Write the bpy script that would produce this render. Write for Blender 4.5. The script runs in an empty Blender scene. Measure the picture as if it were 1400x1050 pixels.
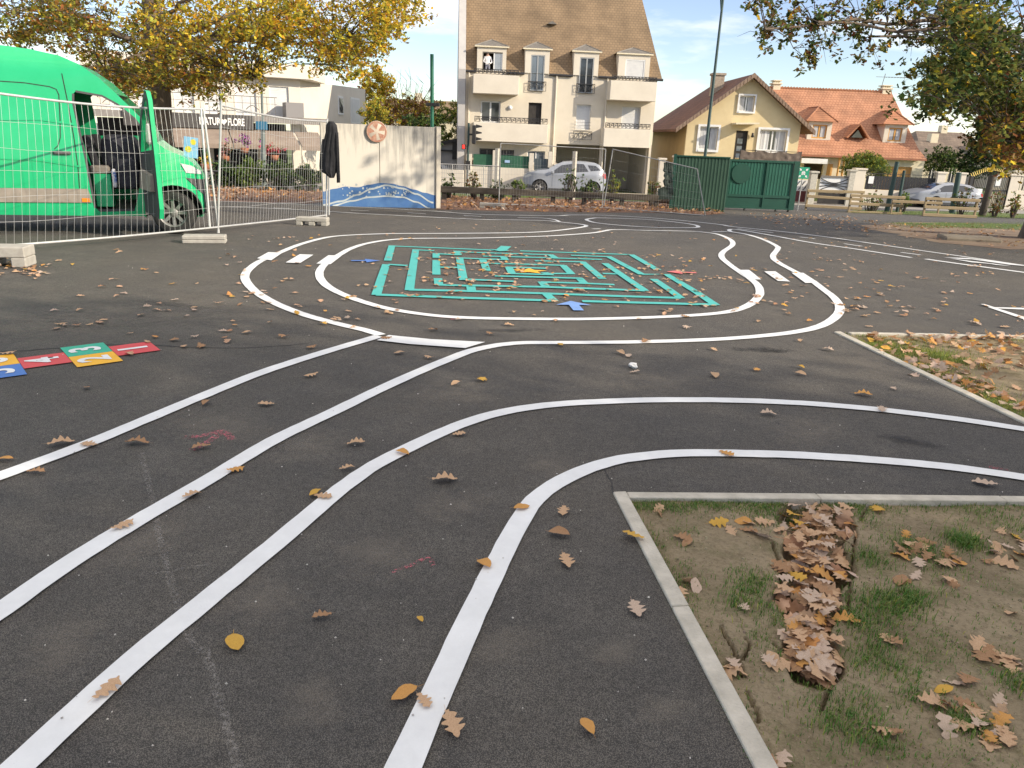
import bpy, bmesh, math, random
from mathutils import Vector, Matrix, noise
from mathutils.geometry import tessellate_polygon
random.seed(7)
C = bpy.context.scene.collection
R = math.radians
PI = math.pi
# ------------------------------------------------------------------ camera
F = 1040.0
CAM = Vector((0, 0, 1.7))
_dn = Vector((-125, 3175, 1040)).normalized()      # world down, in (right, down, forward) camera axes
_up = -_dn
_fw = Vector((0, 0, 1)); _yy = (_fw - _up * _fw.dot(_up)).normalized()
_xx = _yy.cross(_up)
if _xx.x < 0: _xx = -_xx
def ray(px, py):
    p = Vector((px - 700, py - 525, F))
    return Vector((p.dot(_xx), p.dot(_yy), p.dot(_up)))
KN = [(9, 0), (13, -.08), (17, -.22), (22, -.43), (44, -1.38)]
def zt(y):
    if y <= 9: return 0.0
    for (a, za), (b, zb) in zip(KN, KN[1:]):
        if y <= b: return za + (zb - za) * (y - a) / (b - a)
    return -1.38
def G(px, py):
    d = ray(px, py); z = 0.0
    for _ in range(60):
        t = (z - CAM.z) / min(d.z, -1e-4)
        y = d.y * t
        if y > 300: return Vector((d.x * 300 / d.y, 300, zt(300)))
        z = .5 * z + .5 * zt(y)
    p = CAM + d * t
    return Vector((p.x, p.y, zt(p.y)))
def PV(px, py, Y):
    d = ray(px, py); t = Y / d.y
    return CAM + d * t
def proj(w):
    v = w - CAM; c = _xx * v.x + _yy * v.y + _up * v.z
    return 700 + F * c.x / c.z, 525 + F * c.y / c.z
cam = bpy.data.cameras.new('camera'); co = bpy.data.objects.new('camera', cam); C.objects.link(co)
cam.sensor_width = 36; cam.lens = F / 1400 * 36; cam.clip_end = 3000; cam.clip_start = .05
def c2w(v):  # camera axes vector (right, down, fwd) -> world
    return Vector((v.dot(_xx), v.dot(_yy), v.dot(_up)))
rx, ux, bx_ = c2w(Vector((1, 0, 0))), c2w(Vector((0, -1, 0))), c2w(Vector((0, 0, -1)))
co.matrix_world = Matrix(((rx.x, ux.x, bx_.x, 0), (rx.y, ux.y, bx_.y, 0), (rx.z, ux.z, bx_.z, 1.7), (0, 0, 0, 1)))
bpy.context.scene.camera = co
# ------------------------------------------------------------------ materials
MATS = {}
def nodes(name):
    m = bpy.data.materials.new(name); m.use_nodes = True
    nt = m.node_tree; b = nt.nodes['Principled BSDF']
    return m, nt, b
def L(nt, a, b): nt.links.new(a, b)
def mat(name, col, rough=.7, col2=None, scale=8, detail=4, bump=0, bscale=60, metal=0, spec=.5, rnd=0, trans=0, mixlo=.35, mixhi=.65, stretch=None, coat=0):
    """noise-mottled principled material; rnd = hue/value variation per mesh island"""
    if name in MATS: return MATS[name]
    m, nt, b = nodes(name)
    b.inputs['Roughness'].default_value = rough; b.inputs['Metallic'].default_value = metal
    b.inputs['Specular IOR Level'].default_value = spec
    if coat: b.inputs['Coat Weight'].default_value = coat; b.inputs['Coat Roughness'].default_value = .05
    tc = nt.nodes.new('ShaderNodeTexCoord'); vec = tc.outputs['Object']
    if stretch:
        mp = nt.nodes.new('ShaderNodeMapping'); mp.inputs['Scale'].default_value = stretch
        L(nt, vec, mp.inputs['Vector']); vec = mp.outputs['Vector']
    c4 = (*col, 1); src = None
    if col2:
        n = nt.nodes.new('ShaderNodeTexNoise'); n.inputs['Scale'].default_value = scale; n.inputs['Detail'].default_value = detail
        n.inputs['Roughness'].default_value = .65
        L(nt, vec, n.inputs['Vector'])
        mr = nt.nodes.new('ShaderNodeMapRange'); mr.inputs[1].default_value = mixlo; mr.inputs[2].default_value = mixhi
        L(nt, n.outputs['Fac'], mr.inputs[0])
        mx = nt.nodes.new('ShaderNodeMixRGB'); mx.inputs[1].default_value = c4; mx.inputs[2].default_value = (*col2, 1)
        L(nt, mr.outputs[0], mx.inputs[0]); src = mx.outputs[0]
    if rnd:
        g = nt.nodes.new('ShaderNodeNewGeometry')
        hs = nt.nodes.new('ShaderNodeHueSaturation'); hs.inputs['Color'].default_value = c4
        if src: L(nt, src, hs.inputs['Color'])
        m1 = nt.nodes.new('ShaderNodeMapRange'); m1.inputs[3].default_value = 1 - rnd; m1.inputs[4].default_value = 1 + rnd
        L(nt, g.outputs['Random Per Island'], m1.inputs[0]); L(nt, m1.outputs[0], hs.inputs['Value'])
        m2 = nt.nodes.new('ShaderNodeMapRange'); m2.inputs[3].default_value = .5 + rnd * .07; m2.inputs[4].default_value = .5 - rnd * .07
        mu = nt.nodes.new('ShaderNodeMath'); mu.operation = 'MULTIPLY'; mu.inputs[1].default_value = 7.31
        fr = nt.nodes.new('ShaderNodeMath'); fr.operation = 'FRACT'
        L(nt, g.outputs['Random Per Island'], mu.inputs[0]); L(nt, mu.outputs[0], fr.inputs[0])
        L(nt, fr.outputs[0], m2.inputs[0]); L(nt, m2.outputs[0], hs.inputs['Hue'])
        src = hs.outputs[0]
    if src: L(nt, src, b.inputs['Base Color'])
    else: b.inputs['Base Color'].default_value = c4
    if bump:
        n = nt.nodes.new('ShaderNodeTexNoise'); n.inputs['Scale'].default_value = bscale; n.inputs['Detail'].default_value = 5
        L(nt, vec, n.inputs['Vector'])
        bp = nt.nodes.new('ShaderNodeBump'); bp.inputs['Strength'].default_value = bump; bp.inputs['Distance'].default_value = .02
        L(nt, n.outputs['Fac'], bp.inputs['Height']); L(nt, bp.outputs['Normal'], b.inputs['Normal'])
    if trans:
        out = nt.nodes['Material Output']; tr = nt.nodes.new('ShaderNodeBsdfTranslucent')
        if src: L(nt, src, tr.inputs['Color'])
        else: tr.inputs['Color'].default_value = c4
        ms = nt.nodes.new('ShaderNodeMixShader'); ms.inputs[0].default_value = trans
        L(nt, b.outputs[0], ms.inputs[1]); L(nt, tr.outputs[0], ms.inputs[2]); L(nt, ms.outputs[0], out.inputs['Surface'])
    MATS[name] = m; return m
def tile_mat(name, c1, c2, mortar, axis='x', w=.22, h=.16, slope=1.3, bump=.5, soft=.0):
    """brick/tile courses laid in object space; axis = the horizontal axis of the slope"""
    if name in MATS: return MATS[name]
    m, nt, b = nodes(name); b.inputs['Roughness'].default_value = .85
    tc = nt.nodes.new('ShaderNodeTexCoord'); sp = nt.nodes.new('ShaderNodeSeparateXYZ'); L(nt, tc.outputs['Object'], sp.inputs[0])
    mu = nt.nodes.new('ShaderNodeMath'); mu.operation = 'MULTIPLY'; mu.inputs[1].default_value = slope; L(nt, sp.outputs['Z'], mu.inputs[0])
    cb = nt.nodes.new('ShaderNodeCombineXYZ'); L(nt, sp.outputs['X' if axis == 'x' else 'Y'], cb.inputs['X']); L(nt, mu.outputs[0], cb.inputs['Y'])
    br = nt.nodes.new('ShaderNodeTexBrick'); br.inputs['Scale'].default_value = 1
    br.inputs['Brick Width'].default_value = w; br.inputs['Row Height'].default_value = h; br.inputs['Mortar Size'].default_value = .012
    br.inputs['Color1'].default_value = (*c1, 1); br.inputs['Color2'].default_value = (*c2, 1); br.inputs['Mortar'].default_value = (*mortar, 1)
    br.inputs['Mortar Smooth'].default_value = .3
    L(nt, cb.outputs[0], br.inputs['Vector'])
    n = nt.nodes.new('ShaderNodeTexNoise'); n.inputs['Scale'].default_value = .9; n.inputs['Detail'].default_value = 6; L(nt, tc.outputs['Object'], n.inputs['Vector'])
    mr = nt.nodes.new('ShaderNodeMapRange'); mr.inputs[1].default_value = .3; mr.inputs[2].default_value = .7; mr.inputs[3].default_value = .72; mr.inputs[4].default_value = 1.2
    L(nt, n.outputs['Fac'], mr.inputs[0])
    hs = nt.nodes.new('ShaderNodeHueSaturation'); L(nt, br.outputs['Color'], hs.inputs['Color']); L(nt, mr.outputs[0], hs.inputs['Value'])
    L(nt, hs.outputs[0], b.inputs['Base Color'])
    bp = nt.nodes.new('ShaderNodeBump'); bp.inputs['Strength'].default_value = bump; bp.inputs['Distance'].default_value = .03; bp.invert = True
    L(nt, br.outputs['Fac'], bp.inputs['Height']); L(nt, bp.outputs[0], b.inputs['Normal'])
    MATS[name] = m; return m
def glass(name, col=(.02, .025, .03), rough=.03, alpha=None):
    if name in MATS: return MATS[name]
    m, nt, b = nodes(name); b.inputs['Base Color'].default_value = (*col, 1); b.inputs['Roughness'].default_value = rough
    b.inputs['Specular IOR Level'].default_value = .8
    if alpha is not None:
        out = nt.nodes['Material Output']; t = nt.nodes.new('ShaderNodeBsdfTransparent'); ms = nt.nodes.new('ShaderNodeMixShader')
        ms.inputs[0].default_value = alpha; L(nt, t.outputs[0], ms.inputs[1]); L(nt, b.outputs[0], ms.inputs[2]); L(nt, ms.outputs[0], out.inputs['Surface'])
    MATS[name] = m; return m
def emis(name, col, s=1):
    if name in MATS: return MATS[name]
    m, nt, b = nodes(name); b.inputs['Base Color'].default_value = (*col, 1)
    b.inputs['Emission Color'].default_value = (*col, 1); b.inputs['Emission Strength'].default_value = s
    MATS[name] = m; return m
# ------------------------------------------------------------------ object helpers
def tag(o, label=None, cat=None, group=None, kind=None):
    if label: o['label'] = label
    if cat: o['category'] = cat
    if group: o['group'] = group
    if kind: o['kind'] = kind
    return o
def thing(name, label, cat, loc=(0, 0, 0), rotz=0, group=None):
    o = bpy.data.objects.new(name, None); C.objects.link(o); o.empty_display_size = .2
    o.location = loc; o.rotation_euler = (0, 0, rotz)
    return tag(o, label, cat, group)
def link(name, me, parent=None, loc=None):
    o = bpy.data.objects.new(name, me); C.objects.link(o)
    if parent: o.parent = parent
    if loc is not None: o.location = loc
    return o
def dup(root, loc, rotz, label=None, group=None):
    r = root.copy(); C.objects.link(r); r.location = loc; r.rotation_euler = (0, 0, rotz)
    if label: r['label'] = label
    if group: r['group'] = group
    for ch in list(root.children):
        c = ch.copy(); C.objects.link(c); c.parent = r
        for g in list(ch.children):
            d = g.copy(); C.objects.link(d); d.parent = c
    return r
class MB:
    def __init__(s): s.v = []; s.f = []; s.m = []; s.sm = []
    def add(s, vs, fs, mi=0, sm=False):
        o = len(s.v); s.v += [tuple(p) for p in vs]
        for f in fs: s.f.append([i + o for i in f]); s.m.append(mi); s.sm.append(sm)
        return s
    def box(s, x0, x1, y0, y1, z0, z1, mi=0):
        vs = [(x, y, z) for z in (z0, z1) for y in (y0, y1) for x in (x0, x1)]
        return s.add(vs, [(0, 2, 3, 1), (4, 5, 7, 6), (0, 1, 5, 4), (2, 6, 7, 3), (0, 4, 6, 2), (1, 3, 7, 5)], mi)
    def hexa(s, lo, hi, mi=0):          # two 4-point loops joined
        vs = list(lo) + list(hi)
        return s.add(vs, [(3, 2, 1, 0), (4, 5, 6, 7), (0, 1, 5, 4), (1, 2, 6, 5), (2, 3, 7, 6), (3, 0, 4, 7)], mi)
    def prism(s, poly, d, mi=0, flip=False):  # planar polygon pushed along vector d
        n = len(poly); d = Vector(d); vs = [Vector(p) for p in poly] + [Vector(p) + d for p in poly]
        fs = [tuple(range(n))[::-1], tuple(range(n, 2 * n))] + [(i, (i + 1) % n, n + (i + 1) % n, n + i) for i in range(n)]
        return s.add(vs, fs, mi)
    def xz(s, pts, y0, y1, mi=0): return s.prism([(x, y0, z) for x, z in pts], (0, y1 - y0, 0), mi)
    def tube(s, pts, r, n=6, mi=0, caps=True, sm=True):
        pts = [Vector(p) for p in pts]; k = len(pts)
        rs = r if isinstance(r, (list, tuple)) else [r] * k
        vs = []; ref = None
        for i in range(k):
            t = (pts[min(i + 1, k - 1)] - pts[max(i - 1, 0)]).normalized()
            if ref is None: ref = Vector((1, 0, 0)) if abs(t.x) < .8 else Vector((0, 1, 0))
            a = (ref - t * ref.dot(t)).normalized(); ref = a; b = t.cross(a)
            for j in range(n):
                q = 2 * PI * j / n; vs.append(pts[i] + (a * math.cos(q) + b * math.sin(q)) * rs[i])
        fs = [(i * n + j, i * n + (j + 1) % n, (i + 1) * n + (j + 1) % n, (i + 1) * n + j) for i in range(k - 1) for j in range(n)]
        s.add(vs, fs, mi, sm)
        if caps: s.add(vs[:n], [tuple(range(n))[::-1]], mi); s.add(vs[-n:], [tuple(range(n))], mi)
        return s
    def lathe(s, prof, n=16, mi=0, axis='z', c=(0, 0, 0), sm=True):
        vs = []; c = Vector(c)
        for r, h in prof:
            for j in range(n):
                q = 2 * PI * j / n; a, b = r * math.cos(q), r * math.sin(q)
                vs.append(c + (Vector((a, b, h)) if axis == 'z' else Vector((a, h, b)) if axis == 'y' else Vector((h, a, b))))
        k = len(prof)
        fs = [(i * n + j, i * n + (j + 1) % n, (i + 1) * n + (j + 1) % n, (i + 1) * n + j) for i in range(k - 1) for j in range(n)]
        return s.add(vs, fs, mi, sm)
    def mesh(s, name, mats, bevel=0, fix=True, seg=1):
        me = bpy.data.meshes.new(name); me.from_pydata(s.v, [], s.f)
        me.polygons.foreach_set('material_index', s.m); me.polygons.foreach_set('use_smooth', s.sm)
        for m in (mats if isinstance(mats, (list, tuple)) else [mats]): me.materials.append(m)
        if fix or bevel:
            bm = bmesh.new(); bm.from_mesh(me)
            if fix: bmesh.ops.recalc_face_normals(bm, faces=bm.faces)
            if bevel: bmesh.ops.bevel(bm, geom=bm.edges[:], offset=bevel, segments=seg, affect='EDGES', clamp_overlap=True)
            bm.to_mesh(me); bm.free()
        return me
    def build(s, name, mats, parent=None, bevel=0, loc=None, fix=True, seg=1):
        return link(name, s.mesh(name, mats, bevel, fix, seg), parent, loc)
def tess(loops):
    """triangles for a polygon with holes (2-D loops)"""
    vs = [Vector((p[0], p[1], 0)) for lp in loops for p in lp]
    tri = tessellate_polygon([[Vector((p[0], p[1], 0)) for p in lp] for lp in loops])
    return vs, tri
def sheet(name, loops, m, off=.004, parent=None, extra=(), fix_up=True):
    """flat sheet that follows the terrain; loops in world XY"""
    vs, tri = tess(loops)
    bm = bmesh.new(); bv = [bm.verts.new(v) for v in vs]
    for t in tri:
        try: bm.faces.new([bv[i] for i in t])
        except ValueError: pass
    conform(bm, off, extra)
    for f in bm.faces:
        f.normal_update()
        if f.normal.z < 0: f.normal_flip()
    me = bpy.data.meshes.new(name); bm.to_mesh(me); bm.free(); me.materials.append(m)
    return link(name, me, parent)
def conform(bm, off, extra=()):
    for y in [k[0] for k in KN] + list(extra):
        bmesh.ops.bisect_plane(bm, geom=bm.verts[:] + bm.edges[:] + bm.faces[:], plane_co=(0, y, 0), plane_no=(0, 1, 0))
    for v in bm.verts: v.co.z = zt(v.co.y) + off
def spline(pts, step=.07, closed=False):
    """Catmull-Rom through 2-D world points"""
    P = [Vector((p[0], p[1])) for p in pts]; n = len(P); out = []
    for i in range(n if closed else n - 1):
        a, b, c, d = (P[(i - 1) % n], P[i], P[(i + 1) % n], P[(i + 2) % n]) if closed else (P[max(i - 1, 0)], P[i], P[i + 1], P[min(i + 2, n - 1)])
        k = max(2, int((c - b).length / step))
        for j in range(k):
            t = j / k
            out.append(.5 * ((2 * b) + (c - a) * t + (2 * a - 5 * b + 4 * c - d) * t * t + (3 * b - a - 3 * c + d) * t ** 3))
    if not closed: out.append(P[-1])
    return out
def ribbon_bm(bm, pts, w, closed=False):
    n = len(pts); ls = []; rs = []
    for i in range(n):
        a = pts[(i - 1) % n] if closed or i > 0 else pts[i]; b = pts[(i + 1) % n] if closed or i < n - 1 else pts[i]
        t = (b - a); t = t.normalized() if t.length > 1e-9 else Vector((1, 0)); nn = Vector((-t.y, t.x)) * w / 2; ja, jb = (random.gauss(1, .022), random.gauss(1, .022)) if n > 12 else (1, 1)
        ls.append(bm.verts.new((*(pts[i] + nn * ja), 0))); rs.append(bm.verts.new((*(pts[i] - nn * jb), 0)))
    for i in range(n if closed else n - 1):
        j = (i + 1) % n
        bm.faces.new((ls[i], rs[i], rs[j], ls[j]))
def bm_obj(name, bm, m, off, parent=None):
    conform(bm, off)
    for f in bm.faces:
        f.normal_update()
        if f.normal.z < 0: f.normal_flip()
    me = bpy.data.meshes.new(name); bm.to_mesh(me); bm.free(); me.materials.append(m)
    return link(name, me, parent)
def gpts(px): return [Vector(G(x, y)[:2]) for x, y in px]
class Frame:
    """vertical plane standing on the ground: local x along it, local y away from the camera"""
    def __init__(s, px, py=None, Y=None, ang=0, z=None):
        p = G(px, py) if Y is None else PV(px, 200, Y)
        s.o = Vector((p.x, p.y, zt(p.y) if z is None else z)); s.a = ang
        s.u = Vector((math.cos(ang), math.sin(ang), 0)); s.n = Vector((-math.sin(ang), math.cos(ang), 0))
    def p(s, px, py, d=0):              # pixel -> (x, z) local on the plane local y = d
        r = ray(px, py); q = s.o + s.n * d; t = (q - CAM).dot(s.n) / r.dot(s.n)
        h = CAM + r * t - s.o
        return h.dot(s.u), h.z
    def r(s, x0, y0, x1, y1, d=0):      # pixel rectangle -> X0, X1, Z0, Z1
        a, b, c, e = s.p(x0, y0, d), s.p(x1, y0, d), s.p(x1, y1, d), s.p(x0, y1, d)
        return (a[0] + e[0]) / 2, (b[0] + c[0]) / 2, (c[1] + e[1]) / 2, (a[1] + b[1]) / 2
    def thing(s, name, label, cat, group=None): return thing(name, label, cat, s.o, s.a, group)
# ------------------------------------------------------------------ sky and sun
W = bpy.data.worlds.new('World'); bpy.context.scene.world = W; W.use_nodes = True
SUN_EL = R(24); SUN_AZ = R(114)          # azimuth clockwise from +Y
nt = W.node_tree; bg = nt.nodes['Background']
sky = nt.nodes.new('ShaderNodeTexSky'); sky.sky_type = 'NISHITA'; sky.sun_disc = False
sky.sun_elevation = SUN_EL; sky.sun_rotation = SUN_AZ; sky.air_density = 1.0; sky.dust_density = .25; sky.ozone_density = 2.5
tc = nt.nodes.new('ShaderNodeTexCoord')
mp = nt.nodes.new('ShaderNodeMapping'); mp.inputs['Scale'].default_value = (1.6, 1.6, 7.5); mp.inputs['Rotation'].default_value = (0, R(-5), 0); L(nt, tc.outputs['Generated'], mp.inputs['Vector'])
n1 = nt.nodes.new('ShaderNodeTexNoise'); n1.inputs['Scale'].default_value = 2.1; n1.inputs['Detail'].default_value = 7; n1.inputs['Roughness'].default_value = .58
L(nt, mp.outputs[0], n1.inputs['Vector'])
mr = nt.nodes.new('ShaderNodeMapRange'); mr.inputs[1].default_value = .5; mr.inputs[2].default_value = .8; mr.inputs[4].default_value = .85; L(nt, n1.outputs['Fac'], mr.inputs[0])
spz = nt.nodes.new('ShaderNodeSeparateXYZ'); L(nt, tc.outputs['Generated'], spz.inputs[0])
ovh = nt.nodes.new('ShaderNodeMapRange'); ovh.interpolation_type = 'SMOOTHSTEP'; ovh.inputs[1].default_value = .3; ovh.inputs[2].default_value = .75; ovh.inputs[4].default_value = .24; L(nt, spz.outputs['Z'], ovh.inputs[0])   # cloud thickened above the view, added as soft fill light
adc = nt.nodes.new('ShaderNodeMath'); L(nt, n1.outputs['Fac'], adc.inputs[0]); L(nt, ovh.outputs[0], adc.inputs[1]); L(nt, adc.outputs[0], mr.inputs[0])
mx = nt.nodes.new('ShaderNodeMixRGB'); mx.inputs[2].default_value = (8.6, 7.9, 7.0, 1)
hz = nt.nodes.new('ShaderNodeHueSaturation'); hz.inputs['Hue'].default_value = .522; hz.inputs['Saturation'].default_value = .95; hz.inputs['Value'].default_value = .95; L(nt, sky.outputs[0], hz.inputs['Color'])
L(nt, mr.outputs[0], mx.inputs[0]); L(nt, hz.outputs[0], mx.inputs[1]); L(nt, mx.outputs[0], bg.inputs['Color'])
bg.inputs['Strength'].default_value = .115
sl = bpy.data.lights.new('sun', 'SUN'); so = bpy.data.objects.new('sun', sl); C.objects.link(so)
sl.energy = 3.1; sl.angle = R(.6); sl.color = (1, .88, .71)
sd = Vector((math.sin(SUN_AZ) * math.cos(SUN_EL), math.cos(SUN_AZ) * math.cos(SUN_EL), math.sin(SUN_EL)))
so.rotation_euler = (-sd).to_track_quat('-Z', 'Y').to_euler(); so.location = (20, -10, 30)
vs = bpy.context.scene.view_settings
vs.view_transform = 'Standard'; vs.look = 'None'; vs.exposure = .95; vs.gamma = 1
bpy.context.scene.cycles.max_bounces = 6; bpy.context.scene.cycles.transparent_max_bounces = 24
# ------------------------------------------------------------------ ground materials
def asphalt(name, base, warm, light, grain=1.0):
    m, nt, b = nodes(name); b.inputs['Roughness'].default_value = .82; b.inputs['Specular IOR Level'].default_value = .35
    tc = nt.nodes.new('ShaderNodeTexCoord'); P = tc.outputs['Object']
    def noise_(s, d=4, r=.6):
        n = nt.nodes.new('ShaderNodeTexNoise'); n.inputs['Scale'].default_value = s; n.inputs['Detail'].default_value = d; n.inputs['Roughness'].default_value = r
        L(nt, P, n.inputs['Vector']); return n.outputs['Fac']
    def rng(src, a, b_, c, d):
        r = nt.nodes.new('ShaderNodeMapRange'); r.inputs[1].default_value = a; r.inputs[2].default_value = b_; r.inputs[3].default_value = c; r.inputs[4].default_value = d
        L(nt, src, r.inputs[0]); return r.outputs[0]
    def mix(f, a, b_, mode='MIX'):
        x = nt.nodes.new('ShaderNodeMixRGB'); x.blend_type = mode
        for i, v in ((0, f), (1, a), (2, b_)):
            if hasattr(v, 'node'): L(nt, v, x.inputs[i])
            elif isinstance(v, tuple): x.inputs[i].default_value = (*v, 1)
            else: x.inputs[i].default_value = v
        return x.outputs[0]
    c = mix(rng(noise_(.42, 8, .7), .4, .64, 0, 1), base, warm)                 # broad dusty areas
    c = mix(rng(noise_(2.3, 8, .75), .48, .7, 0, .7), c, light)                # scuffed patches
    c = mix(rng(noise_(7, 4, .7), .62, .8, 0, .5), c, light)
    c = mix(rng(noise_(.9, 7, .7), .3, .52, .55, 0), c, (.05, .048, .045))
    vo = nt.nodes.new('ShaderNodeTexVoronoi'); vo.inputs['Scale'].default_value = 280; L(nt, P, vo.inputs['Vector'])
    c = mix(rng(vo.outputs['Color'], .15, .95, .0, .55 * grain), c, mix(.5, light, (.16, .15, .135)))     # stones of the surface
    c = mix(rng(vo.outputs['Distance'], .32, .6, 0, .8), c, (.018, .018, .018))
    vo2 = nt.nodes.new('ShaderNodeTexVoronoi'); vo2.inputs['Scale'].default_value = 38; L(nt, P, vo2.inputs['Vector'])
    c = mix(rng(vo2.outputs['Distance'], .02, .06, .4, 0), c, (.3, .28, .25))                            # stray grit
    c = mix(1.0, c, mix(rng(noise_(26, 6, .8), .3, .7, 0, 1), (.74, .74, .74), (1.22, 1.22, 1.22)), 'MULTIPLY')
    L(nt, c, b.inputs['Base Color'])
    bp = nt.nodes.new('ShaderNodeBump'); bp.inputs['Strength'].default_value = .55; bp.inputs['Distance'].default_value = .006
    L(nt, rng(vo.outputs['Distance'], 0, .7, 1, 0), bp.inputs['Height']); L(nt, bp.outputs[0], b.inputs['Normal'])
    MATS[name] = m; return m
M_asph = asphalt('asphalt', (.1, .095, .088), (.168, .147, .115), (.25, .228, .19), 1.5)
M_path = asphalt('path_asphalt', (.15, .145, .135), (.17, .155, .13), (.21, .2, .18))
M_road = asphalt('road_asphalt', (.11, .11, .11), (.13, .125, .12), (.17, .17, .165))
def soil_mat():
    m, nt, b = nodes('soil'); b.inputs['Roughness'].default_value = .95; b.inputs['Specular IOR Level'].default_value = .2
    tc = nt.nodes.new('ShaderNodeTexCoord'); P = tc.outputs['Object']
    def no(sc, d=6, r=.65):
        n = nt.nodes.new('ShaderNodeTexNoise'); n.inputs['Scale'].default_value = sc; n.inputs['Detail'].default_value = d; n.inputs['Roughness'].default_value = r; L(nt, P, n.inputs['Vector']); return n.outputs['Fac']
    def rg(src, a, b_, c, d):
        r = nt.nodes.new('ShaderNodeMapRange'); r.inputs[1].default_value = a; r.inputs[2].default_value = b_; r.inputs[3].default_value = c; r.inputs[4].default_value = d; L(nt, src, r.inputs[0]); return r.outputs[0]
    def mx(f, a, b_):
        x = nt.nodes.new('ShaderNodeMixRGB')
        for i, v in ((0, f), (1, a), (2, b_)):
            if hasattr(v, 'node'): L(nt, v, x.inputs[i])
            elif isinstance(v, tuple): x.inputs[i].default_value = (*v, 1)
            else: x.inputs[i].default_value = v
        return x.outputs[0]
    c = mx(rg(no(2.2, 8), .34, .66, 0, 1), (.18, .145, .088), (.33, .27, .175))
    c = mx(rg(no(4.2, 8, .75), .5, .68, 0, .75), c, (.105, .105, .042))          # thin moss
    c = mx(rg(no(42, 5, .8), .48, .72, 0, .75), c, (.085, .062, .035)); c = mx(rg(no(130, 3, .7), .5, .8, 0, .6), c, (.33, .26, .17))
    vo = nt.nodes.new('ShaderNodeTexVoronoi'); vo.inputs['Scale'].default_value = 60; L(nt, P, vo.inputs['Vector'])
    c = mx(rg(vo.outputs['Distance'], .06, .13, .55, 0), c, (.36, .3, .22))
    L(nt, c, b.inputs['Base Color'])
    bp = nt.nodes.new('ShaderNodeBump'); bp.inputs['Strength'].default_value = .7; bp.inputs['Distance'].default_value = .012
    L(nt, no(85, 6, .7), bp.inputs['Height']); L(nt, bp.outputs[0], b.inputs['Normal']); MATS['soil'] = m; return m
M_soil = soil_mat()
M_dirt = mat('dirt', (.15, .095, .06), .95, (.27, .2, .13), 1.1, 8, bump=.5, bscale=20)
M_litter = mat('leaf_litter', (.07, .035, .022), .95, (.25, .13, .07), 7, 8, bump=1, bscale=14, mixlo=.4, mixhi=.62)  # ground tone darkened to carry the shade lying on the verge
M_lawn = mat('lawn', (.05, .09, .015), .95, (.13, .15, .04), 2.5, 8, bump=.8, bscale=60)
M_conc = mat('concrete_edging', (.56, .525, .44), .9, (.4, .375, .31), 9, 8, bump=.35, bscale=90)
def paint(name, col, wear=.55, dirt=(.09, .085, .08)):
    """road paint: speckled with the dark stones that show through"""
    m, nt, b = nodes(name); b.inputs['Roughness'].default_value = .6
    tc = nt.nodes.new('ShaderNodeTexCoord')
    vo = nt.nodes.new('ShaderNodeTexVoronoi'); vo.inputs['Scale'].default_value = 75; L(nt, tc.outputs['Object'], vo.inputs['Vector'])
    n = nt.nodes.new('ShaderNodeTexNoise'); n.inputs['Scale'].default_value = 4; n.inputs['Detail'].default_value = 8; n.inputs['Roughness'].default_value = .75; L(nt, tc.outputs['Object'], n.inputs['Vector'])
    r1 = nt.nodes.new('ShaderNodeMapRange'); r1.inputs[1].default_value = .05; r1.inputs[2].default_value = .13; r1.inputs[3].default_value = wear; r1.inputs[4].default_value = 0; L(nt, vo.outputs['Distance'], r1.inputs[0])
    r2 = nt.nodes.new('ShaderNodeMapRange'); r2.inputs[1].default_value = .5; r2.inputs[2].default_value = .72; r2.inputs[4].default_value = 1.0; L(nt, n.outputs['Fac'], r2.inputs[0])
    mu = nt.nodes.new('ShaderNodeMath'); mu.operation = 'MULTIPLY'; L(nt, r1.outputs[0], mu.inputs[0]); L(nt, r2.outputs[0], mu.inputs[1])
    r3 = nt.nodes.new('ShaderNodeMapRange'); r3.inputs[1].default_value = .3; r3.inputs[2].default_value = .7; r3.inputs[3].default_value = .87; r3.inputs[4].default_value = 1.05; L(nt, n.outputs['Fac'], r3.inputs[0])
    hs = nt.nodes.new('ShaderNodeHueSaturation'); hs.inputs['Color'].default_value = (*col, 1); L(nt, r3.outputs[0], hs.inputs['Value'])
    mx = nt.nodes.new('ShaderNodeMixRGB'); mx.inputs[2].default_value = (*dirt, 1); L(nt, mu.outputs[0], mx.inputs[0]); L(nt, hs.outputs[0], mx.inputs[1])
    L(nt, mx.outputs[0], b.inputs['Base Color'])
    n2 = nt.nodes.new('ShaderNodeTexNoise'); n2.inputs['Scale'].default_value = 130; L(nt, tc.outputs['Object'], n2.inputs['Vector'])
    bp = nt.nodes.new('ShaderNodeBump'); bp.inputs['Strength'].default_value = .25; bp.inputs['Distance'].default_value = .004; L(nt, n2.outputs['Fac'], bp.inputs['Height']); L(nt, bp.outputs[0], b.inputs['Normal'])
    MATS[name] = m; return m
P_white = paint('white_paint', (.74, .76, .75)); P_teal = paint('teal_paint', (.06, .43, .39)); P_blue = paint('blue_paint', (.06, .17, .5))
P_red = paint('red_paint', (.62, .06, .07)); P_yel = paint('yellow_paint', (.83, .44, .02)); P_green = paint('green_paint', (.03, .40, .26))
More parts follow.
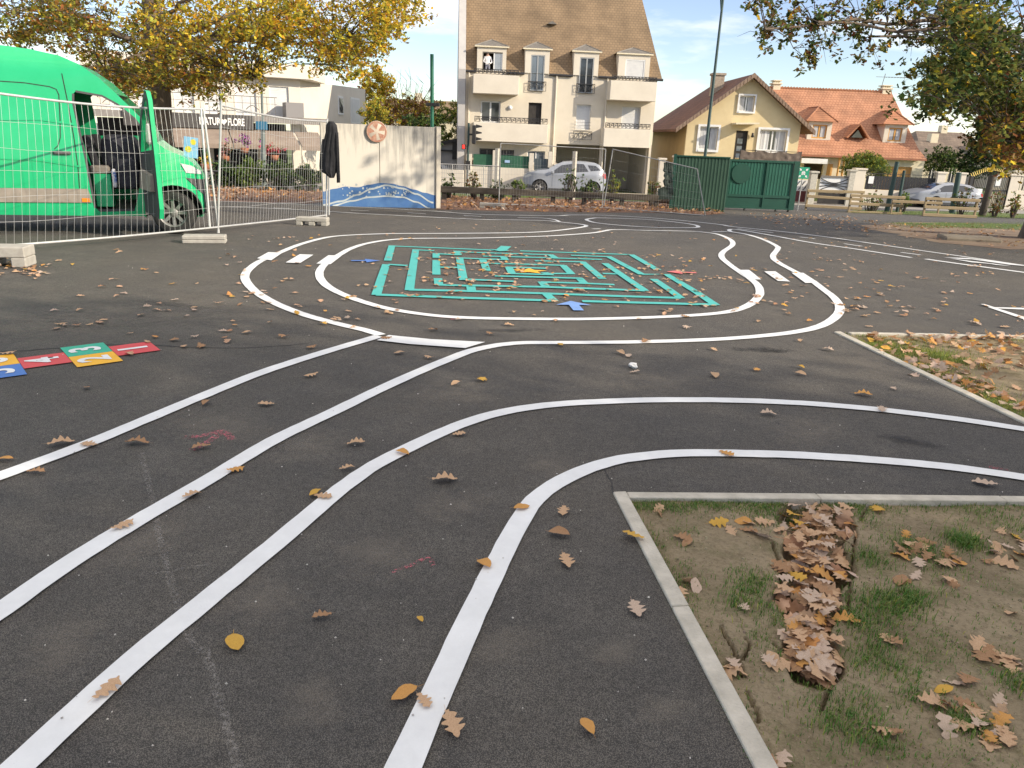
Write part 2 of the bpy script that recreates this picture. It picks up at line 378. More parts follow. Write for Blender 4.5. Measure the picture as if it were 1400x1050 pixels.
# ------------------------------------------------------------------ beds, ground
bA, bB = Vector(G(838, 675)[:2]), Vector(G(1030, 1050)[:2])
eA = (bB - bA).normalized(); rA = (Vector(G(1400, 681)[:2]) - bA).normalized()
BED1 = [bA, bA + eA * 2.3, bA + eA * 2.3 + rA * 3.1, bA + rA * 3.1]
cA = Vector(G(1140, 455)[:2]); eC = (Vector(G(1400, 580)[:2]) - cA).normalized(); rC = (Vector(G(1400, 460)[:2]) - cA).normalized()
BED2 = [cA, cA + eC * 2.75, cA + eC * 2.75 + rC * 6.0, cA + rC * 6.0]
sheet('ground', [[(-300, -60), (300, -60), (300, 600), (-300, 600)], BED1, BED2], M_asph, 0)['kind'] = 'structure'
def zone(name, px, m, off=.004):
    o = sheet(name, [gpts(px)], m, off); o['kind'] = 'structure'; return o
def zone_w(name, pts, m, off=.004):
    o = sheet(name, [pts], m, off); o['kind'] = 'structure'; return o
zone_w('road', [(-90, 36.5), (8, 36.5), (12.5, 33.8), (90, 33.8), (90, 41.5), (-90, 41.5)], M_road, .004)
zone_w('pavement', [(-90, 41.6), (90, 41.6), (90, 46.6), (-90, 46.6)], mat('pavement', (.3, .28, .25), .9, (.24, .225, .2), 3, 6), .006)
zone_w('garden_ground', [(-120, 46.7), (120, 46.7), (120, 110), (-120, 110)], M_lawn, .004)
def wobble(pts, amp=.12, step=.35):
    out = []; n = len(pts)
    for i in range(n):
        a, b = Vector(pts[i]), Vector(pts[(i + 1) % n]); k = max(1, int((b - a).length / step))
        for j in range(k):
            p = a.lerp(b, j / k); q = noise.noise_vector(Vector((p.x * 1.3, p.y * 1.3, 3.1)))
            out.append(Vector((p.x + q.x * amp, p.y + q.y * amp)))
    return out
v0 = gpts([(597, 286.5), (700, 289), (800, 290.5), (900, 291), (960, 295), (992, 292)])
zone_w('leaf_verge', wobble(v0 + [Vector((8.3, 33)), Vector((8.0, 36.3)), Vector((-3.5, 36.3))], .18), M_litter)
zone_w('leaf_verge', wobble([Vector((-16, 21.5)), Vector((-11, 21.9)), Vector((-6.2, 23.2)), Vector((-6.0, 34)), Vector((-18, 34))], .18), M_litter)
zone_w('dirt_patch', wobble(gpts([(1170, 309), (1240, 303.5), (1330, 305), (1500, 312), (1560, 345), (1440, 338), (1380, 341), (1285, 332)]), .3, .5), M_dirt)
zone_w('grass_verge', wobble(gpts([(1215, 305), (1290, 304.5), (1430, 308), (1430, 316), (1330, 312)]), .25, .5), M_lawn, .009)
zone('path', [(1120, 292), (1200, 293.5), (1330, 297), (1450, 304), (1560, 310), (1560, 318), (1430, 307.5), (1290, 303.5), (1200, 303), (1130, 300)], M_path, .0045)
zone_w('grass_verge', wobble([Vector(G(1165, 291)[:2]), Vector(G(1360, 297)[:2]), Vector(G(1560, 306)[:2]), Vector(G(1560, 300)[:2]), Vector(G(1340, 290)[:2]), Vector(G(1165, 287.5)[:2])], .2, .5), M_lawn, .013)
zone_w('grass_verge', [(-4, 37), (8, 37), (8, 38.1), (-4, 38.1)], M_lawn, .012)
# ------------------------------------------------------------------ concrete edging round the beds
def edging(name, loop, lens, label):
    t = thing(name, label, 'kerb', (0, 0, 0))
    for (a, b, out) in loop:
        d = (b - a).normalized(); nn = Vector((-d.y, d.x)) * out; s = 0; Lq = (b - a).length
        while s < Lq - .02:
            e = min(s + lens, Lq); mb = MB(); p = a + d * (s + .0015); q = a + d * (e - .0015); k = random.uniform(-.002, .002); w = .066
            lo = [(*p, -.06), (*q, -.06), (*(q + nn * w), -.06), (*(p + nn * w), -.06)]
            hi = [(*p, .014 + k), (*q, .014 - k), (*(q + nn * w), .016 - k), (*(p + nn * w), .016 + k)]
            mb.hexa(lo, hi); mb.build('edging_stone', M_conc, t, bevel=.004); s = e
    return t
sgn = 1 if (bA + Vector((-eA.y, eA.x)) - bA).dot(rA) > 0 else -1
edging('concrete_edging', [(bA, bA + eA * 2.3, sgn), (bA + rA * .068, bA + rA * 3.1, -sgn)], .98, 'pale concrete edging round the near bare-earth bed with the leaf-filled trench')
edging('concrete_edging', [(cA, cA + eC * 2.75, sgn), (cA + rC * .14, cA + rC * 6.0, -sgn)], .98, 'pale concrete edging round the farther bed covered in leaves and moss')
# ------------------------------------------------------------------ soil of the beds
tr0, tr1 = Vector(G(1120, 700)[:2]), Vector(G(1103, 925)[:2])        # trench axis
tdir = (tr1 - tr0).normalized(); tlen = (tr1 - tr0).length; tn = Vector((-tdir.y, tdir.x))
def crack_h(p):
    s = (p - tr0).dot(tdir); w = (p - tr0).dot(tn)
    h = 0
    if -.12 < s < tlen + .05:
        half = (.155 - .085 * max(0, s / tlen) + .02 * math.sin(s * 17)) ; k = abs(w + .02 * math.sin(s * 9))
        edge = max(0, min(1, (half - k) / .035 + .5)); endf = max(0, min(1, (tlen + .05 - s) / .12)) * max(0, min(1, (s + .12) / .1))
        h -= .075 * edge * edge * (3 - 2 * edge) * endf
    return h
CR = [[(1135, 905), (1143, 925), (1132, 945), (1122, 968)], [(1150, 690), (1172, 720), (1166, 770), (1160, 830)],
      [(985, 855), (1000, 880), (1010, 900), (1018, 925)], [(1055, 735), (1068, 770), (1070, 800), (1048, 828)], [(1016, 900), (1026, 880), (1021, 868)],
      [(1022, 945), (1034, 965), (1038, 985)], [(1058, 875), (1075, 895), (1100, 915), (1112, 935)], [(1176, 705), (1186, 690), (1190, 676)]]
CRW = [gpts(c) for c in CR]
CRS = []
for c in CRW:
    for a, b in zip(c, c[1:]):
        k = max(2, int((b - a).length / .006)); CRS += [a.lerp(b, j / k) + Vector((.012 * noise.noise((a.x * 9 + j * .22, 0, 1)), .012 * noise.noise((a.y * 9 + j * .22, 3, 1)))) for j in range(k)]
from mathutils.kdtree import KDTree
KDC = KDTree(len(CRS))
for i_, q_ in enumerate(CRS): KDC.insert((q_.x, q_.y, 0), i_)
KDC.balance()
def soil_h(p, bed):
    n = noise.fractal(Vector((p.x * 1.7, p.y * 1.7, bed)), 1, 2, 5) * .013 + noise.noise(Vector((p.x * 16, p.y * 16, bed))) * .0035 + noise.noise(Vector((p.x * 48, p.y * 48, bed))) * .0022
    z = -.012 + n
    if bed == 1:
        z += crack_h(p)
        d1 = KDC.find((p.x, p.y, 0))[2]
        if d1 < .0075: z -= .05 * min(1, (1 - d1 / .0075) * 2.2)
    return z
def soil(name, loop, bed, st):
    xs = [p.x for p in loop]; ys = [p.y for p in loop]
    bm = bmesh.new(); nx = int((max(xs) - min(xs)) / st) + 1; ny = int((max(ys) - min(ys)) / st) + 1
    g = [[bm.verts.new((min(xs) + i * st, min(ys) + j * st, 0)) for j in range(ny + 1)] for i in range(nx + 1)]
    for i in range(nx):
        for j in range(ny): bm.faces.new((g[i][j], g[i + 1][j], g[i + 1][j + 1], g[i][j + 1]))
    cen = sum(loop, Vector((0, 0))) / 4
    for i in range(4):
        a, b = loop[i], loop[(i + 1) % 4]; d = (b - a).normalized(); nn = Vector((-d.y, d.x))
        if nn.dot(cen - a) > 0: nn = -nn
        p = a - nn * .03
        bmesh.ops.bisect_plane(bm, geom=bm.verts[:] + bm.edges[:] + bm.faces[:], plane_co=(*p, 0), plane_no=(*nn, 0), clear_outer=True)
    for v in bm.verts: v.co.z = soil_h(v.co.xy, bed)
    for f in bm.faces: f.smooth = True
    me = bpy.data.meshes.new(name); bm.to_mesh(me); bm.free(); me.materials.append(M_soil)
    o = link(name, me); o['kind'] = 'structure'; return o
soil('bare_earth', BED1, 1, .0062)
soil('mossy_earth', BED2, 2, .05)
# ------------------------------------------------------------------ painted lines
def line(px, label, w=.1, m=None, off=.008, name='painted_line', cat='painted line', closed=False, group=None, straight=False, step=.07):
    bm = bmesh.new(); P = gpts(px)
    ribbon_bm(bm, P if straight else spline(P, step, closed), w, closed)
    return tag(bm_obj(name, bm, m or P_white, off), label, cat, group)
def slab(pxs, label, m=None, off=.012, name='painted_bar', cat='painted bar', group=None):
    bm = bmesh.new()
    for px in pxs: bm.faces.new([bm.verts.new((p.x, p.y, 0)) for p in gpts(px)])
    return tag(bm_obj(name, bm, m or P_white, off), label, cat, group)
line([(-20, 1092), (46.7, 1031), (93, 987), (187, 900.7), (280, 824), (373, 748), (420, 708.5), (467, 669), (513, 637), (560, 613), (600, 594), (650, 574.5), (700, 562), (760, 554), (830, 550), (900, 548), (1000, 548.5), (1100, 552.5), (1200, 561), (1300, 573), (1400, 588), (1500, 606), (1650, 638), (1850, 688)],
     'long white painted line from the bottom left corner bending right above the bare-earth bed')
line([(531, 1095), (552, 1050), (580.5, 985), (610.7, 920), (647, 840), (686, 760), (709.4, 715.7), (731, 684.8), (758, 664), (794, 646), (833, 633), (871, 626), (923, 621.3), (974, 620.6), (1040, 622), (1100, 624), (1200, 630.5), (1300, 640), (1400, 654), (1500, 671), (1650, 702), (1850, 752)],
     'nearest white painted line, curving round the corner of the bare-earth bed')
line([(-40, 863), (0, 837.7), (93, 772), (187, 714), (280, 660), (373, 604), (459.7, 562.3), (520, 533), (580, 506), (620, 489.5), (638, 482.5), (656, 477.5), (677, 473.4), (691, 471.6), (718, 469.5), (768.6, 469.4), (871.5, 468.4), (974, 465), (1043, 460), (1094, 453.5), (1125, 445), (1144, 432), (1148, 420), (1139.5, 407), (1121.8, 393.4), (1110, 384)],
     'white painted line from the left edge past the stop bar and round the loop')
line([(-40, 667), (0, 652.4), (117, 609), (224, 564.7), (300, 533), (350, 513), (400, 496), (440, 483.5), (480, 471.5), (518, 460.5)],
     'uppermost white painted line running in from the left edge to the stop bar')
line([(521, 459), (500, 452.5), (464, 444), (419, 432), (380, 417), (353, 402), (338.5, 388), (335, 377), (342.5, 367), (356, 357.6), (386, 344.4), (410, 334.8), (440, 326.5), (470, 322.5), (530, 320), (605, 319.6), (695, 318.8), (740, 317.4), (770, 314.6), (792, 311.6), (801.5, 309.3), (793, 306.8), (762, 303.6), (740, 301.7), (665, 300.5), (628, 299), (554, 295.5), (480, 291.4), (400, 286.5), (320, 283.5), (200, 281)],
     'outer white painted line of the loop, wrapping its left end and the far pointed island')
inner = [(740, 437), (650, 435.6), (590, 431.8), (530, 422.5), (485, 409.5), (455, 396.5), (441, 385.5), (436.5, 375), (441, 365), (452, 356), (465.5, 348), (479, 340.7), (500, 333.8), (530, 328.7), (569, 326.5), (650, 326), (740, 323.5), (781, 321.2), (812, 318.6), (827, 316), (841, 314.4), (890, 315.5), (945, 316.6), (963, 318), (981, 320.6), (997.5, 327.4), (1001.5, 335), (988.5, 345), (987, 352.5), (998, 362.6), (1014, 374), (1032.6, 387), (1038.6, 396.9), (1037, 406), (1025, 417), (1001.7, 425.8), (960.6, 431), (888.6, 434.8), (803, 437)]
line(inner, 'inner white painted line that closes right round the teal maze', closed=True)
line([(1090, 373.5), (1063.5, 359), (1056.8, 350.6), (1062.8, 341.3), (1061.7, 336.9), (1043, 327.6), (1019, 320.4), (998, 316.6), (1008.6, 314.3), (1100, 330.6), (1171.5, 341.2), (1245.7, 352.7)],
     'wavy white painted line right of the maze that folds back along the far track')
line([(200, 273), (320, 276), (400, 279), (480, 283), (535.7, 285.8), (591.4, 288.8), (628.6, 291.7), (665.7, 293.7), (740, 295), (763.7, 295.2), (783, 294.2), (824.5, 294.6), (878, 297.3), (926.5, 301.2), (982, 307), (1001.8, 310.2), (1060, 316), (1114, 322.3), (1228.6, 338.6), (1343, 354.9), (1400, 363.5), (1500, 379), (1800, 428)],
     'farthest white painted line, running the full width along the edge of the playground')
line([(707.5, 297.6), (740, 298.4), (757, 300.4), (765, 303.4)], 'short white painted line beside the tip of the far island', w=.08)
line([(802, 300.4), (808, 299), (822, 298.2), (878, 300), (914, 303), (943, 306.6), (954, 309.4), (948, 311.6), (902, 311.4), (853.6, 308.8), (817, 305.2), (805, 302.4)], 'white painted bean-shaped island outline on the far side of the maze', closed=True, w=.1)
line([(1008, 312.9), (1057, 318.6)], 'thin white painted dash where the far tracks meet, right of the bean-shaped island', w=.07, straight=True)
for k, (a, b) in enumerate([((374, 284.6), (398, 285.4)), ((480, 287.6), (504, 288.5)), ((557, 291.2), (582, 292.6)), ((634, 295), (658, 296.3)), ((1094, 324.4), (1114, 327)), ((1154, 333.6), (1178.6, 337.2)), ((1231.5, 345.5), (1258.6, 349))]):
    line([a, b], 'short white painted dash in the middle of the far track lane', w=.08, name='lane_dash', cat='lane dash', group='dashes along the far track', straight=True)
line([(810, 313.4), (821, 313.2)], 'tiny white painted dash between the pointed island and the bean-shaped island', w=.09, name='lane_dash', cat='lane dash', straight=True)
line([(974, 317.6), (994.5, 317.3)], 'white painted dash bridging the gap between the two wavy lines', w=.09, name='lane_dash', cat='lane dash', straight=True, off=.011)
line([(1265.7, 354.6), (1303, 360), (1400, 373), (1500, 387), (1800, 432)], 'white painted line at the right edge beside the marked bays', w=.12)
slab([[(1318, 356.6), (1336, 358.6), (1384, 364.8), (1362, 363)], [(1300, 354.4), (1322, 357), (1352, 361.5), (1328, 359.5)]], 'white painted bay symbol at the right edge, longer of the two')
slab([[(1290, 352.8), (1312, 354.8), (1352, 356.6), (1324, 353.6)], [(1320, 354.4), (1342, 355.6), (1408, 365), (1380, 362.8)]], 'white painted bay symbol at the right edge, beside the far line')
line([(1500, 469), (1400, 435.7), (1357, 421.6), (1400, 422.9), (1500, 426)], 'white painted arrowhead cut by the right edge of the picture', w=.1, straight=True)
line([(1343, 416.8), (1357, 421.2)], 'thin pale painted stroke leading into the white arrowhead', w=.05, straight=True, off=.011)
cw = 'pedestrian crossing bars'
slab([[(351.4, 354.3), (367, 345.7), (386.3, 346.5), (371, 357)]], 'white crossing bar on the outer line at the left end of the loop', group=cw)
slab([[(390.5, 360), (410, 348.6), (428.6, 349.3), (410, 361)]], 'free-standing white crossing bar between the two lines at the left end', group=cw)
slab([[(432.5, 361.5), (449, 350), (467.5, 350.4), (452, 362.4)]], 'white crossing bar on the inner line left of the maze', group=cw)
slab([[(1008, 370), (1024, 370), (1040.5, 383.2), (1022, 383)]], 'white crossing bar on the inner line right of the maze', group=cw)
slab([[(1044.6, 372), (1060, 372), (1080, 386), (1063.5, 385.2)]], 'free-standing white crossing bar between the two lines at the right end', group=cw)
slab([[(1082, 374), (1098, 374), (1119, 387.6), (1101, 388)]], 'white crossing bar on the outer line at the right end of the loop', group=cw)
slab([[(515, 466.8), (531.5, 459.8), (590, 465.5), (663.5, 469.3), (636, 477.6), (560, 472)]], 'long white stop bar across the lane where it joins the loop')
# ------------------------------------------------------------------ maze
mz = thing('painted_maze', 'square teal painted maze with scattered leaves inside the white loop', 'painted maze', (0, 0, 0))
MZ = [[(535.9, 337), (600, 339.5), (675.7, 342.6)], [(711, 343.6), (780, 346), (862.9, 348.7)], [(862.9, 348.7), (899.4, 369.8)], [(876.6, 375.9), (911, 375.8), (978.3, 418)], [(978.3, 417.6), (840, 414), (796, 412.8)],
      [(757.5, 412.2), (640, 408.6), (514.5, 404)], [(514.5, 404.4), (528, 362.4)], [(535.9, 336.6), (530, 357.4)], [(530, 362.6), (557, 364.2)], [(568.4, 341.6), (559.6, 397.6)], [(567, 342.3), (593.5, 343.4)],
      [(559, 397), (632, 398.6), (747, 402.2), (840, 405.6), (930, 408.3)], [(745.5, 401.6), (757.5, 412.6)], [(893.5, 382.4), (930.6, 408.6)], [(831, 351.2), (878, 376.2)], [(780.7, 350), (833, 352)],
      [(827, 361), (881.6, 398.8)], [(881, 398.5), (840, 397), (746, 393.6), (645, 391.6)], [(824, 374.6), (846, 375.2)], [(795.7, 358.4), (824, 382)], [(731.4, 357.3), (798.6, 358.9)], [(622, 344.2), (640, 345.6), (754, 349.2)],
      [(752, 348.8), (761, 354.4)], [(660, 351), (740, 353), (823, 355.7)], [(624.6, 344), (627, 350)], [(592.4, 347.6), (629.7, 349.5)], [(596.2, 347.2), (596.4, 353.6)], [(596.4, 356.4), (596.6, 376.2)], [(598.6, 381.2), (600.2, 391)], [(600, 390.2), (646, 391.8)],
      [(643.4, 391), (645, 400.4)], [(602, 366.2), (627, 366.6)], [(628.4, 353.6), (633.8, 384)], [(623, 353.4), (660, 355), (692, 355.9)], [(688, 351.4), (691, 356.6)], [(633, 383.2), (640, 383.2), (702.9, 386)], [(660, 355.6), (665.8, 370.8)],
      [(664, 360.6), (720, 362), (772, 363.6)], [(769.4, 363.2), (781.5, 375.4)], [(745.7, 374.8), (784, 375)], [(695.4, 365.8), (700.6, 375.8)], [(693, 366.2), (746.4, 367.8)], [(697, 375), (757, 376.6)], [(744, 373.6), (752, 377)],
      [(676.4, 378.4), (797, 381.8)], [(792, 381.2), (799.4, 388.4)], [(740, 386.4), (796, 388), (840, 390)], [(740.6, 386), (747, 394)]]
mbm = bmesh.new()
for i, s in enumerate(MZ):
    P = gpts(s); ribbon_bm(mbm, P, .105)
for i, f in enumerate(mbm.faces): pass
# each wall sits a hair above the one before so that crossings never share a plane
walls = bm_obj('maze_wall', mbm, P_teal, .008, mz)
me = walls.data
bm = bmesh.new(); bm.from_mesh(me)
seen = set(); k = 0
for f in bm.faces:
    if f.index in seen: continue
    st = [f]; comp = []
    seen.add(f.index)
    while st:
        g = st.pop(); comp.append(g)
        for e in g.edges:
            for h in e.link_faces:
                if h.index not in seen: seen.add(h.index); st.append(h)
    for v in {v for g in comp for v in g.verts}: v.co.z += (k % 9) * .0006
    k += 1
bm.to_mesh(me); bm.free()
def flat_shape(name, pts, m, off, parent=None):
    bm = bmesh.new(); bm.faces.new([bm.verts.new((p[0], p[1], 0)) for p in pts])
    bmesh.ops.triangulate(bm, faces=bm.faces[:])
    return bm_obj(name, bm, m, off, parent)
sc_ = Vector(G(724, 371)[:2])
flat_shape('centre_star', [sc_ + Vector((math.sin(i * PI / 5), math.cos(i * PI / 5))) * (.25 if i % 2 == 0 else .11) for i in range(10)], P_yel, .009, mz)
def arrow(tip, tail, label, m, head=.17, w=.075, hl=.2):
    a, b = Vector(G(*tip)[:2]), Vector(G(*tail)[:2]); d = (a - b).normalized(); n = Vector((-d.y, d.x)); h = a - d * hl
    flat = [a, h + n * head, h + n * w * .55, b + n * w * .55, b - n * w * .55, h - n * w * .55, h - n * head]
    return tag(flat_shape('painted_arrow', flat, m, .014), label, 'painted arrow', 'arrows pointing into the maze')
arrow((520, 357.5), (480, 357.5), 'blue painted arrow at the left entrance of the teal maze', P_blue)
arrow((780, 413), (791, 426), 'blue painted arrow at the near entrance of the teal maze', paint('light_blue_paint', (.16, .3, .62)), head=.19, w=.1, hl=.2)
arrow((911, 372.5), (952, 374.2), 'red painted arrow at the right entrance of the teal maze', paint('coral_paint', (.7, .16, .15)))
arrow((683, 344.6), (692, 337.6), 'teal painted arrow at the far entrance of the maze', P_teal, head=.2, w=.16, hl=.2)
# ------------------------------------------------------------------ hopscotch
def text_mesh(s, size, depth=0, bold=False):
    cu = bpy.data.curves.new('lettering', 'FONT'); cu.body = s; cu.size = size; cu.align_x = 'CENTER'; cu.align_y = 'CENTER'; cu.extrude = depth
    if bold: cu.offset = size * .03
    o = bpy.data.objects.new('tmp', cu); C.objects.link(o)
    dg = bpy.context.evaluated_depsgraph_get(); me = bpy.data.meshes.new_from_object(o.evaluated_get(dg))
    bpy.data.objects.remove(o); bpy.data.curves.remove(cu); return me
hop = thing('hopscotch', 'hopscotch of red, yellow, green and blue numbered squares at the left edge', 'hopscotch', (0, 0, 0))
hw = Vector((-.765, -.644)); hl_ = Vector((.644, -.765)); h0 = Vector((-2.955, 5.69)); S = .305
for n, along, lat, m in [('1', 0, 0, P_red), ('2', 1, .5, P_yel), ('3', 1, -.5, P_green), ('4', 2, 0, P_red), ('5', 3, .5, P_blue), ('6', 3, -.5, P_yel), ('7', 4, 0, P_red)]:
    c = h0 + hw * S * along + hl_ * S * lat
    q = [c + hw * S * .495 * a + hl_ * S * .495 * b for a, b in ((1, 1), (1, -1), (-1, -1), (-1, 1))]
    sq = flat_shape('square', q, m, .008, hop)
    tm = text_mesh(n, .29, bold=True); tm.materials.append(P_white); to = link('numeral', tm, sq)
    # the figure is read walking along hw: up = hw, right = -hl_ seen from above
    rt = Vector((hw.y, -hw.x)); to.matrix_local = Matrix(((rt.x, hw.x, 0, c.x), (rt.y, hw.y, 0, c.y), (0, 0, 1, .0115), (0, 0, 0, 1)))
# ------------------------------------------------------------------ chalk
def chalk(px, label, col, w=.02, dots=False, name='chalk_mark', n=3):
    m = MATS.get('chalk' + str(col))
    if not m:
        m, nt, b = nodes('chalk' + str(col)); b.inputs['Base Color'].default_value = (*col, 1); b.inputs['Roughness'].default_value = .95
        tc = nt.nodes.new('ShaderNodeTexCoord'); no = nt.nodes.new('ShaderNodeTexNoise'); no.inputs['Scale'].default_value = 95; no.inputs['Detail'].default_value = 5; L(nt, tc.outputs['Object'], no.inputs['Vector'])
        mr = nt.nodes.new('ShaderNodeMapRange'); mr.inputs[1].default_value = .46; mr.inputs[2].default_value = .7; mr.inputs[4].default_value = .62 if col[0] > .6 else .3; L(nt, no.outputs['Fac'], mr.inputs[0])
        out = nt.nodes['Material Output']; t = nt.nodes.new('ShaderNodeBsdfTransparent'); ms = nt.nodes.new('ShaderNodeMixShader'); L(nt, mr.outputs[0], ms.inputs[0]); L(nt, t.outputs[0], ms.inputs[1]); L(nt, b.outputs[0], ms.inputs[2]); L(nt, ms.outputs[0], out.inputs['Surface'])
        MATS['chalk' + str(col)] = m
    bm = bmesh.new()
    for s in px: ribbon_bm(bm, spline(gpts(s), .05), w)
    return tag(bm_obj(name, bm, m, .005), label, 'chalk mark')
PK = (.8, .16, .22); WH = (.42, .4, .37)
chalk([[(252, 598), (275, 597), (303, 590), (318, 602)], [(303, 591), (286, 604), (262, 616)]], 'pink chalk arrowhead between two white track lines on the left', PK, .045)
chalk([[(535, 783), (560, 775), (585, 763), (592, 775)]], 'faint pink chalk hook on the asphalt left of the nearest line', PK, .02)
chalk([[(597, 434), (625, 436), (650, 434)], [(610, 433), (620, 438)]], 'pink chalk tick under the near side of the inner loop line', PK, .03)
chalk([[(1352, 639), (1378, 644)]], 'pink chalk dash at the right edge above the white line', PK, .03)
chalk([[(193, 620), (205, 668), (215, 718), (232, 790), (262, 880), (280, 890)], [(280, 885), (296, 945), (312, 1000), (328, 1060)]], 'dotted grey chalk trail crossing two white lines to the bottom edge', WH, .03)
chalk([[(190, 790), (240, 780), (290, 772)]], 'faint grey chalk scratch beside the dotted chalk trail', WH, .012)

# ------------------------------------------------------------------ stains, scuffs and joints of the asphalt
def blot(name, px, py, rx_, ry_, col, a, rot=0, seed=0):
    key = 'blot' + str(col) + str(a)
    m = MATS.get(key)
    if not m:
        m, nt, b = nodes(key); b.inputs['Base Color'].default_value = (*col, 1); b.inputs['Roughness'].default_value = .85
        tc = nt.nodes.new('ShaderNodeTexCoord'); ln = nt.nodes.new('ShaderNodeVectorMath'); ln.operation = 'LENGTH'; L(nt, tc.outputs['Object'], ln.inputs[0])
        ge = nt.nodes.new('ShaderNodeNewGeometry'); no = nt.nodes.new('ShaderNodeTexNoise'); no.inputs['Scale'].default_value = 9; no.inputs['Detail'].default_value = 10; no.inputs['Roughness'].default_value = .75; L(nt, ge.outputs['Position'], no.inputs['Vector'])
        ad = nt.nodes.new('ShaderNodeMath'); ad.operation = 'MULTIPLY_ADD'; ad.inputs[1].default_value = 2.2; L(nt, no.outputs['Fac'], ad.inputs[0]); L(nt, ln.outputs['Value'], ad.inputs[2])
        mr = nt.nodes.new('ShaderNodeMapRange'); mr.inputs[1].default_value = 1.0; mr.inputs[2].default_value = 1.8; mr.inputs[3].default_value = a; mr.inputs[4].default_value = 0; L(nt, ad.outputs[0], mr.inputs[0])
        out = nt.nodes['Material Output']; t = nt.nodes.new('ShaderNodeBsdfTransparent'); ms = nt.nodes.new('ShaderNodeMixShader'); L(nt, mr.outputs[0], ms.inputs[0]); L(nt, t.outputs[0], ms.inputs[1]); L(nt, b.outputs[0], ms.inputs[2]); L(nt, ms.outputs[0], out.inputs['Surface']); MATS[key] = m
    c = G(px, py); me = bpy.data.meshes.new(name); me.from_pydata([(math.cos(k * PI / 8), math.sin(k * PI / 8), 0) for k in range(16)], [], [range(16)]); me.materials.append(m)
    o = link(name, me); o.location = (c.x, c.y, zt(c.y) + .0035); o.scale = (rx_, ry_, 1); o.rotation_euler = (math.atan2(zt(c.y + .3) - zt(c.y - .3), .6), 0, rot); o['kind'] = 'structure'; return o
for px, py, a, b2, r_ in ((1040, 478, .42, .16, .1), (1245, 603, .3, .13, -.5), (1060, 480, .25, .1, 0), (700, 452, .5, .12, .2)): blot('asphalt_stain', px, py, a, b2, (.03, .03, .03), .7, r_)
rr_ = random.Random(4)
for px, py, a in ((905, 968, .12), (840, 890, .14), (200, 740, .3), (360, 820, .2), (610, 540, .35), (420, 610, .3), (905, 520, .5), (300, 585, .4), (520, 760, .22), (690, 880, .13), (90, 880, .2), (760, 640, .2), (250, 420, .8), (1180, 500, .5), (620, 690, .22), (100, 440, .9), (430, 960, .12), (1100, 590, .3)):
    blot('asphalt_scuff', px, py, a * 1.5, a * rr_.uniform(.7, 1.4), (.27, .24, .195), .3, rr_.uniform(0, 3))
def crackline(px, w):
    bm = bmesh.new(); P = spline(gpts(px), .05); P = [p + Vector((noise.noise((p.x * 9, p.y * 9, 1)), noise.noise((p.x * 9, p.y * 9, 5)))) * .02 for p in P]; ribbon_bm(bm, P, w); o = bm_obj('asphalt_joint', bm, mat('joint_tar', (.018, .018, .018), .8, (.05, .048, .045), 30), .0025); o['kind'] = 'structure'
crackline([(-30, 481), (40, 479), (110, 474), (150, 471.5), (205, 472), (240, 474)], .022)
crackline([(838, 676), (834, 660), (829, 645), (823, 628)], .008); crackline([(240, 474), (330, 476), (420, 470)], .008)
# ------------------------------------------------------------------ building materials
M_render = mat('cream_render', (.67, .6, .48), .9, (.61, .545, .43), 1.2, 6, bump=.12, bscale=90)
M_render2 = mat('pale_render', (.68, .62, .51), .9, (.62, .56, .46), 1.2, 6, bump=.1, bscale=90)
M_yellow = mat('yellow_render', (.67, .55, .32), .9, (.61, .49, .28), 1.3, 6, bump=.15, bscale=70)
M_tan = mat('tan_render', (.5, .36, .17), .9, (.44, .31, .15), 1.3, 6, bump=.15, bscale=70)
M_gable = mat('grey_render', (.5, .48, .45), .9, (.44, .42, .4), 1.5, 6)
M_whiteb = mat('white_render', (.7, .645, .55), .85, (.64, .585, .5), .8, 6, bump=.1, bscale=80)
M_trim = mat('white_frame', (.78, .78, .76), .5, (.7, .7, .68), 4)
M_cream = mat('cream_trim', (.74, .66, .48), .8, (.68, .6, .43), 4)
M_shut = mat('roller_shutter', (.66, .66, .64), .55, (.6, .6, .59), 3)
M_gdoor = mat('orange_timber', (.62, .33, .09), .6, (.5, .26, .07), 4, 6, stretch=(6, 1, 1))
M_iron = mat('black_iron', (.02, .02, .022), .45, (.035, .032, .03), 12)
M_zinc = mat('zinc_flashing', (.13, .117, .1), .6, (.18, .165, .145), 6)
M_dark = mat('dark_interior', (.025, .023, .022), .9, (.045, .04, .036), 3)
M_pane = glass('window_pane', (.03, .035, .045), .04)
M_curt = mat('net_curtain', (.55, .56, .56), .9, (.42, .43, .44), 5, 3, stretch=(4, 4, .3))
T_brown = tile_mat('brown_roof_tiles', (.25, .172, .098), (.222, .152, .087), (.12, .085, .055), 'x', .2, .17, 1.22)
T_brownd = tile_mat('dark_brown_roof_tiles', (.17, .075, .042), (.13, .06, .036), (.05, .028, .02), 'y', .24, .24, 1.6)
T_orange = tile_mat('orange_roof_tiles', (.42, .205, .115), (.39, .185, .1), (.2, .07, .04), 'x', .22, .2, 1.25)
T_oranged = tile_mat('orange_dormer_tiles', (.43, .195, .1), (.38, .17, .088), (.2, .07, .04), 'y', .22, .2, 1.5)
def wall(mb, outline, holes, y=0, depth=.22, mi=0, back=True):
    """upright wall in local xz with openings and their reveals"""
    vs, tri = tess([outline] + holes)
    mb.add([(v.x, y, v.y) for v in vs], [tuple(t) for t in tri], mi)
    for lp in ([outline] if back else []) + holes:
        n = len(lp)
        mb.add([(p[0], y, p[1]) for p in lp] + [(p[0], y + depth, p[1]) for p in lp], [(i, (i + 1) % n, n + (i + 1) % n, n + i) for i in range(n)], mi)
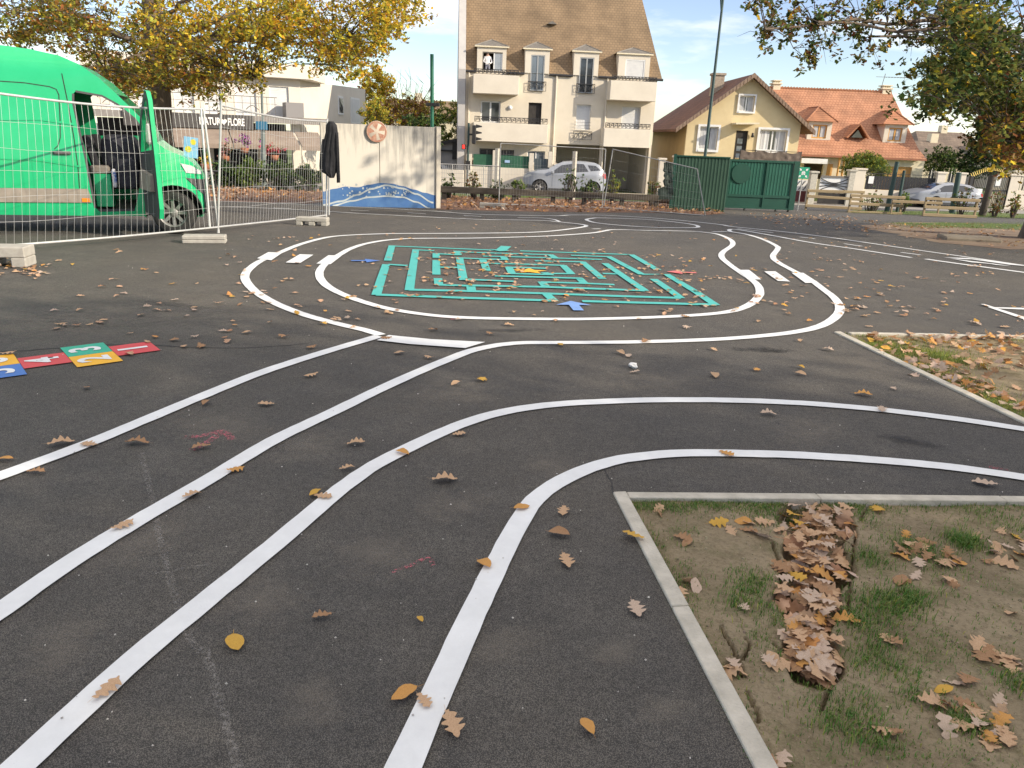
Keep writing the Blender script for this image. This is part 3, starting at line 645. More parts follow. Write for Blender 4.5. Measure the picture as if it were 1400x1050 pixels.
def rc(x0, x1, z0, z1): return [(x0, z0), (x1, z0), (x1, z1), (x0, z1)]
def window(par, x0, x1, z0, z1, y, kind='pane', fm=None, t=.06, mull=(.5,), bars=0, surround=None, pm=None):
    """a window part (frame) with its pane, curtain or shutter below it"""
    mb = MB(); fm = fm or M_trim
    mb.box(x0, x1, y, y + .06, z0, z0 + t).box(x0, x1, y, y + .06, z1 - t, z1).box(x0, x0 + t, y, y + .06, z0 + t, z1 - t).box(x1 - t, x1, y, y + .06, z0 + t, z1 - t)
    if kind != 'shutter':
        for q in mull: xc = x0 + (x1 - x0) * q; mb.box(xc - t * .6, xc + t * .6, y + .005, y + .055, z0 + t, z1 - t)
        for i in range(bars): zc = z0 + (z1 - z0) * (i + 1) / (bars + 1); mb.box(x0 + t, x1 - t, y + .01, y + .05, zc - .02, zc + .02)
    w = mb.build('window', fm, par)
    if kind == 'shutter':
        s = MB(); n = max(4, int((z1 - z0) / .09)); h = (z1 - z0 - 2 * t) / n
        for i in range(n): s.box(x0 + t, x1 - t, y + .02, y + .045, z0 + t + i * h + .005, z0 + t + (i + 1) * h)
        s.box(x0 + t, x1 - t, y + .046, y + .055, z0 + t, z1 - t)
        s.build('shutter', M_shut, w)
    else:
        MB().box(x0 + t * .5, x1 - t * .5, y + .03, y + .036, z0 + t * .5, z1 - t * .5).build('pane', pm or M_pane, w)
        if kind == 'curtain':
            mb = MB(); n = 24; xs = [x0 + t + (x1 - x0 - 2 * t) * i / n for i in range(n + 1)]
            for (a, b) in ((0, 9), (15, 24)):
                for i in range(a, b): mb.add([(xs[i], y + .012 + .01 * (i % 2), z0 + t), (xs[i + 1], y + .012 + .01 * ((i + 1) % 2), z0 + t), (xs[i + 1], y + .012 + .01 * ((i + 1) % 2), z1 - t), (xs[i], y + .012 + .01 * (i % 2), z1 - t)], [(0, 1, 2, 3)])
            mb.build('curtain', M_curt, w, fix=False)
    if surround:
        s = surround; mb = MB(); yy = y - .2
        mb.box(x0 - s, x1 + s, yy, yy + .04, z1, z1 + s).box(x0 - s, x0, yy, yy + .04, z0 - s, z1).box(x1, x1 + s, yy, yy + .04, z0 - s, z1).box(x0, x1, yy - .03, yy + .04, z0 - s, z0)
        mb.build('surround', M_trim if surround < .2 else M_cream, w)
    return w
def railing(par, x0, x1, z0, z1, y, ends=0, name='railing'):
    mb = MB(); h = z1 - z0; r = .014
    mb.box(x0, x1, y - .02, y + .02, z1 - .035, z1).box(x0, x1, y - .012, y + .012, z0, z0 + .02)
    n = max(2, int((x1 - x0) / (h * .8))); w = (x1 - x0) / n
    for i in range(n + 1): mb.box(x0 + i * w - .012, x0 + i * w + .012, y - .01, y + .01, z0, z1)
    for i in range(n):
        cx, cz = x0 + (i + .5) * w, (z0 + z1) / 2
        for s in (1, -1):
            pts = [(cx + s * (w * .23) + math.cos(q) * w * .24 * (1 - q / 11), y, cz + s * h * .1 + math.sin(q) * h * .34 * (1 - q / 11)) for q in [k * .7 for k in range(11)]]
            mb.tube(pts, r, 4, sm=False)
    for s in ((x0, 1), (x1, 1))[:2] if ends else ():
        mb.box(s[0] - .015, s[0] + .015, y, y + ends, z1 - .035, z1)
    return mb.build(name, M_iron, par)
# ------------------------------------------------------------------ apartment building
A = Frame(635.4, Y=45.8, ang=R(5)); z4 = lambda x0, y0, x1, y1, d=0: A.r(600 + .22143 * x0, .22143 * y0, 600 + .22143 * x1, .22143 * y1, d)
q4 = lambda x, y, d=0: A.p(600 + .22143 * x, .22143 * y, d)
apt = A.thing('apartment_building', 'cream apartment building with steep brown tiled roof, four dormers and solid balconies', 'building')
XR = q4(1350, 490)[0]; ZE = (q4(160, 432)[1] + q4(1345, 489)[1]) / 2; DEP = 11.0
holes = []; W2 = []
def hole(r, dz=0): holes.append(rc(*r)); return r
d1 = z4(268, 322, 392, 436); d2 = z4(565, 340, 650, 563); d3 = z4(865, 355, 952, 577); d4 = z4(1148, 368, 1270, 482)
w1 = hole(z4(258, 622, 380, 757)); w2 = hole(z4(552, 634, 633, 790)); w3 = hole(z4(848, 646, 936, 800)); w4 = hole(z4(1128, 660, 1243, 800))
g1 = hole(z4(250, 917, 346, 985)); g2 = hole(z4(374, 925, 465, 985)); g3 = hole(z4(545, 932, 655, 1010))
pass_ = z4(722, 893, 992, 1060); gar = z4(1010, 905, 1292, 1060)
holes += [rc(pass_[0], pass_[1], .02, pass_[3]), rc(gar[0], gar[1], .02, gar[3])]
dfr = [z4(236, 285, 416, 440), z4(532, 300, 682, 465), z4(832, 316, 985, 480), z4(1106, 331, 1300, 488)]
# French windows of the middle dormers cut the facade below the eaves
for d in (d2, d3): holes.append(rc(d[0], d[1], d[2], ZE - .004))
mb = MB(); wall(mb, rc(0, XR, 0, ZE), holes, 0, .24)
mb.box(XR - .24, XR - .003, .245, DEP, 0, ZE).box(.003, .24, .245, DEP, 0, ZE).box(.245, XR - .245, DEP - .24, DEP, 0, ZE).box(.245, XR - .245, 4.6, 4.7, .0, gar[3] + .3)
mb.build('wall', M_render, apt)
RISE = 8.6; SL = DEP / 2 / RISE
mb = MB(); hx = q4(1255, 0, 3.0)[0]
ov = 0; rz = ZE - .02
def roofp(x, z): return (x, (z - rz) * SL - ov * .6, z)
ZR = rz + RISE
rightx = lambda z: XR + .28 - (z - rz) * (XR + .28 - q4(1255, 0, ((q4(1255, 0, 3.0)[1]) - rz) * SL)[0]) / (q4(1255, 0, 3.2)[1] - rz)
top = [roofp(-.02, rz), roofp(XR + .28, rz), roofp(rightx(ZR), ZR), roofp(-.02, ZR)]
bk = [(p[0], DEP + .4 - (p[1] + ov * .6) , p[2]) for p in top]
rh = [rc(f[0] + .1, f[1] - .1, ZE + .03, f[3] - .05) for f in dfr]
vs_, tri_ = tess([[(p[0], p[2]) for p in top]] + rh); mb.add([roofp(v.x, v.y) for v in vs_], [tuple(t) for t in tri_])
mb.add([top[1], bk[1], bk[2], top[2]], [(0, 1, 2, 3)]); mb.add(bk, [(0, 3, 2, 1)])
rf = mb.build('roof', T_brown, apt)
MB().xz([(-.02, 0), (-.02, .01), (-.02, .02)], 0, .1) if 0 else None
mb = MB(); mb.prism([(-.42, -.32, 0), (-.42, DEP + .3, 0), (-.42, DEP + .3, rz - .1), (-.42, DEP / 2 + .2, ZR + .25), (-.42, DEP / 2 - .5, ZR + .25), (-.42, -.42, rz + .05)], (.397, 0, 0)); mb.build('gable_wall', M_gable, apt)  # grey of this end wall stands in for its shade
mb = MB(); gx = [-.02] + [v for f in dfr for v in (f[0] - .02, f[1] + .02)] + [XR + .3]
for a_, b_ in zip(gx[::2], gx[1::2]): MB().tube([(a_, -.09, rz - .02), (b_, -.09, rz - .03)], .07, 8).build('gutter', M_iron, apt)
for x, y0, y1 in ((712, 478, 1030), (1022, 490, 1030), (182, 450, 1000)):
    px = q4(x, (y0 + y1) / 2)[0]; MB().tube([(px, -.06, 0), (px, -.06, q4(x, y0)[1]), (px, -.1, q4(x, y0)[1] + .1)], .05, 8).build('drainpipe', M_render2, apt)
v = q4(675, 172, 3.2); MB().prism([(v[0] - .25, (v[1] - rz) * SL - .3, v[1]), (v[0] + .3, (v[1] - rz) * SL - .3, v[1]), (v[0] + .02, (v[1] - rz) * SL - .3, v[1] + .16)], (0, .4, 0)).build('roof_vent', M_zinc, rf)
# dormers
for i, (f, w) in enumerate(zip(dfr, (d1, d2, d3, d4))):
    x0, x1, z0, z1 = f; zb = ZE + .004; yb = lambda z: (z - rz) * SL + .3
    mb = MB(); wall(mb, rc(x0, x1, zb, z1), [rc(w[0], w[1], max(w[2], zb + .002), w[3])], -.08, .07)
    for x in (x0 + .004, x1 - .084): mb.prism([(x, -.006, zb), (x, yb(z1), z1), (x, -.006, z1)], (.08, 0, 0))
    dm = mb.build('dormer', M_render2, apt)
    xm = (x0 + x1) / 2; za = q4([325, 605, 905, 1205][i], [238, 252, 268, 288][i])[1]; o = .14
    yr = yb(za) ; yr1 = yb(z1)
    e = [(x0 - o, -.16, z1), (x1 + o, -.16, z1), (x1 + o, yr1, z1), (x0 - o, yr1, z1)]; rA_ = (xm, .55, za); rB = (xm, yr + .3, za)
    mb = MB(); mb.add(e + [rA_, rB], [(0, 1, 4), (1, 2, 5, 4), (3, 0, 4, 5), (0, 3, 2, 1)]); mb.tube([e[0], rA_, rB], .03, 5, sm=False).tube([e[1], rA_], .03, 5, sm=False); mb.build('dormer_roof', M_zinc, dm)
    mb = MB(); mb.box(x0 - o, x1 + o, -.19, -.05, z1 - .07, z1 - .004); mb.build('dormer_cornice', M_cream, dm)
    if i == 0: 
        MB().box(w[0], w[1], -.05, -.01, w[3] - .06, w[3]).box(w[0], w[0] + .06, -.05, -.01, w[2], w[3] - .063).build('window', M_zinc, apt); wx = w[0] + (w[1] - w[0]) * .56
        wn = MB().box(wx, wx + .06, -.05, -.005, w[2], w[3] - .063).box(w[1] - .06, w[1], -.05, -.005, w[2], w[3] - .063).build('window', M_trim, apt); MB().box(wx + .061, w[1] - .061, -.03, -.024, w[2], w[3] - .063).build('pane', mat('curtained_pane', (.33, .36, .39), .2, (.24, .27, .3), 2), wn)
    if i in (1, 2): window(apt, w[0], w[1], w[2], w[3], -.07, 'pane', mull=(.5,), bars=0, fm=mat('grey_frame', (.32, .33, .33), .5), pm=glass('reflective_pane', (.14, .17, .2), .05) if i == 1 else M_pane)
    if i == 3: window(apt, *w, -.07, 'shutter')
for d in (d2, d3): railing(apt, d[0] - .12, d[1] + .12, d[2], d[2] + (d[3] - d[2]) * .27, -.12)
railing(apt, w3[0] - .12, w3[1] + .12, z4(833, 810, 930, 862)[2], z4(833, 810, 930, 862)[3] , -.12)
mb = MB(); x0_, x1_, za_, zb_ = z4(833, 755, 936, 812); [mb.box(x0_, x1_, -.13, -.11, zb_ - k * (zb_ - za_) / 3 - .015, zb_ - k * (zb_ - za_) / 3) for k in range(3)]; mb.build('window_guard', M_iron, apt)
window(apt, *w1, .14, 'pane', mull=(.5,), t=.08); window(apt, *w2, .14, 'pane', fm=M_dark, mull=(), pm=M_dark); window(apt, *w3, .14, 'shutter'); window(apt, *w4, .14, 'shutter')
window(apt, *g1, .14, 'pane', fm=M_zinc); window(apt, *g2, .14, 'pane', fm=M_zinc); window(apt, *g3, .14, 'pane', fm=M_trim, pm=glass('reflective_pane', (.14, .17, .2), .05))
for i, (b, rl) in enumerate((((212, 462, 495, 580), (236, 430, 495, 462)), ((1058, 502, 1345, 622), (1062, 476, 1335, 504)), ((214, 762, 672, 878), (212, 730, 668, 765)), ((1018, 797, 1305, 910), (1025, 767, 1305, 800)))):
    x0, x1, z0, z1 = z4(*b, -1.05); mb = MB(); mb.box(x0, x1, -1.05, -.93, z0, z1).box(x0, x0 + .12, -.927, -.003, z0, z1).box(x1 - .12, x1, -.927, -.003, z0, z1).box(x0 + .123, x1 - .123, -.927, -.003, z0, z0 + .18)
    bl = mb.build('balcony', M_render2, apt, bevel=.015)
    q = z4(*rl, -1.0); railing(bl, x0 + .05, x1 - .05, z1 + .02, z1 + .02 + (q[3] - q[2]), -1.0)
lp = q4(440, 665); MB().lathe([(0, -.1), (.1, -.08), (.13, 0)], 12, axis='y', c=(lp[0], -.02, lp[1])).build('wall_lamp', M_trim, apt)
# ------------------------------------------------------------------ cream gabled house
H1 = Frame(936.5, Y=46.9, ang=0); q6 = lambda x, y, d=0: H1.p(880 + .219 * x, 80 + .219 * y, d); z6 = lambda x0, y0, x1, y1, d=0: H1.r(880 + .219 * x0, 80 + .219 * y0, 880 + .219 * x1, 80 + .219 * y1, d)
hs1 = H1.thing('gabled_house', 'yellow rendered house with dark brown gabled roof behind the green gate', 'house')
ap = q6(690, 130); xl = q6(262, 520)[0]; xr = q6(967, 520)[0]; ap = ((xl + xr) / 2 + .1, ap[1] + .1); zeL = q6(275, 398)[1]; sl1 = (ap[1] - zeL) / (ap[0] - xl); zeR = ap[1] - sl1 * (xr - ap[0])
hw1 = z6(595, 232, 690, 332); hw2 = z6(345, 425, 460, 570); hd = z6(568, 450, 643, 640); hf = z6(718, 445, 890, 578)
mb = MB(); wall(mb, [(xl, 0), (xr, 0), (xr, zeR), ap, (xl, zeL)], [rc(*h) for h in (hw1, hw2, hd, hf)], 0, .24)
D1 = 12.0
mb.box(xr - .24, xr - .003, .245, D1, 0, zeR).box(xl + .245, xr - .245, D1 - .2, D1, 0, zeL); mb.build('wall', M_yellow, hs1)
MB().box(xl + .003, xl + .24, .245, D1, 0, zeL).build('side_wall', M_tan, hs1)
mb = MB(); th = .14; oh = .75; of = .45; zt_ = lambda x, s: ap[1] + .16 - sl1 * abs(x - ap[0])
xL = xl - oh; xR = xr + oh; yb_ = D1 + .3; hip = 3.0
for xe in (xL, xR):
    ze = zt_(xe, 0); P = [(xe, -of, ze), (ap[0], -of, ap[1] + .16), (ap[0], yb_ - hip, ap[1] + .16), (xe, yb_, ze)]
    mb.hexa([(x, y, z - th) for x, y, z in P], P)
mb.add([(xL, yb_, zt_(xL, 0)), (xR, yb_, zt_(xR, 0)), (ap[0], yb_ - hip, ap[1] + .16)], [(0, 1, 2)])
rf = mb.build('roof', T_brownd, hs1)
mb = MB()
for xe in (xL, xR):   # verge tiles along the gable
    n = 22
    for i in range(n):
        a = i / n; b = (i + .86) / n; xa = ap[0] + (xe - ap[0]) * a; xb = ap[0] + (xe - ap[0]) * b
        mb.hexa([(xa, -of - .05, zt_(xa, 0) - .2), (xb, -of - .05, zt_(xb, 0) - .2), (xb, -of + .1, zt_(xb, 0) - .2), (xa, -of + .1, zt_(xa, 0) - .2)], [(xa, -of - .05, zt_(xa, 0) + .05), (xb, -of - .05, zt_(xb, 0) + .03), (xb, -of + .1, zt_(xb, 0) + .03), (xa, -of + .1, zt_(xa, 0) + .05)])
mb.build('verge_tiles', mat('verge_tile', (.2, .13, .09), .85, (.28, .2, .14), 5), rf)
cx = q6(458, 150, 4)[0]; zc = q6(458, 108, 4)[1]; MB().box(cx - .35, cx + .35, 3.6, 4.3, zc - 2.6, zc).box(cx - .42, cx + .42, 3.53, 4.37, zc + .003, zc + .14).build('chimney', mat('chimney_brick', (.3, .24, .18), .9, (.42, .36, .28), 7), rf, bevel=.01)
mb = MB(); mb.xz([(q6(548, 415)[0], q6(548, 412)[1]), (q6(690, 415)[0], q6(690, 412)[1]), (q6(690, 415)[0], q6(690, 402)[1]), (q6(548, 415)[0], q6(548, 402)[1])], -1.0, -.003); mb.build('door_canopy', M_cream, hs1)
window(hs1, *hw1, .12, 'curtain', surround=.09); window(hs1, *hw2, .12, 'curtain', surround=.12, mull=(.5,)); 
window(hs1, *hf, .12, 'curtain', surround=.12, mull=(.25, .5, .75), t=.07)
dw = hd; mb = MB(); mb.box(dw[0], dw[1], .12, .17, dw[2], dw[3]); dr = mb.build('door', M_dark, hs1); mb = MB(); [mb.box(dw[0] + .15, dw[1] - .25, .105, .118, dw[3] - .3 - k * .42, dw[3] - .02 - k * .42) for k in range(1, 4)]; mb.build('door_pane', glass('reflective_pane', (.14, .17, .2), .05), dr)
t = q6(676, 480); MB().lathe([(.03, -.12), (.09, -.1), (.06, .12), (.02, .14)], 10, c=(t[0], -.14, t[1])).build('wall_lamp', M_iron, hs1)
mb = MB(); p0 = z6(615, 575, 975, 700, -1.6); mb.box(p0[0], p0[1], -1.7, -.003, 0, p0[2] + .6); mb.build('terrace', M_yellow, hs1)
# the tarpaulin screen round the terrace
tx0, tx1, tz0, tz1 = z6(600, 578, 982, 640, -1.75); mb = MB(); n = 40; rows = 6
vs_ = []; 
for j in range(rows + 1):
    for i in range(n + 1):
        x = tx0 + (tx1 - tx0) * i / n; z = tz1 - (tz1 - tz0 + .1) * j / rows - .09 * math.sin(i / n * PI * 3) ** 2 * (1 - j / rows) + .02 * noise.noise((i, j, 3)); vs_.append((x, -1.85 + .07 * noise.noise((i * .4, j * .8, 1)), z))
mb.add(vs_, [(j * (n + 1) + i, j * (n + 1) + i + 1, (j + 1) * (n + 1) + i + 1, (j + 1) * (n + 1) + i) for j in range(rows) for i in range(n)], 0, True)
ts = thing('tarpaulin_screen', 'sagging brown tarpaulin tied along the terrace rail above the green gate', 'tarpaulin', H1.o, H1.a)
mb.build('cloth', mat('brown_tarpaulin', (.1, .075, .058), .8, (.17, .13, .1), 4, 6), ts, fix=False)
mb = MB(); 
for i in range(5): x = tx0 + (tx1 - tx0) * i / 4; mb.tube([(x, -1.76, tz0 - .5), (x, -1.76, tz1 + .04)], .025, 6)
mb.tube([(tx0, -1.76, tz1), (tx1, -1.76, tz1)], .02, 6); mb.build('rail', M_iron, ts)
# ------------------------------------------------------------------ orange roofed house
H2 = Frame(1063, Y=52.5, ang=0); q7 = lambda x, y, d=0: H2.p(1040 + .25714 * x, 80 + .25714 * y, d); z7 = lambda x0, y0, x1, y1, d=0: H2.r(1040 + .25714 * x0, 80 + .25714 * y0, 1040 + .25714 * x1, 80 + .25714 * y1, d)
hs2 = H2.thing('tiled_house', 'low cream house under a big orange tiled roof with two dormers', 'house')
xe0 = q7(60, 515)[0]; xe1 = q7(880, 535, -.5)[0]; zE2 = q7(880, 532, -.5)[1]; zE2 = (zE2 + q7(230, 512, -.5)[1]) / 2; zr2 = q7(400, 172, 5.0)[1]; xrr = q7(697, 185, 5.0)[0]; wr = q7(862, 600)[0]
gd = z7(655, 575, 800, 650); od = z7(350, 560, 378, 640)
mb = MB(); wall(mb, rc(xe0 + .3, wr, 0, zE2), [rc(gd[0], gd[1], .03, gd[3]), rc(*z7(225, 560, 330, 640))], 0, .24)
mb.box(wr - .24, wr - .003, .245, 10, 0, zE2).box(xe0 + .3, xe0 + .54, .245, 10, 0, zE2).box(xe0 + .6, wr - .3, 3, 3.1, 0, zE2); mb.build('wall', M_cream, hs2)
mb = MB(); prof = [(-.55, zE2), (.5, zE2 + .62), (5.0, zr2)]     # eaves kick out
xs_ = [(xe0, xe1), (xe0, xe1 - (xe1 - xrr) * .28), (xe0 + .3, xrr)]
for i in range(2):
    (y0, za), (y1, zb) = prof[i], prof[i + 1]
    mb.add([(xs_[i][0], y0, za), (xs_[i][1], y0, za), (xs_[i + 1][1], y1, zb), (xs_[i + 1][0], y1, zb)], [(0, 1, 2, 3)])
    mb.add([(xs_[i][0], 10.4 - y0, za), (xs_[i][1], 10.4 - y0, za), (xs_[i + 1][1], 10.4 - y1 + (.4 if i == 1 else 0), zb), (xs_[i + 1][0], 10.4 - y1, zb)], [(3, 2, 1, 0)])
    mb.add([(xs_[i][1], y0, za), (xs_[i][1], 10.4 - y0, za), (xs_[i + 1][1], 10.4 - y1, zb), (xs_[i + 1][1], y1, zb)], [(0, 1, 2, 3)])
    mb.add([(xs_[i][0], y0, za), (xs_[i][0], 10.4 - y0, za), (xs_[i + 1][0], 10.4 - y1, zb), (xs_[i + 1][0], y1, zb)], [(3, 2, 1, 0)])
rf2 = mb.build('roof', T_orange, hs2)
mb = MB(); n = 44
for i in range(n): a = xs_[2][0] + (xs_[2][1] - xs_[2][0]) * i / n; mb.tube([(a, 5.1, zr2 + .02), (a + (xs_[2][1] - xs_[2][0]) / n * .9, 5.1, zr2 + .07)], [.1, .13], 6, sm=False)
mb.build('ridge_tiles', T_oranged, rf2)
mb = MB(); mb.box(xe0, xe1, -.62, -.5, zE2 - .12, zE2 - .01); mb.build('gutter', mat('copper_gutter', (.32, .12, .06), .5, (.25, .1, .05), 3), hs2)
for (cx0, cy0, cx1, cy1) in ((62, 118, 100, 165), (640, 145, 685, 190)):
    x0, x1, z0, z1 = z7(cx0, cy0, cx1, cy1, 5.2); mb = MB(); mb.box(x0, x1, 4.9, 5.6, z0 - 1.2, z1 - .25).box(x0 - .08, x1 + .08, 4.82, 5.68, z1 - .247, z1 - .14)
    for k in range(4): mb.box(x0 + .05 + k * (x1 - x0 - .2) / 3, x0 + .15 + k * (x1 - x0 - .2) / 3, 4.95, 5.5, z1 - .137, z1 - .04)
    mb.box(x0 - .05, x1 + .05, 4.85, 5.65, z1 - .037, z1 + .03); mb.build('chimney', M_cream, rf2, bevel=.01)
slope_y = lambda z: .5 + (z - prof[1][1]) * 4.5 / (zr2 - prof[1][1])
for (fx0, fy0, fx1, fy1, ax, ay) in ((250, 328, 376, 442, 310, 254), (655, 344, 776, 458, 710, 274)):
    dd = .9; x0, x1, z0, z1 = z7(fx0, fy0, fx1, fy1, dd); za = q7(ax, ay, dd)[1]; xm = (x0 + x1) / 2; w = (x0 + .3, x1 - .3, z0 + .2, z1 - .28)
    mb = MB(); wall(mb, rc(x0, x1, z0, z1), [rc(*w)], dd, .15)
    for x in (x0 + .004, x1 - .104): mb.prism([(x, dd + .152, z0), (x, slope_y(z1) + .3, z1), (x, dd + .152, z1)], (.1, 0, 0))
    dm = mb.build('dormer', M_render2, hs2)
    o = .28; e = [(x0 - o, dd - .25, z1 - .08), (x1 + o, dd - .25, z1 - .08), (x1 + o, slope_y(z1) + .3, z1 - .08), (x0 - o, slope_y(z1) + .3, z1 - .08)]; r1 = (xm, dd + .75, za); r2 = (xm, slope_y(za) + .4, za)
    mb = MB(); mb.add(e + [r1, r2], [(1, 2, 5, 4), (3, 0, 4, 5), (0, 3, 2, 1), (0, 1, 4)]); mb.tube([e[0], r1, r2], .06, 5).tube([e[1], r1], .06, 5); mb.build('dormer_roof', T_oranged, dm)
    window(hs2, *w, dd + .08, 'curtain', fm=M_gdoor, t=.09)
x0, x1, z0, z1 = z7(436, 350, 552, 422, 1.5); mb = MB(); xm = (x0 + x1) / 2; yb0 = slope_y(z0) - .5
mb.add([(x0, yb0, z0), (xm, yb0, z1), (xm, slope_y(z1) + .2, z1), (x0, yb0 + .9, z0)], [(0, 1, 2, 3)]); mb.add([(x1, yb0, z0), (xm, yb0, z1), (xm, slope_y(z1) + .2, z1), (x1, yb0 + .9, z0)], [(3, 2, 1, 0)])
mb.tube([(x0, yb0, z0), (xm, yb0, z1), (x1, yb0, z0)], .09, 6, sm=False)
td = mb.build('dormer_roof', T_oranged, hs2); MB().prism([(x0 + .35, yb0 + .15, z0 + .02), (x1 - .35, yb0 + .15, z0 + .02), (xm, yb0 + .15, z1 - .35)], (0, .05, 0)).build('pane', M_pane, td)
MB().box(gd[0], gd[1], .15, .2, .03, gd[3]).build('garage_door', M_gdoor, hs2)
MB().box(od[0], od[1], -.03, .03, od[2], od[3]).build('window_shutter', M_gdoor, hs2)
x0, x1, z0, z1 = z7(218, 528, 357, 556, -.9); MB().box(x0, x1, -.9, -.003, z1 - .35, z1 - .05).build('awning_box', M_trim, hs2)
for x in (400, 425): p = q7(x, 580)[0]; MB().tube([(p, -.4, 0), (p, -.4, zE2 - .1)], .07, 6).build('porch_post', M_gdoor, hs2)
an = thing('roof_antenna', 'thin television antenna standing beside the right chimney of the orange roof', 'antenna', H2.o, H2.a)
x, z = q7(640, 165, 5.3); zt2 = q7(640, 80, 5.3)[1]; MB().tube([(x - .1, 5.3, z - .5), (x + .12, 5.3, zt2)], .022, 5).build('mast', M_zinc, an)
mb = MB(); zz = q7(640, 98, 5.3)[1]; mb.tube([(x - .5, 5.3, zz), (x + 1.6, 5.3, zz + .02)], .014, 4)
for k in range(7): mb.tube([(x + .3 + k * .2, 5.0, zz), (x + .3 + k * .2, 5.6, zz)], .01, 4)
mb.tube([(x + 1.5, 5.3, zz - .35), (x + 1.5, 5.3, zz + .35)], .012, 4); mb.build('aerial', M_zinc, an)
# ------------------------------------------------------------------ flat-roofed shop
SH = Frame(414, Y=45.5, ang=R(26)); q2 = lambda x, y, d=0: SH.p(240 + .2714 * x, 60 + .2714 * y, d); z2 = lambda x0, y0, x1, y1, d=0: SH.r(240 + .2714 * x0, 60 + .2714 * y0, 240 + .2714 * x1, 60 + .2714 * y1, d)
shop = SH.thing('flower_shop', 'white flat-roofed building with a dark shop fascia and awnings behind the oak', 'shop')
zTop = q2(600, 180)[1]; zF = q2(500, 368)[1]; xS0 = q2(-420, 300)[0]
wins = [z2(a, 215, b, 366) for a, b in ((-330, -230), (-190, -100), (-10, 95), (145, 232), (302, 408), (474, 572))]
mb = MB(); wall(mb, [(xS0, zF), (0, zF), (0, zTop), (xS0, zTop)], [rc(w[0], w[1], w[2], w[3]) for w in wins], 0, .24)
mb.box(xS0, xS0 + .2, .245, 11, zF, zTop).box(xS0, -.003, .245, 10.9, zF, zF + .2)
sw = mb.build('wall', M_whiteb, shop)
for w in wins: window(shop, *w, .1, 'shutter')
Bw = PV(500, 150, 57.5) - SH.o; Bx, By = Bw.dot(SH.u), Bw.dot(SH.n); sd_ = Vector((Bx, By)).normalized(); sn_ = Vector((sd_.y, -sd_.x)); Ls = Vector((Bx, By)).length
zTB = PV(500, 122, 57.5).z - SH.o.z
mb = MB(); mb.prism([(xS0 - .3, -.7, zTop + .004), (.5, -.7, zTop + .004), (sd_.x * 3.2 + .3, sd_.y * 3.2, zTop + .004), (xS0 - .3, 10, zTop + .004)], (0, 0, .75)); mb.build('roof', M_whiteb, shop, bevel=.02)
P0 = Vector((-.002, .245)); P1 = Vector((Bx, By))
def sdp(a, o, z): q = P0 + (P1 - P0) * a + sn_ * o; return (q.x, q.y, z)
mb = MB(); mb.hexa([sdp(0, -.24, -.6), sdp(1, -.24, -.6), sdp(1, 0, -.6), sdp(0, 0, -.6)], [sdp(0, -.24, zTop - .003), sdp(1, -.24, zTB), sdp(1, 0, zTB), sdp(0, 0, zTop - .003)]); mb.build('side_wall', M_whiteb, shop)
mb = MB(); mb.add([sdp(0, 0, zTop - .01), sdp(1, 0, zTB - .01), (xS0, 14, zTop - .3), (xS0, .3, zTop - .01)], [(0, 1, 2, 3)]); mb.build('flat_roof', M_whiteb, shop, fix=False)
for a0, a1, za, zb in ((.52, .6, .62, 1.75), (.72, .88, .62, 2.3)):
    zc = zTop + (zTB - zTop) * a0
    mb = MB(); mb.hexa([sdp(a0, .0, zc - zb), sdp(a1, 0, zc - zb), sdp(a1, .05, zc - zb), sdp(a0, .05, zc - zb)], [sdp(a0, 0, zc - za), sdp(a1, 0, zc - za), sdp(a1, .05, zc - za), sdp(a0, .05, zc - za)]); w = mb.build('window', M_trim, shop)
    mb = MB(); mb.hexa([sdp(a0 + .01, .052, zc - zb + .12), sdp(a1 - .01, .052, zc - zb + .12), sdp(a1 - .01, .06, zc - zb + .12), sdp(a0 + .01, .06, zc - zb + .12)], [sdp(a0 + .01, .052, zc - za - .12), sdp(a1 - .01, .052, zc - za - .12), sdp(a1 - .01, .06, zc - za - .12), sdp(a0 + .01, .06, zc - za - .12)]); mb.build('pane', M_pane if a0 < .6 else M_shut, w)
mb = MB(); mb.box(xS0, 1.2, -1.3, -.003, zF - .34, zF - .003); mb.build('balcony_slab', mat('grey_slab', (.2, .185, .17), .85, (.26, .24, .22), 3), shop)
mb = MB(); mb.box(xS0, -1.5, -1.27, -1.23, zF + .95, zF + .99).box(xS0, -1.5, -1.26, -1.24, zF + .62, zF + .64); [mb.tube([(xS0 + k * .42, -1.25, zF), (xS0 + k * .42, -1.25, zF + .95)], .011, 4) for k in range(int((-1.5 - xS0) / .42) + 1)]
for k in range(int((-1.6 - xS0) / 1.7)): mb.tube([(xS0 + .5 + k * 1.7 + q * .11, -1.25, zF + .3 + .22 * math.sin(q * .52)) for q in range(7)], .02, 4, sm=False)
mb.build('railing', M_zinc, shop)
b = z2(556, 305, 645, 380, -1.2); MB().box(b[0], b[1], -1.3, -.2, zF + .003, zF + (b[3] - b[2])).build('balcony_screen', mat('grey_panel', (.24, .23, .225), .8), shop)
fx0, fx1, fz0, fz1 = z2(60, 365, 392, 408, -1.35); fz1 = zF + .0; fz0 = zF - .72
MB().box(fx0 - 3, fx1, -1.42, -1.32, fz0, fz1).build('shop_sign', mat('dark_fascia', (.05, .045, .042), .6, (.07, .065, .06), 4), shop)
sg = [o for o in shop.children if o.name.startswith('shop_sign')][0]
M_let = mat('sign_lettering', (.75, .74, .7), .6)
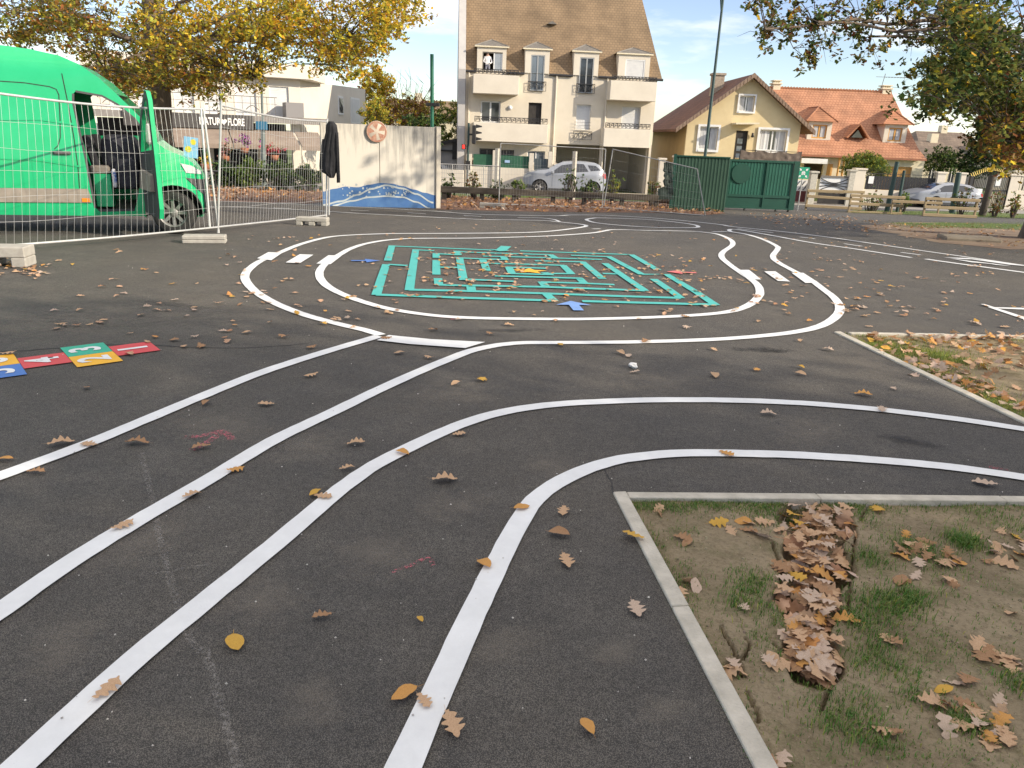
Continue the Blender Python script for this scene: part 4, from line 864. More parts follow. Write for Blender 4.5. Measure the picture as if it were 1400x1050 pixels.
for txt, xa, xb in (('NATUR', 118, 226), ('FLORE', 262, 346)):
    a, b2 = q2(xa, 388, -1.43), q2(xb, 388, -1.43); tm = text_mesh(txt, .62, .012, True); tm.materials.append(M_let); wd = max(v.co.x for v in tm.vertices) - min(v.co.x for v in tm.vertices)
    o = link('lettering', tm, sg); o.rotation_euler = (PI / 2, 0, 0); o.scale = ((b2[0] - a[0]) / wd, .82, 1); o.location = ((a[0] + b2[0]) / 2, -1.445, (fz0 + fz1) / 2 - .02)
hc = q2(242, 388, -1.43); pts = []
for i in range(28):
    t_ = i / 28 * 2 * PI; pts.append((hc[0] + (.011) * 16 * math.sin(t_) ** 3 * .95, -1.43, (fz0 + fz1) / 2 + (.0105) * (13 * math.cos(t_) - 5 * math.cos(2 * t_) - 2 * math.cos(3 * t_) - math.cos(4 * t_))))
MB().prism(pts, (0, -.02, 0)).build('heart_emblem', M_let, sg)
mb = MB(); mb.box(xS0, -.25, 3.8, 3.9, -.5, zF - .36).build('shop_back_wall', M_dark, shop)
for k, x in enumerate((590, 150, -120, 415)):
    p = q2(x + 15, 500, -.2)[0]; MB().box(p - .22, p + .22, -.5, -.06, -.6, zF - .345).build('column', M_whiteb, shop)
M_awn = mat('awning_cloth', (.22, .17, .135), .85, (.28, .22, .17), 2)
for (a, b2) in ((-60, 270), (275, 600), (612, 730)):
    x0, x1 = q2(a, 440, -2)[0], q2(b2, 440, -2)[0]; zt3 = fz0 - .02; zb3 = fz0 - .72
    mb = MB(); mb.hexa([(x0, -1.3, zt3 - .05), (x1, -1.3, zt3 - .05), (x1, -3.3, zb3 - .04), (x0, -3.3, zb3 - .04)], [(x0, -1.3, zt3), (x1, -1.3, zt3), (x1, -3.3, zb3), (x0, -3.3, zb3)]); mb.box(x0, x1, -3.34, -3.31, zb3 - .22, zb3 - .02)
    mb.build('awning', M_awn, shop)
# ------------------------------------------------------------------ low shed and far houses
SD = Frame(597, Y=49.5, ang=0); q5 = lambda x, y, d=0: SD.p(580 + .24286 * x, 160 + .24286 * y, d)
shed = SD.thing('garage_shed', 'low pale garage with a sloping dark roof edge left of the apartment building', 'garage')
a, b = q5(20, 178), q5(192, 135); mb = MB(); mb.xz([(a[0], 0), (b[0], 0), (b[0], b[1]), (a[0], a[1])], 0, 5); mb.build('wall', M_gable, shed)
mb = MB(); mb.xz([(a[0] - .2, a[1] + .003), (b[0] + .1, b[1] + .003), (b[0] + .1, b[1] + .2), (a[0] - .2, a[1] + .2)], -.4, 5.4); mb.build('roof', M_iron, shed)
mb = MB(); mb.box(b[0] - .35, b[0] + .05, -.2, -.01, 1.5, b[1]); mb.build('downpipe_box', M_iron, shed); mb = MB(); z = q5(100, 183)[1]; mb.box(a[0], b[0], -.25, -.01, z - .1, z); mb.build('door_rail', M_iron, shed)
def far_house(px0, px1, ptop, peave, Y, label, wm, rm, hip=.25):
    f = Frame(px0, Y=Y, ang=0); w = f.p(px1, 200)[0]; ze = f.p((px0 + px1) / 2, peave)[1]; zr = f.p((px0 + px1) / 2, ptop, 3)[1]
    h = f.thing('far_house', label, 'house'); mb = MB(); wall(mb, rc(0, w, 0, ze), [rc(w * .15, w * .3, ze - 1.6, ze - .4), rc(w * .6, w * .75, ze - 1.6, ze - .4)], 0, .2); mb.box(.003, .2, .2, 7, 0, ze).box(w - .2, w - .003, .2, 7, 0, ze).box(.2, w - .2, 6.8, 7, 0, ze); mb.build('wall', wm, h)
    for k in (.15, .6): window(h, w * k, w * (k + .15), ze - 1.6, ze - .4, .1)
    e = [(-.4, -.4, ze), (w + .4, -.4, ze), (w + .4, 7.4, ze), (-.4, 7.4, ze)]; r1 = (w * hip, 3.5, zr); r2 = (w * (1 - hip), 3.5, zr)
    mb = MB(); mb.add(e + [r1, r2], [(0, 1, 5, 4), (1, 2, 5), (2, 3, 4, 5), (3, 0, 4), (0, 3, 2, 1)]); r = mb.build('roof', rm, h); MB().box(w * .5, w * .5 + .6, 3.2, 3.9, zr - .5, zr + .6).build('chimney', M_cream, r)
T_far = tile_mat('far_roof_tiles', (.2, .15, .11), (.16, .12, .09), (.1, .08, .06), 'x', .3, .25, 1.3)
far_house(1262, 1352, 181, 205, 76, 'far grey-brown roofed house behind the dark conifer', M_gable, T_far, .12)
far_house(1268, 1330, 194, 222, 64, 'nearer brown roofed house between the orange roof and the dark conifer', M_cream, T_far, .05)
far_house(1395, 1480, 172, 206, 70, 'pale far house at the right edge behind the oak', M_render2, T_brown, .1)
far_house(498, 625, 136, 160, 72, 'long brown roofed house behind the hedges between shop and apartments', M_cream, T_brown, .02)
# ------------------------------------------------------------------ mesh fence panels
M_galv = mat('galvanised_steel', (.6, .6, .58), .4, (.5, .5, .49), 9, metal=.35)
M_galvd = mat('dull_steel', (.42, .42, .4), .5, (.34, .34, .33), 9, metal=.3)
M_blk = mat('concrete_block', (.42, .4, .35), .95, (.33, .31, .27), 8, 8, bump=.3, bscale=60)
def bil(bl, br, tl, tr, a, b):     # a across, b up
    return (bl.lerp(br, a)).lerp(tl.lerp(tr, a), b)
def fence_panel(label, bl, br, tl, tr, posts=((0, 0, 1), (1, 0, 1)), bulge=0, pitch=.1, horiz=6, m=None, wire=.0019, extra=(), name='mesh_fence', ext=(0, 0)):
    """site fence panel from its four corners in the world"""
    bl, br, tl, tr = [Vector(p) for p in (bl, br, tl, tr)]
    o = (bl + br) / 2; o.z = zt(o.y); t = thing(name, label, 'fence panel', o, 0, 'temporary mesh fence panels')
    nrm = (br - bl).cross(tl - bl).normalized()
    def P(a, b): return bil(bl, br, tl, tr, a, b) - o + nrm * bulge * math.sin(a * PI) * (.4 + .6 * math.sin(b * PI * .8)) + Vector((0, 0, -.06 * math.sin(a * PI) * (b > .5) * (bulge > 0)))
    W_ = (br - bl).length; n = int(W_ / pitch)
    fr = MB(); r = .02
    fr.tube([P(i / 12, .0) for i in range(13)], r * .8, 8).tube([P(i / 12, 1) for i in range(13)], r * .8, 8)
    for a, e0, e1 in posts: fr.tube([P(a, 0) + Vector((0, 0, -ext[0])), P(a, .5), P(a, 1) + Vector((0, 0, ext[1]))], r, 8)
    for a0, a1 in extra: fr.tube([P(a0, 0), P(a1, 1)], r, 8)
    fr.build('frame', m or M_galv, t)
    w = MB()
    for i in range(1, n): w.tube([P(i / n, b / 6) + nrm * .004 * math.sin(i * 1.7 + b) for b in range(7)], wire, 4, caps=False, sm=False)
    for j in range(1, horiz): w.tube([P(i / 14, j / horiz) + Vector((0, 0, .012 * math.sin(i * .9 + j * 2))) for i in range(15)], wire * 1.2, 4, caps=False, sm=False)
    w.build('wire_mesh', m or M_galv, t)
    return t
def at_height(px, py, base):       # point of the ray above a ground point, same distance from the camera plane
    return PV(px, py, base.y)
gA0 = G(-60, 352); gA1 = G(299, 318.5); up = Vector((0, 0, .1))
tA1 = at_height(278, 149, gA1); tA0 = at_height(-72, 118, gA0)
PA = fence_panel('bulging mesh fence panel in front of the green van, its right post leaning', gA0 + up, gA1 + up, tA0, tA1, posts=((0, 0, 0), (1, 0, 0)), bulge=.16, extra=((.955, .985),), ext=(.1, .0))
gB0 = G(298, 318.5); gB1 = G(446, 298); PB = fence_panel('mesh fence panel between the van and the mural wall, the black jacket hung on it', gB0 + up, gB1 + Vector((0, 0, .06)), at_height(303, 144, gB0), at_height(447.6, 166, gB1), bulge=.03, ext=(.1, .06), extra=((1.035, 1.025),))
gC0 = G(682, 281); gC1 = G(823, 285); fence_panel('mesh fence panel on the leaf verge in front of the silver car', gC0 + up * .5, gC1 + up * .3, at_height(684.5, 196, gC0), at_height(828, 204, gC1), wire=.0017, m=M_galvd)
gD0 = G(825, 285.5); gD1 = G(964, 295.5); fence_panel('tilted mesh fence panel beside the green gate, lower at its right end', gD0 + up * .4, gD1 + up * .2, at_height(838, 204, gD0), at_height(953, 231, gD1), wire=.0017, m=M_galvd)
def block(label, px0, px1, py, h=.16, d=.24, ang=0, holes=2, w=None):
    a, b = G(px0, py), G(px1, py); c = (a + b) / 2; L_ = w or (b - a).length; c.y += d / 2 * math.cos(ang)
    t = MB(); n = holes * 2 + 1; s = L_ / n
    t.box(-L_ / 2, L_ / 2, -d / 2, d / 2, h * .48, h)
    for i in range(0, n, 2): t.box(-L_ / 2 + i * s, -L_ / 2 + (i + 1) * s, -d / 2 + .002, d / 2 - .002, 0, h * .478)
    o = t.build('fence_block', M_blk, None, bevel=.012); o.location = (c.x, c.y, zt(c.y)); o.rotation_euler = (0, 0, ang)
    return tag(o, label, 'fence foot', 'concrete feet of the fence panels')
block('concrete fence foot with two slots under the black jacket', 404, 447, 308.5)
block('small concrete fence foot at the end of the far fence, on the leaf edge', 659, 688, 285)
b1 = block('flat solid concrete fence foot right of the van wheel', 246, 306, 333, h=.12, holes=0, ang=R(14)); 
b2 = block('thick concrete fence foot cut by the left edge, under the bulging panel', -30, 34, 366, h=.24, d=.3, holes=1, ang=R(10))
# jacket hung on the fence
def jacket():
    Yj = gB1.y - .12; t = thing('black_jacket', 'black jacket hung over the top corner of the mesh fence panel', 'jacket', (PV(452, 170, Yj).x, Yj, zt(Yj)))
    fx = lambda px, py: (PV(px, py, Yj).x - t.location.x, PV(px, py, Yj).z - t.location.z)
    m = mat('black_cloth', (.012, .012, .014), .9, (.028, .028, .032), 6, 6, bump=.5, bscale=12)
    rows = [(166, 450, 457), (171, 446.5, 461.5), (180, 446, 463), (192, 443, 462.5), (205, 440.5, 462), (218, 439, 462.5), (229, 438, 461.5), (234.5, 439.5, 461), (238, 446, 459.5), (243, 452, 457.5)]
    def slab_(rows, th, seed):
        mb = MB(); n = 10
        for side in (-1, 1):
            vs_ = []
            for j, (y, a, b) in enumerate(rows):
                for i in range(n + 1):
                    x, z = fx(a + (b - a) * i / n, y); e = math.sin(PI * i / n) ** .5
                    fold = .025 * math.sin(i * 2.3 + j * .35 + seed) * min(1, j / 3)
                    vs_.append((x, side * th * e + fold - .06, z))
            o = len(mb.v); mb.add(vs_, [(j * (n + 1) + i, j * (n + 1) + i + 1, (j + 1) * (n + 1) + i + 1, (j + 1) * (n + 1) + i) for j in range(len(rows) - 1) for i in range(n)], 0, True)
        return mb
    slab_(rows, .07, 0).build('body', m, t, fix=True)
    slab_([(181, 458.5, 463.5), (195, 459, 464.2), (212, 459.5, 464.8), (230, 460.5, 465.2), (244, 461.2, 465.8), (249.5, 461.4, 465.6)], .05, 2).build('sleeve', m, t)
    slab_([(190, 441.5, 446), (210, 438.5, 444), (226, 437.5, 443), (233, 438, 442)], .045, 4).build('sleeve', m, t)
jacket()
# ------------------------------------------------------------------ mural wall
MWp = G(442, 281.5); MWe = G(595.5, 284.8); angm = math.atan2(MWe.y - MWp.y, MWe.x - MWp.x)
MW = Frame(442, 281.5, ang=angm); qm = MW.p; W_m = qm(595.5, 250)[0]
mural = MW.thing('mural_wall', 'weathered white concrete wall with a blue painted wave along its foot', 'wall')
HM = (qm(520, 171)[1]); xs_j = qm(519, 230)[0]
m, nt, b = nodes('mural_concrete'); b.inputs['Roughness'].default_value = .9
tc = nt.nodes.new('ShaderNodeTexCoord'); sp = nt.nodes.new('ShaderNodeSeparateXYZ'); L(nt, tc.outputs['Object'], sp.inputs[0])
mp = nt.nodes.new('ShaderNodeMapping'); mp.inputs['Scale'].default_value = (5.5, 1, .55); L(nt, tc.outputs['Object'], mp.inputs[0])
n1 = nt.nodes.new('ShaderNodeTexNoise'); n1.inputs['Scale'].default_value = 1.6; n1.inputs['Detail'].default_value = 8; n1.inputs['Roughness'].default_value = .7; L(nt, mp.outputs[0], n1.inputs[0])
# run-off stains: stronger toward the coping and on the right bay
mz_ = nt.nodes.new('ShaderNodeMapRange'); mz_.inputs[1].default_value = .9; mz_.inputs[2].default_value = HM; mz_.inputs[3].default_value = -.1; mz_.inputs[4].default_value = .2; L(nt, sp.outputs['Z'], mz_.inputs[0])
mx_ = nt.nodes.new('ShaderNodeMapRange'); mx_.inputs[1].default_value = xs_j - .4; mx_.inputs[2].default_value = xs_j + .7; mx_.inputs[3].default_value = -.06; mx_.inputs[4].default_value = .1; L(nt, sp.outputs['X'], mx_.inputs[0])
ad = nt.nodes.new('ShaderNodeMath'); L(nt, n1.outputs['Fac'], ad.inputs[0]); L(nt, mz_.outputs[0], ad.inputs[1])
ad2 = nt.nodes.new('ShaderNodeMath'); L(nt, ad.outputs[0], ad2.inputs[0]); L(nt, mx_.outputs[0], ad2.inputs[1])
mr = nt.nodes.new('ShaderNodeMapRange'); mr.inputs[1].default_value = .52; mr.inputs[2].default_value = .92; L(nt, ad2.outputs[0], mr.inputs[0])
cm = nt.nodes.new('ShaderNodeMixRGB'); cm.inputs[1].default_value = (.64, .6, .52, 1); cm.inputs[2].default_value = (.2, .195, .185, 1); L(nt, mr.outputs[0], cm.inputs[0]); L(nt, cm.outputs[0], b.inputs['Base Color'])
M_mural = m
mb = MB(); mb.box(0, xs_j - .006, 0, .2, -.3, HM).box(xs_j + .006, W_m, 0, .2, -.3, HM); mb.build('panel', M_mural, mural, bevel=.01)
mb = MB(); mb.box(W_m + .003, W_m + .14, -.06, .24, -.3, HM + .02); mb.build('end_post', M_render2, mural, bevel=.01)
def wave(u): return .62 + .2 * math.sin((u - .15) * PI * 1.15) * (1 if u < .75 else 1) + (.05 * math.cos(u * 9))
uw = lambda i: i / 40; tw = []
topw = [(0, 262), (.1, 258), (.2, 255), (.3, 256), (.4, 252.5), (.5, 250), (.6, 251), (.7, 254.5), (.8, 259), (.9, 263.5), (1, 267)]
def wv(u, tab):
    for (a, ya), (b, yb) in zip(tab, tab[1:]):
        if u <= b + 1e-9: s = (u - a) / (b - a); s = s * s * (3 - 2 * s); return ya + (yb - ya) * s
def wz(u, tab): return qm(442 + 153 * u, wv(u, tab))[1]
M_mblue = mat('mural_blue', (.035, .115, .32), .75, (.09, .2, .38), 2.2, 8, mixlo=.3, mixhi=.7); M_mdk = mat('mural_dark_blue', (.03, .09, .3), .75, (.05, .16, .4), 3, 8); M_mln = mat('mural_pale_line', (.52, .55, .52), .8, (.4, .46, .48), 6)
mb = MB(); N = 48
for i in range(N):
    a, b2 = i / N, (i + 1) / N; mb.add([(W_m * a, -.004, -.2), (W_m * b2, -.004, -.2), (W_m * b2, -.004, wz(b2, topw)), (W_m * a, -.004, wz(a, topw))], [(0, 1, 2, 3)])
wp = mb.build('painted_wave', M_mblue, mural, fix=False)
def wline(tab, y, w, m=M_mln):
    mb = MB(); u0, u1 = tab[0][0], tab[-1][0]
    for i in range(40):
        a, b2 = u0 + (u1 - u0) * i / 40, u0 + (u1 - u0) * (i + 1) / 40; za, zb = wz(a, tab), wz(b2, tab)
        mb.add([(W_m * a, y, za - w), (W_m * b2, y, zb - w), (W_m * b2, y, zb), (W_m * a, y, za)], [(0, 1, 2, 3)])
    return mb.build('wave_line', m, wp, fix=False)
wline([(.0, 279), (.15, 274), (.3, 265), (.42, 257), (.55, 252), (.7, 256.5), (.82, 264), (.98, 276)], -.008, .05)
wline([(.08, 280), (.25, 273.5), (.4, 268.5), (.55, 267), (.7, 268.5), (.82, 275), (.95, 284)], -.008, .045)
mb = MB()
for k in range(60):      # flaked-off spots of paint
    u = random.uniform(.1, .75); z = random.uniform(.25, .62); s = random.uniform(.012, .035)
    mb.add([(W_m * u + s * math.cos(q) * random.uniform(.6, 1.3), -.006, z + s * math.sin(q) * random.uniform(.6, 1.3)) for q in [j * PI / 3 for j in range(6)]], [range(6)])
mb.build('flaked_paint', M_mln, wp, fix=False)
sx, sz = qm(515, 180, -.06); sg2 = thing('round_sign', 'faded round red and white disc fixed at the top of the mural wall', 'sign', MW.o + MW.u * sx - MW.n * .06 + Vector((0, 0, sz)), angm)
rr = .285; MB().lathe([(0, .012), (rr, .012), (rr + .01, 0), (rr, -.012), (0, -.012)], 32, axis='y').build('disc', mat('faded_white', (.62, .55, .45), .6, (.52, .42, .34), 9), sg2)
mb = MB(); n = 32
for i in range(n):
    a, b2 = 2 * PI * i / n, 2 * PI * (i + 1) / n; mb.add([(math.cos(q) * k, -.016, math.sin(q) * k) for q, k in ((a, rr), (b2, rr), (b2, rr * .82), (a, rr * .82))], [(0, 1, 2, 3)])
for k in range(5):
    c = PI / 2 + k * 2 * PI / 5 + .2; pts = [(math.cos(c + d) * r_, -.0165, math.sin(c + d) * r_) for d, r_ in ((-.38, .22), (0, .24), (.38, .22), (.3, .12), (0, .06), (-.3, .12))]; mb.add(pts, [range(6)])
mb.build('red_pattern', mat('faded_red', (.36, .15, .1), .7, (.48, .29, .2), 9), sg2, fix=False)
# ------------------------------------------------------------------ poles and lamps
M_gpole = mat('green_pole', (.015, .12, .07), .45, (.02, .15, .09), 6)
M_dpole = mat('dark_green_pole', (.025, .055, .05), .45, (.035, .07, .062), 6)
Yp = 24.6; p = PV(591.5, 200, Yp); gp = thing('green_post', 'tall plain green metal post rising behind the right end of the mural wall', 'post', (p.x, Yp, zt(Yp)))
MB().tube([(0, 0, 0), (PV(590.5, 74, Yp).x - p.x, 0, PV(590, 74, Yp).z - zt(Yp))], .055, 12).build('pole', M_gpole, gp); zz = PV(591, 143, Yp).z - zt(Yp); MB().box(-.2, .2, -.06, .06, zz - .05, zz + .05).build('clamp', M_iron, gp, bevel=.01)
Yl = 36.5; p = PV(963.5, 215, Yl); p1 = PV(988.5, 0, Yl); gl = thing('street_lamp', 'tall thin dark green street lamp in front of the yellow house', 'street lamp', (p.x, Yl, zt(Yl)))
hh = p1.z + 1.2 - zt(Yl); ex = p1.x - p.x
MB().tube([(0, 0, 0), (ex * .15, 0, 1.2), (ex * .16, 0, 1.3), (ex, 0, hh)], [.1, .09, .075, .05], 10).build('pole', M_dpole, gl)
za = PV(986, 5, Yl).z - zt(Yl) - .4; MB().tube([(ex * .95, 0, za), (ex * .95 - .3, -.5, za + 1.0), (ex * .95 - .8, -1.6, za + 1.7)], .035, 8).build('arm', M_dpole, gl)
MB().hexa([(ex * .95 - 1.0, -2.1, za + 1.66), (ex * .95 - .7, -2.1, za + 1.66), (ex * .95 - .65, -1.5, za + 1.66), (ex * .95 - .95, -1.5, za + 1.66)], [(ex * .95 - .95, -2.05, za + 1.8), (ex * .95 - .75, -2.05, za + 1.8), (ex * .95 - .7, -1.55, za + 1.8), (ex * .95 - .9, -1.55, za + 1.8)]).build('lamp_head', M_dpole, gl)
Ys = 35; p = PV(360, 235, Ys); gs = thing('street_lamp', 'grey street lamp column in front of the shop with a small blue plate', 'street lamp', (p.x, Ys, zt(Ys)))
h = lambda px, py: (PV(px, py, Ys).x - p.x, 0, PV(px, py, Ys).z - zt(Ys))
MB().tube([(0, 0, 0), h(359, 165)], .1, 10).tube([h(359, 166), h(355, 20)], .055, 10).build('pole', mat('grey_green_pole', (.17, .2, .19), .5, (.13, .16, .15), 5), gs)
a = h(359, 170); MB().box(a[0] - .25, a[0] + .25, -.14, -.11, a[2] - .22, a[2] + .12).build('blue_plate', mat('blue_plate', (.05, .2, .33), .5), gs)
p = h(355, 24); MB().tube([p, (p[0] + .3, -.4, p[2] + .5), (p[0] + .5, -1.4, p[2] + .7)], .04, 8).build('arm', M_dpole, gs)
# traffic light
Yt = 36.2; p = PV(639, 240, Yt); tl = thing('traffic_light', 'traffic light seen from the side with a lit red pedestrian signal on its pole', 'traffic light', (p.x, Yt, zt(Yt)))
h = lambda px, py: (PV(px, py, Yt).x - p.x, PV(px, py, Yt).z - zt(Yt))
MB().tube([(0, 0, 0), (h(641, 168)[0], 0, h(641, 168)[1])], .05, 8).build('pole', M_dpole, tl)
x0, z1 = h(646, 171); x1, z0 = h(650.5, 197); mb = MB(); mb.box(x0, x1, -.15, .15, z0, z1); hd_ = mb.build('signal_head', M_iron, tl, bevel=.02)
mb = MB()
for k in range(3):
    zc = z1 - (z1 - z0) * (k + .45) / 3; mb.hexa([(x1, -.12, zc + .0), (x1 + .26, -.12, zc + .05), (x1 + .26, .12, zc + .05), (x1, .12, zc)], [(x1, -.12, zc + .16), (x1 + .26, -.1, zc + .1), (x1 + .26, .1, zc + .1), (x1, .12, zc + .16)])
mb.build('visor', M_iron, hd_)
MB().box(h(640, 180)[0], x0, -.03, .03, (z0 + z1) / 2 - .04, (z0 + z1) / 2 + .04).build('bracket', M_iron, tl)
x0, z1 = h(631.5, 197); x1, z0 = h(638, 204); MB().box(x0, x1 - .02, -.12, .1, z0, z1).build('pedestrian_signal', M_iron, tl, bevel=.01); MB().box(x0 + .04, x1 - .08, -.13, -.122, z0 + .03, z1 - .03).build('red_lamp', emis('red_signal', (.9, .03, .02), 1.2), tl)
a = h(640, 226); MB().box(a[0] - .1, a[0] + .1, -.2, -.06, a[1] - .2, a[1] + .2).build('push_button', M_iron, tl)
# ------------------------------------------------------------------ log rail, posts, low wire fence
M_log = mat('dark_timber', (.055, .045, .035), .9, (.1, .085, .065), 5, 8, stretch=(.4, 3, 3), bump=.4, bscale=20)
M_wood = mat('weathered_timber', (.27, .2, .115), .85, (.36, .28, .16), 4, 8, stretch=(.4, 4, 4), bump=.3, bscale=20)
Yr = 30.5
def rail_fence(label, pxs, top, bot, Y, rails, m, w=.12, pw=.09, group=None, posts=None, name='rail_fence', gtop=0):
    a = PV(pxs[0], bot[0], Y); f = Frame(pxs[0], Y=Y); t = f.thing(name, label, 'rail fence', group)
    mb = MB()
    x1 = f.p(pxs[1], bot[1])[0]
    for (ya, yb) in rails:
        za = f.p(pxs[0], ya)[1]; zb = f.p(pxs[1], yb)[1]; s = w / 2
        r_ = MB(); r_.hexa([(0, -.04, za - s), (x1, -.04, zb - s), (x1, .03, zb - s), (0, .03, za - s)], [(0, -.04, za + s), (x1, -.04, zb + s), (x1, .03, zb + s), (0, .03, za + s)]); r_.build('rail', m, t, bevel=.012)
    zt_a = f.p(pxs[0], top[0])[1]; zt_b = f.p(pxs[1], top[1])[1]
    for q in posts or (.03, .97): MB().box(x1 * q - pw / 2, x1 * q + pw / 2, .035, .035 + pw, -.2, zt_a + (zt_b - zt_a) * q + gtop).build('post', m, t, bevel=.012)
    return t
rail_fence('long dark log rail on short posts along the leaf verge', (598, 902), (256.5, 270), (275, 285), Yr, [(258.5, 271)], M_log, w=.24, pw=.17, posts=(.03, .2, .345, .52, .66, .83, .985))
rg = 'low wooden rail fences by the street'
rail_fence('low three-rail wooden fence between the green gate and the cream pillar', (1113, 1177), (259, 265), (288, 292), 34.6, [(261, 262.8), (268.5, 272.8), (281.5, 285.5)], M_wood, group=rg, pw=.08)
rail_fence('low three-rail wooden fence in front of the black fence panel, left of the parked hatchback', (1174, 1233), (266, 268), (291, 293.5), 33.6, [(267.5, 270.3), (278.5, 281.5), (290.3, 292.4)], M_wood, group=rg, pw=.08)
rail_fence('low three-rail wooden fence in front of the parked silver hatchback', (1280, 1335), (270, 272), (295, 298), 32.4, [(272, 274.2), (283.3, 286), (294, 296.4)], M_wood, group=rg, pw=.08)
rail_fence('single low wooden rail between the two right rail fences', (1234, 1286), (274, 277), (284, 288), 33.4, [(275.8, 277.8)], M_wood, pw=.07)
wf = Frame(597, Y=34.2); t = wf.thing('wire_fence', 'low thin wire fence behind the log rail, left of the mesh panels', 'fence'); x1 = wf.p(683, 230)[0]; z1 = wf.p(640, 225)[1]; mb = MB(); 
for k in range(8): mb.tube([(0, 0, z1 * k / 7 * .95 + .05), (x1, 0, z1 * k / 7 * .95 + .05)], .007 if k < 7 else .02, 4, sm=False)
for k in range(33): mb.tube([(x1 * k / 32, 0, .02), (x1 * k / 32, 0, z1)], .006 if k % 8 else .02, 4, sm=False)
mb.build('wire', M_galvd, t)
def stake(label, px0, py0, px1, py1, Y, r, m, name='timber_post', r1=None, sq=False):
    a, b2 = PV(px0, py0, Y), PV(px1, py1, Y); mb = MB(); o = Vector((a.x, Y, zt(Y)))
    mb.tube([Vector((0, 0, -.1)), Vector((b2.x - a.x, 0, b2.z - o.z))], [r, r1 or r * .85], 5 if sq else 9, sm=not sq); ob = mb.build(name, m, None); ob.location = o
    return tag(ob, label, 'post')
stake('leaning grey timber post at the left edge of the green gate', 984, 294, 994, 222, 30.8, .13, M_wood)
stake('grey square concrete post in front of the silver car', 783, 265, 786, 207, 35.8, .11, M_conc, 'concrete_post', .11, True)
stake('slim grey concrete post in front of the garden wall by the green screens', 678, 252, 680, 203, 42.5, .13, M_conc, 'concrete_post', .13, True)
stake('thick dark stake with a crooked top before the black fence panel', 1212, 290, 1227, 221, 35.4, .11, M_dpole, 'dark_stake')
stake('thinner dark stake right of the crooked-topped one', 1226, 291, 1236.5, 233, 35.2, .07, M_dpole, 'dark_stake')
stake('dark green stake standing in front of the silver hatchback', 1307, 266, 1311, 236, 37.5, .14, M_dpole, 'dark_stake')
stake('dark leaning trunk-like stake left of the arched gate', 1343, 292, 1357, 240, 35.4, .16, M_log, 'dark_stake')
# ------------------------------------------------------------------ green sheet gates
M_gg = mat('green_sheet', (.009, .085, .056), .5, (.013, .105, .07), 1.2, 5); M_ggd = mat('dark_green_sheet', (.007, .058, .039), .5, (.01, .072, .048), 1.4, 5)
GT = Frame(989, 286.5, ang=R(2)); qg = GT.p
gate = GT.thing('sheet_gate', 'dark green corrugated sheet gate with a kick panel and a round patch', 'gate')
x1 = qg(1084, 288)[0]; zt1 = (qg(995, 218)[1] + qg(1084, 222)[1]) / 2; zb1 = (qg(989, 284)[1] + qg(1084, 287)[1]) / 2; zk = qg(1035, 268.5)[1]
def corr(mb, x0, x1, z0, z1, y=0, pit=.12, am=.011):
    n = int((x1 - x0) / pit); xs = []
    for i in range(n):
        a = x0 + (x1 - x0) * i / n; w = (x1 - x0) / n; xs += [(a, y), (a + w * .55, y), (a + w * .65, y - am), (a + w * .9, y - am)]
    xs.append((x1, y))
    mb.add([(x, yy, z0) for x, yy in xs] + [(x, yy, z1) for x, yy in xs], [(i, i + 1, len(xs) + i + 1, len(xs) + i) for i in range(len(xs) - 1)])
mb = MB(); corr(mb, .06, x1 - .25, zk + .06, zt1 - .05); mb.build('sheet', M_gg, gate, fix=False)
mb = MB(); mb.box(0, x1, -.05, .05, zt1 - .05, zt1 + .03).box(0, x1, -.05, .05, zk - .04, zk + .06).box(0, x1, -.05, .05, zb1, zb1 + .06).box(0, .08, -.055, .055, zb1, zt1).box(x1 * .535, x1 * .535 + .06, -.055, .055, zb1, zt1).box(x1 - .22, x1, -.06, .12, zb1, zt1 + .04); mb.build('frame', M_ggd, gate)
mb = MB(); mb.box(.08, x1 - .2, -.01, .01, zb1 + .06, zk - .04); mb.build('kick_panel', M_ggd, gate)
cx, cz = qg(1013, 237); MB().lathe([(0, -.05), (.38, -.05), (.38, -.036)], 28, axis='y', c=(cx, 0, cz), sm=False).build('round_patch', M_ggd, gate)
mb = MB(); [mb.lathe([(0, -.02), (.05, -.02), (.05, .02), (0, .02)], 10, axis='y', c=(x1 * k, 0, zb1 - .05)) for k in (.3, .75, .93)]; mb.build('roller', M_iron, gate)
GF = Frame(918, 287, ang=R(-3)); qg2 = GF.p; gf = GF.thing('sheet_fence', 'green corrugated sheet fence overgrown with ivy left of the sheet gate', 'fence'); x1 = qg2(990, 288)[0]; z1 = qg2(955, 215)[1]
mb = MB(); corr(mb, 0, x1, .0, z1, .0); mb.build('sheet', mat('faded_green_sheet', (.018, .06, .038), .7, (.028, .08, .05), 1.2, 6), gf, fix=False); MB().box(-.1, .0, -.05, .05, 0, z1 + .08).build('post', M_ggd, gf); MB().box(0, x1, -.045, .02, z1, z1 + .05).build('cap_rail', M_ggd, gf)
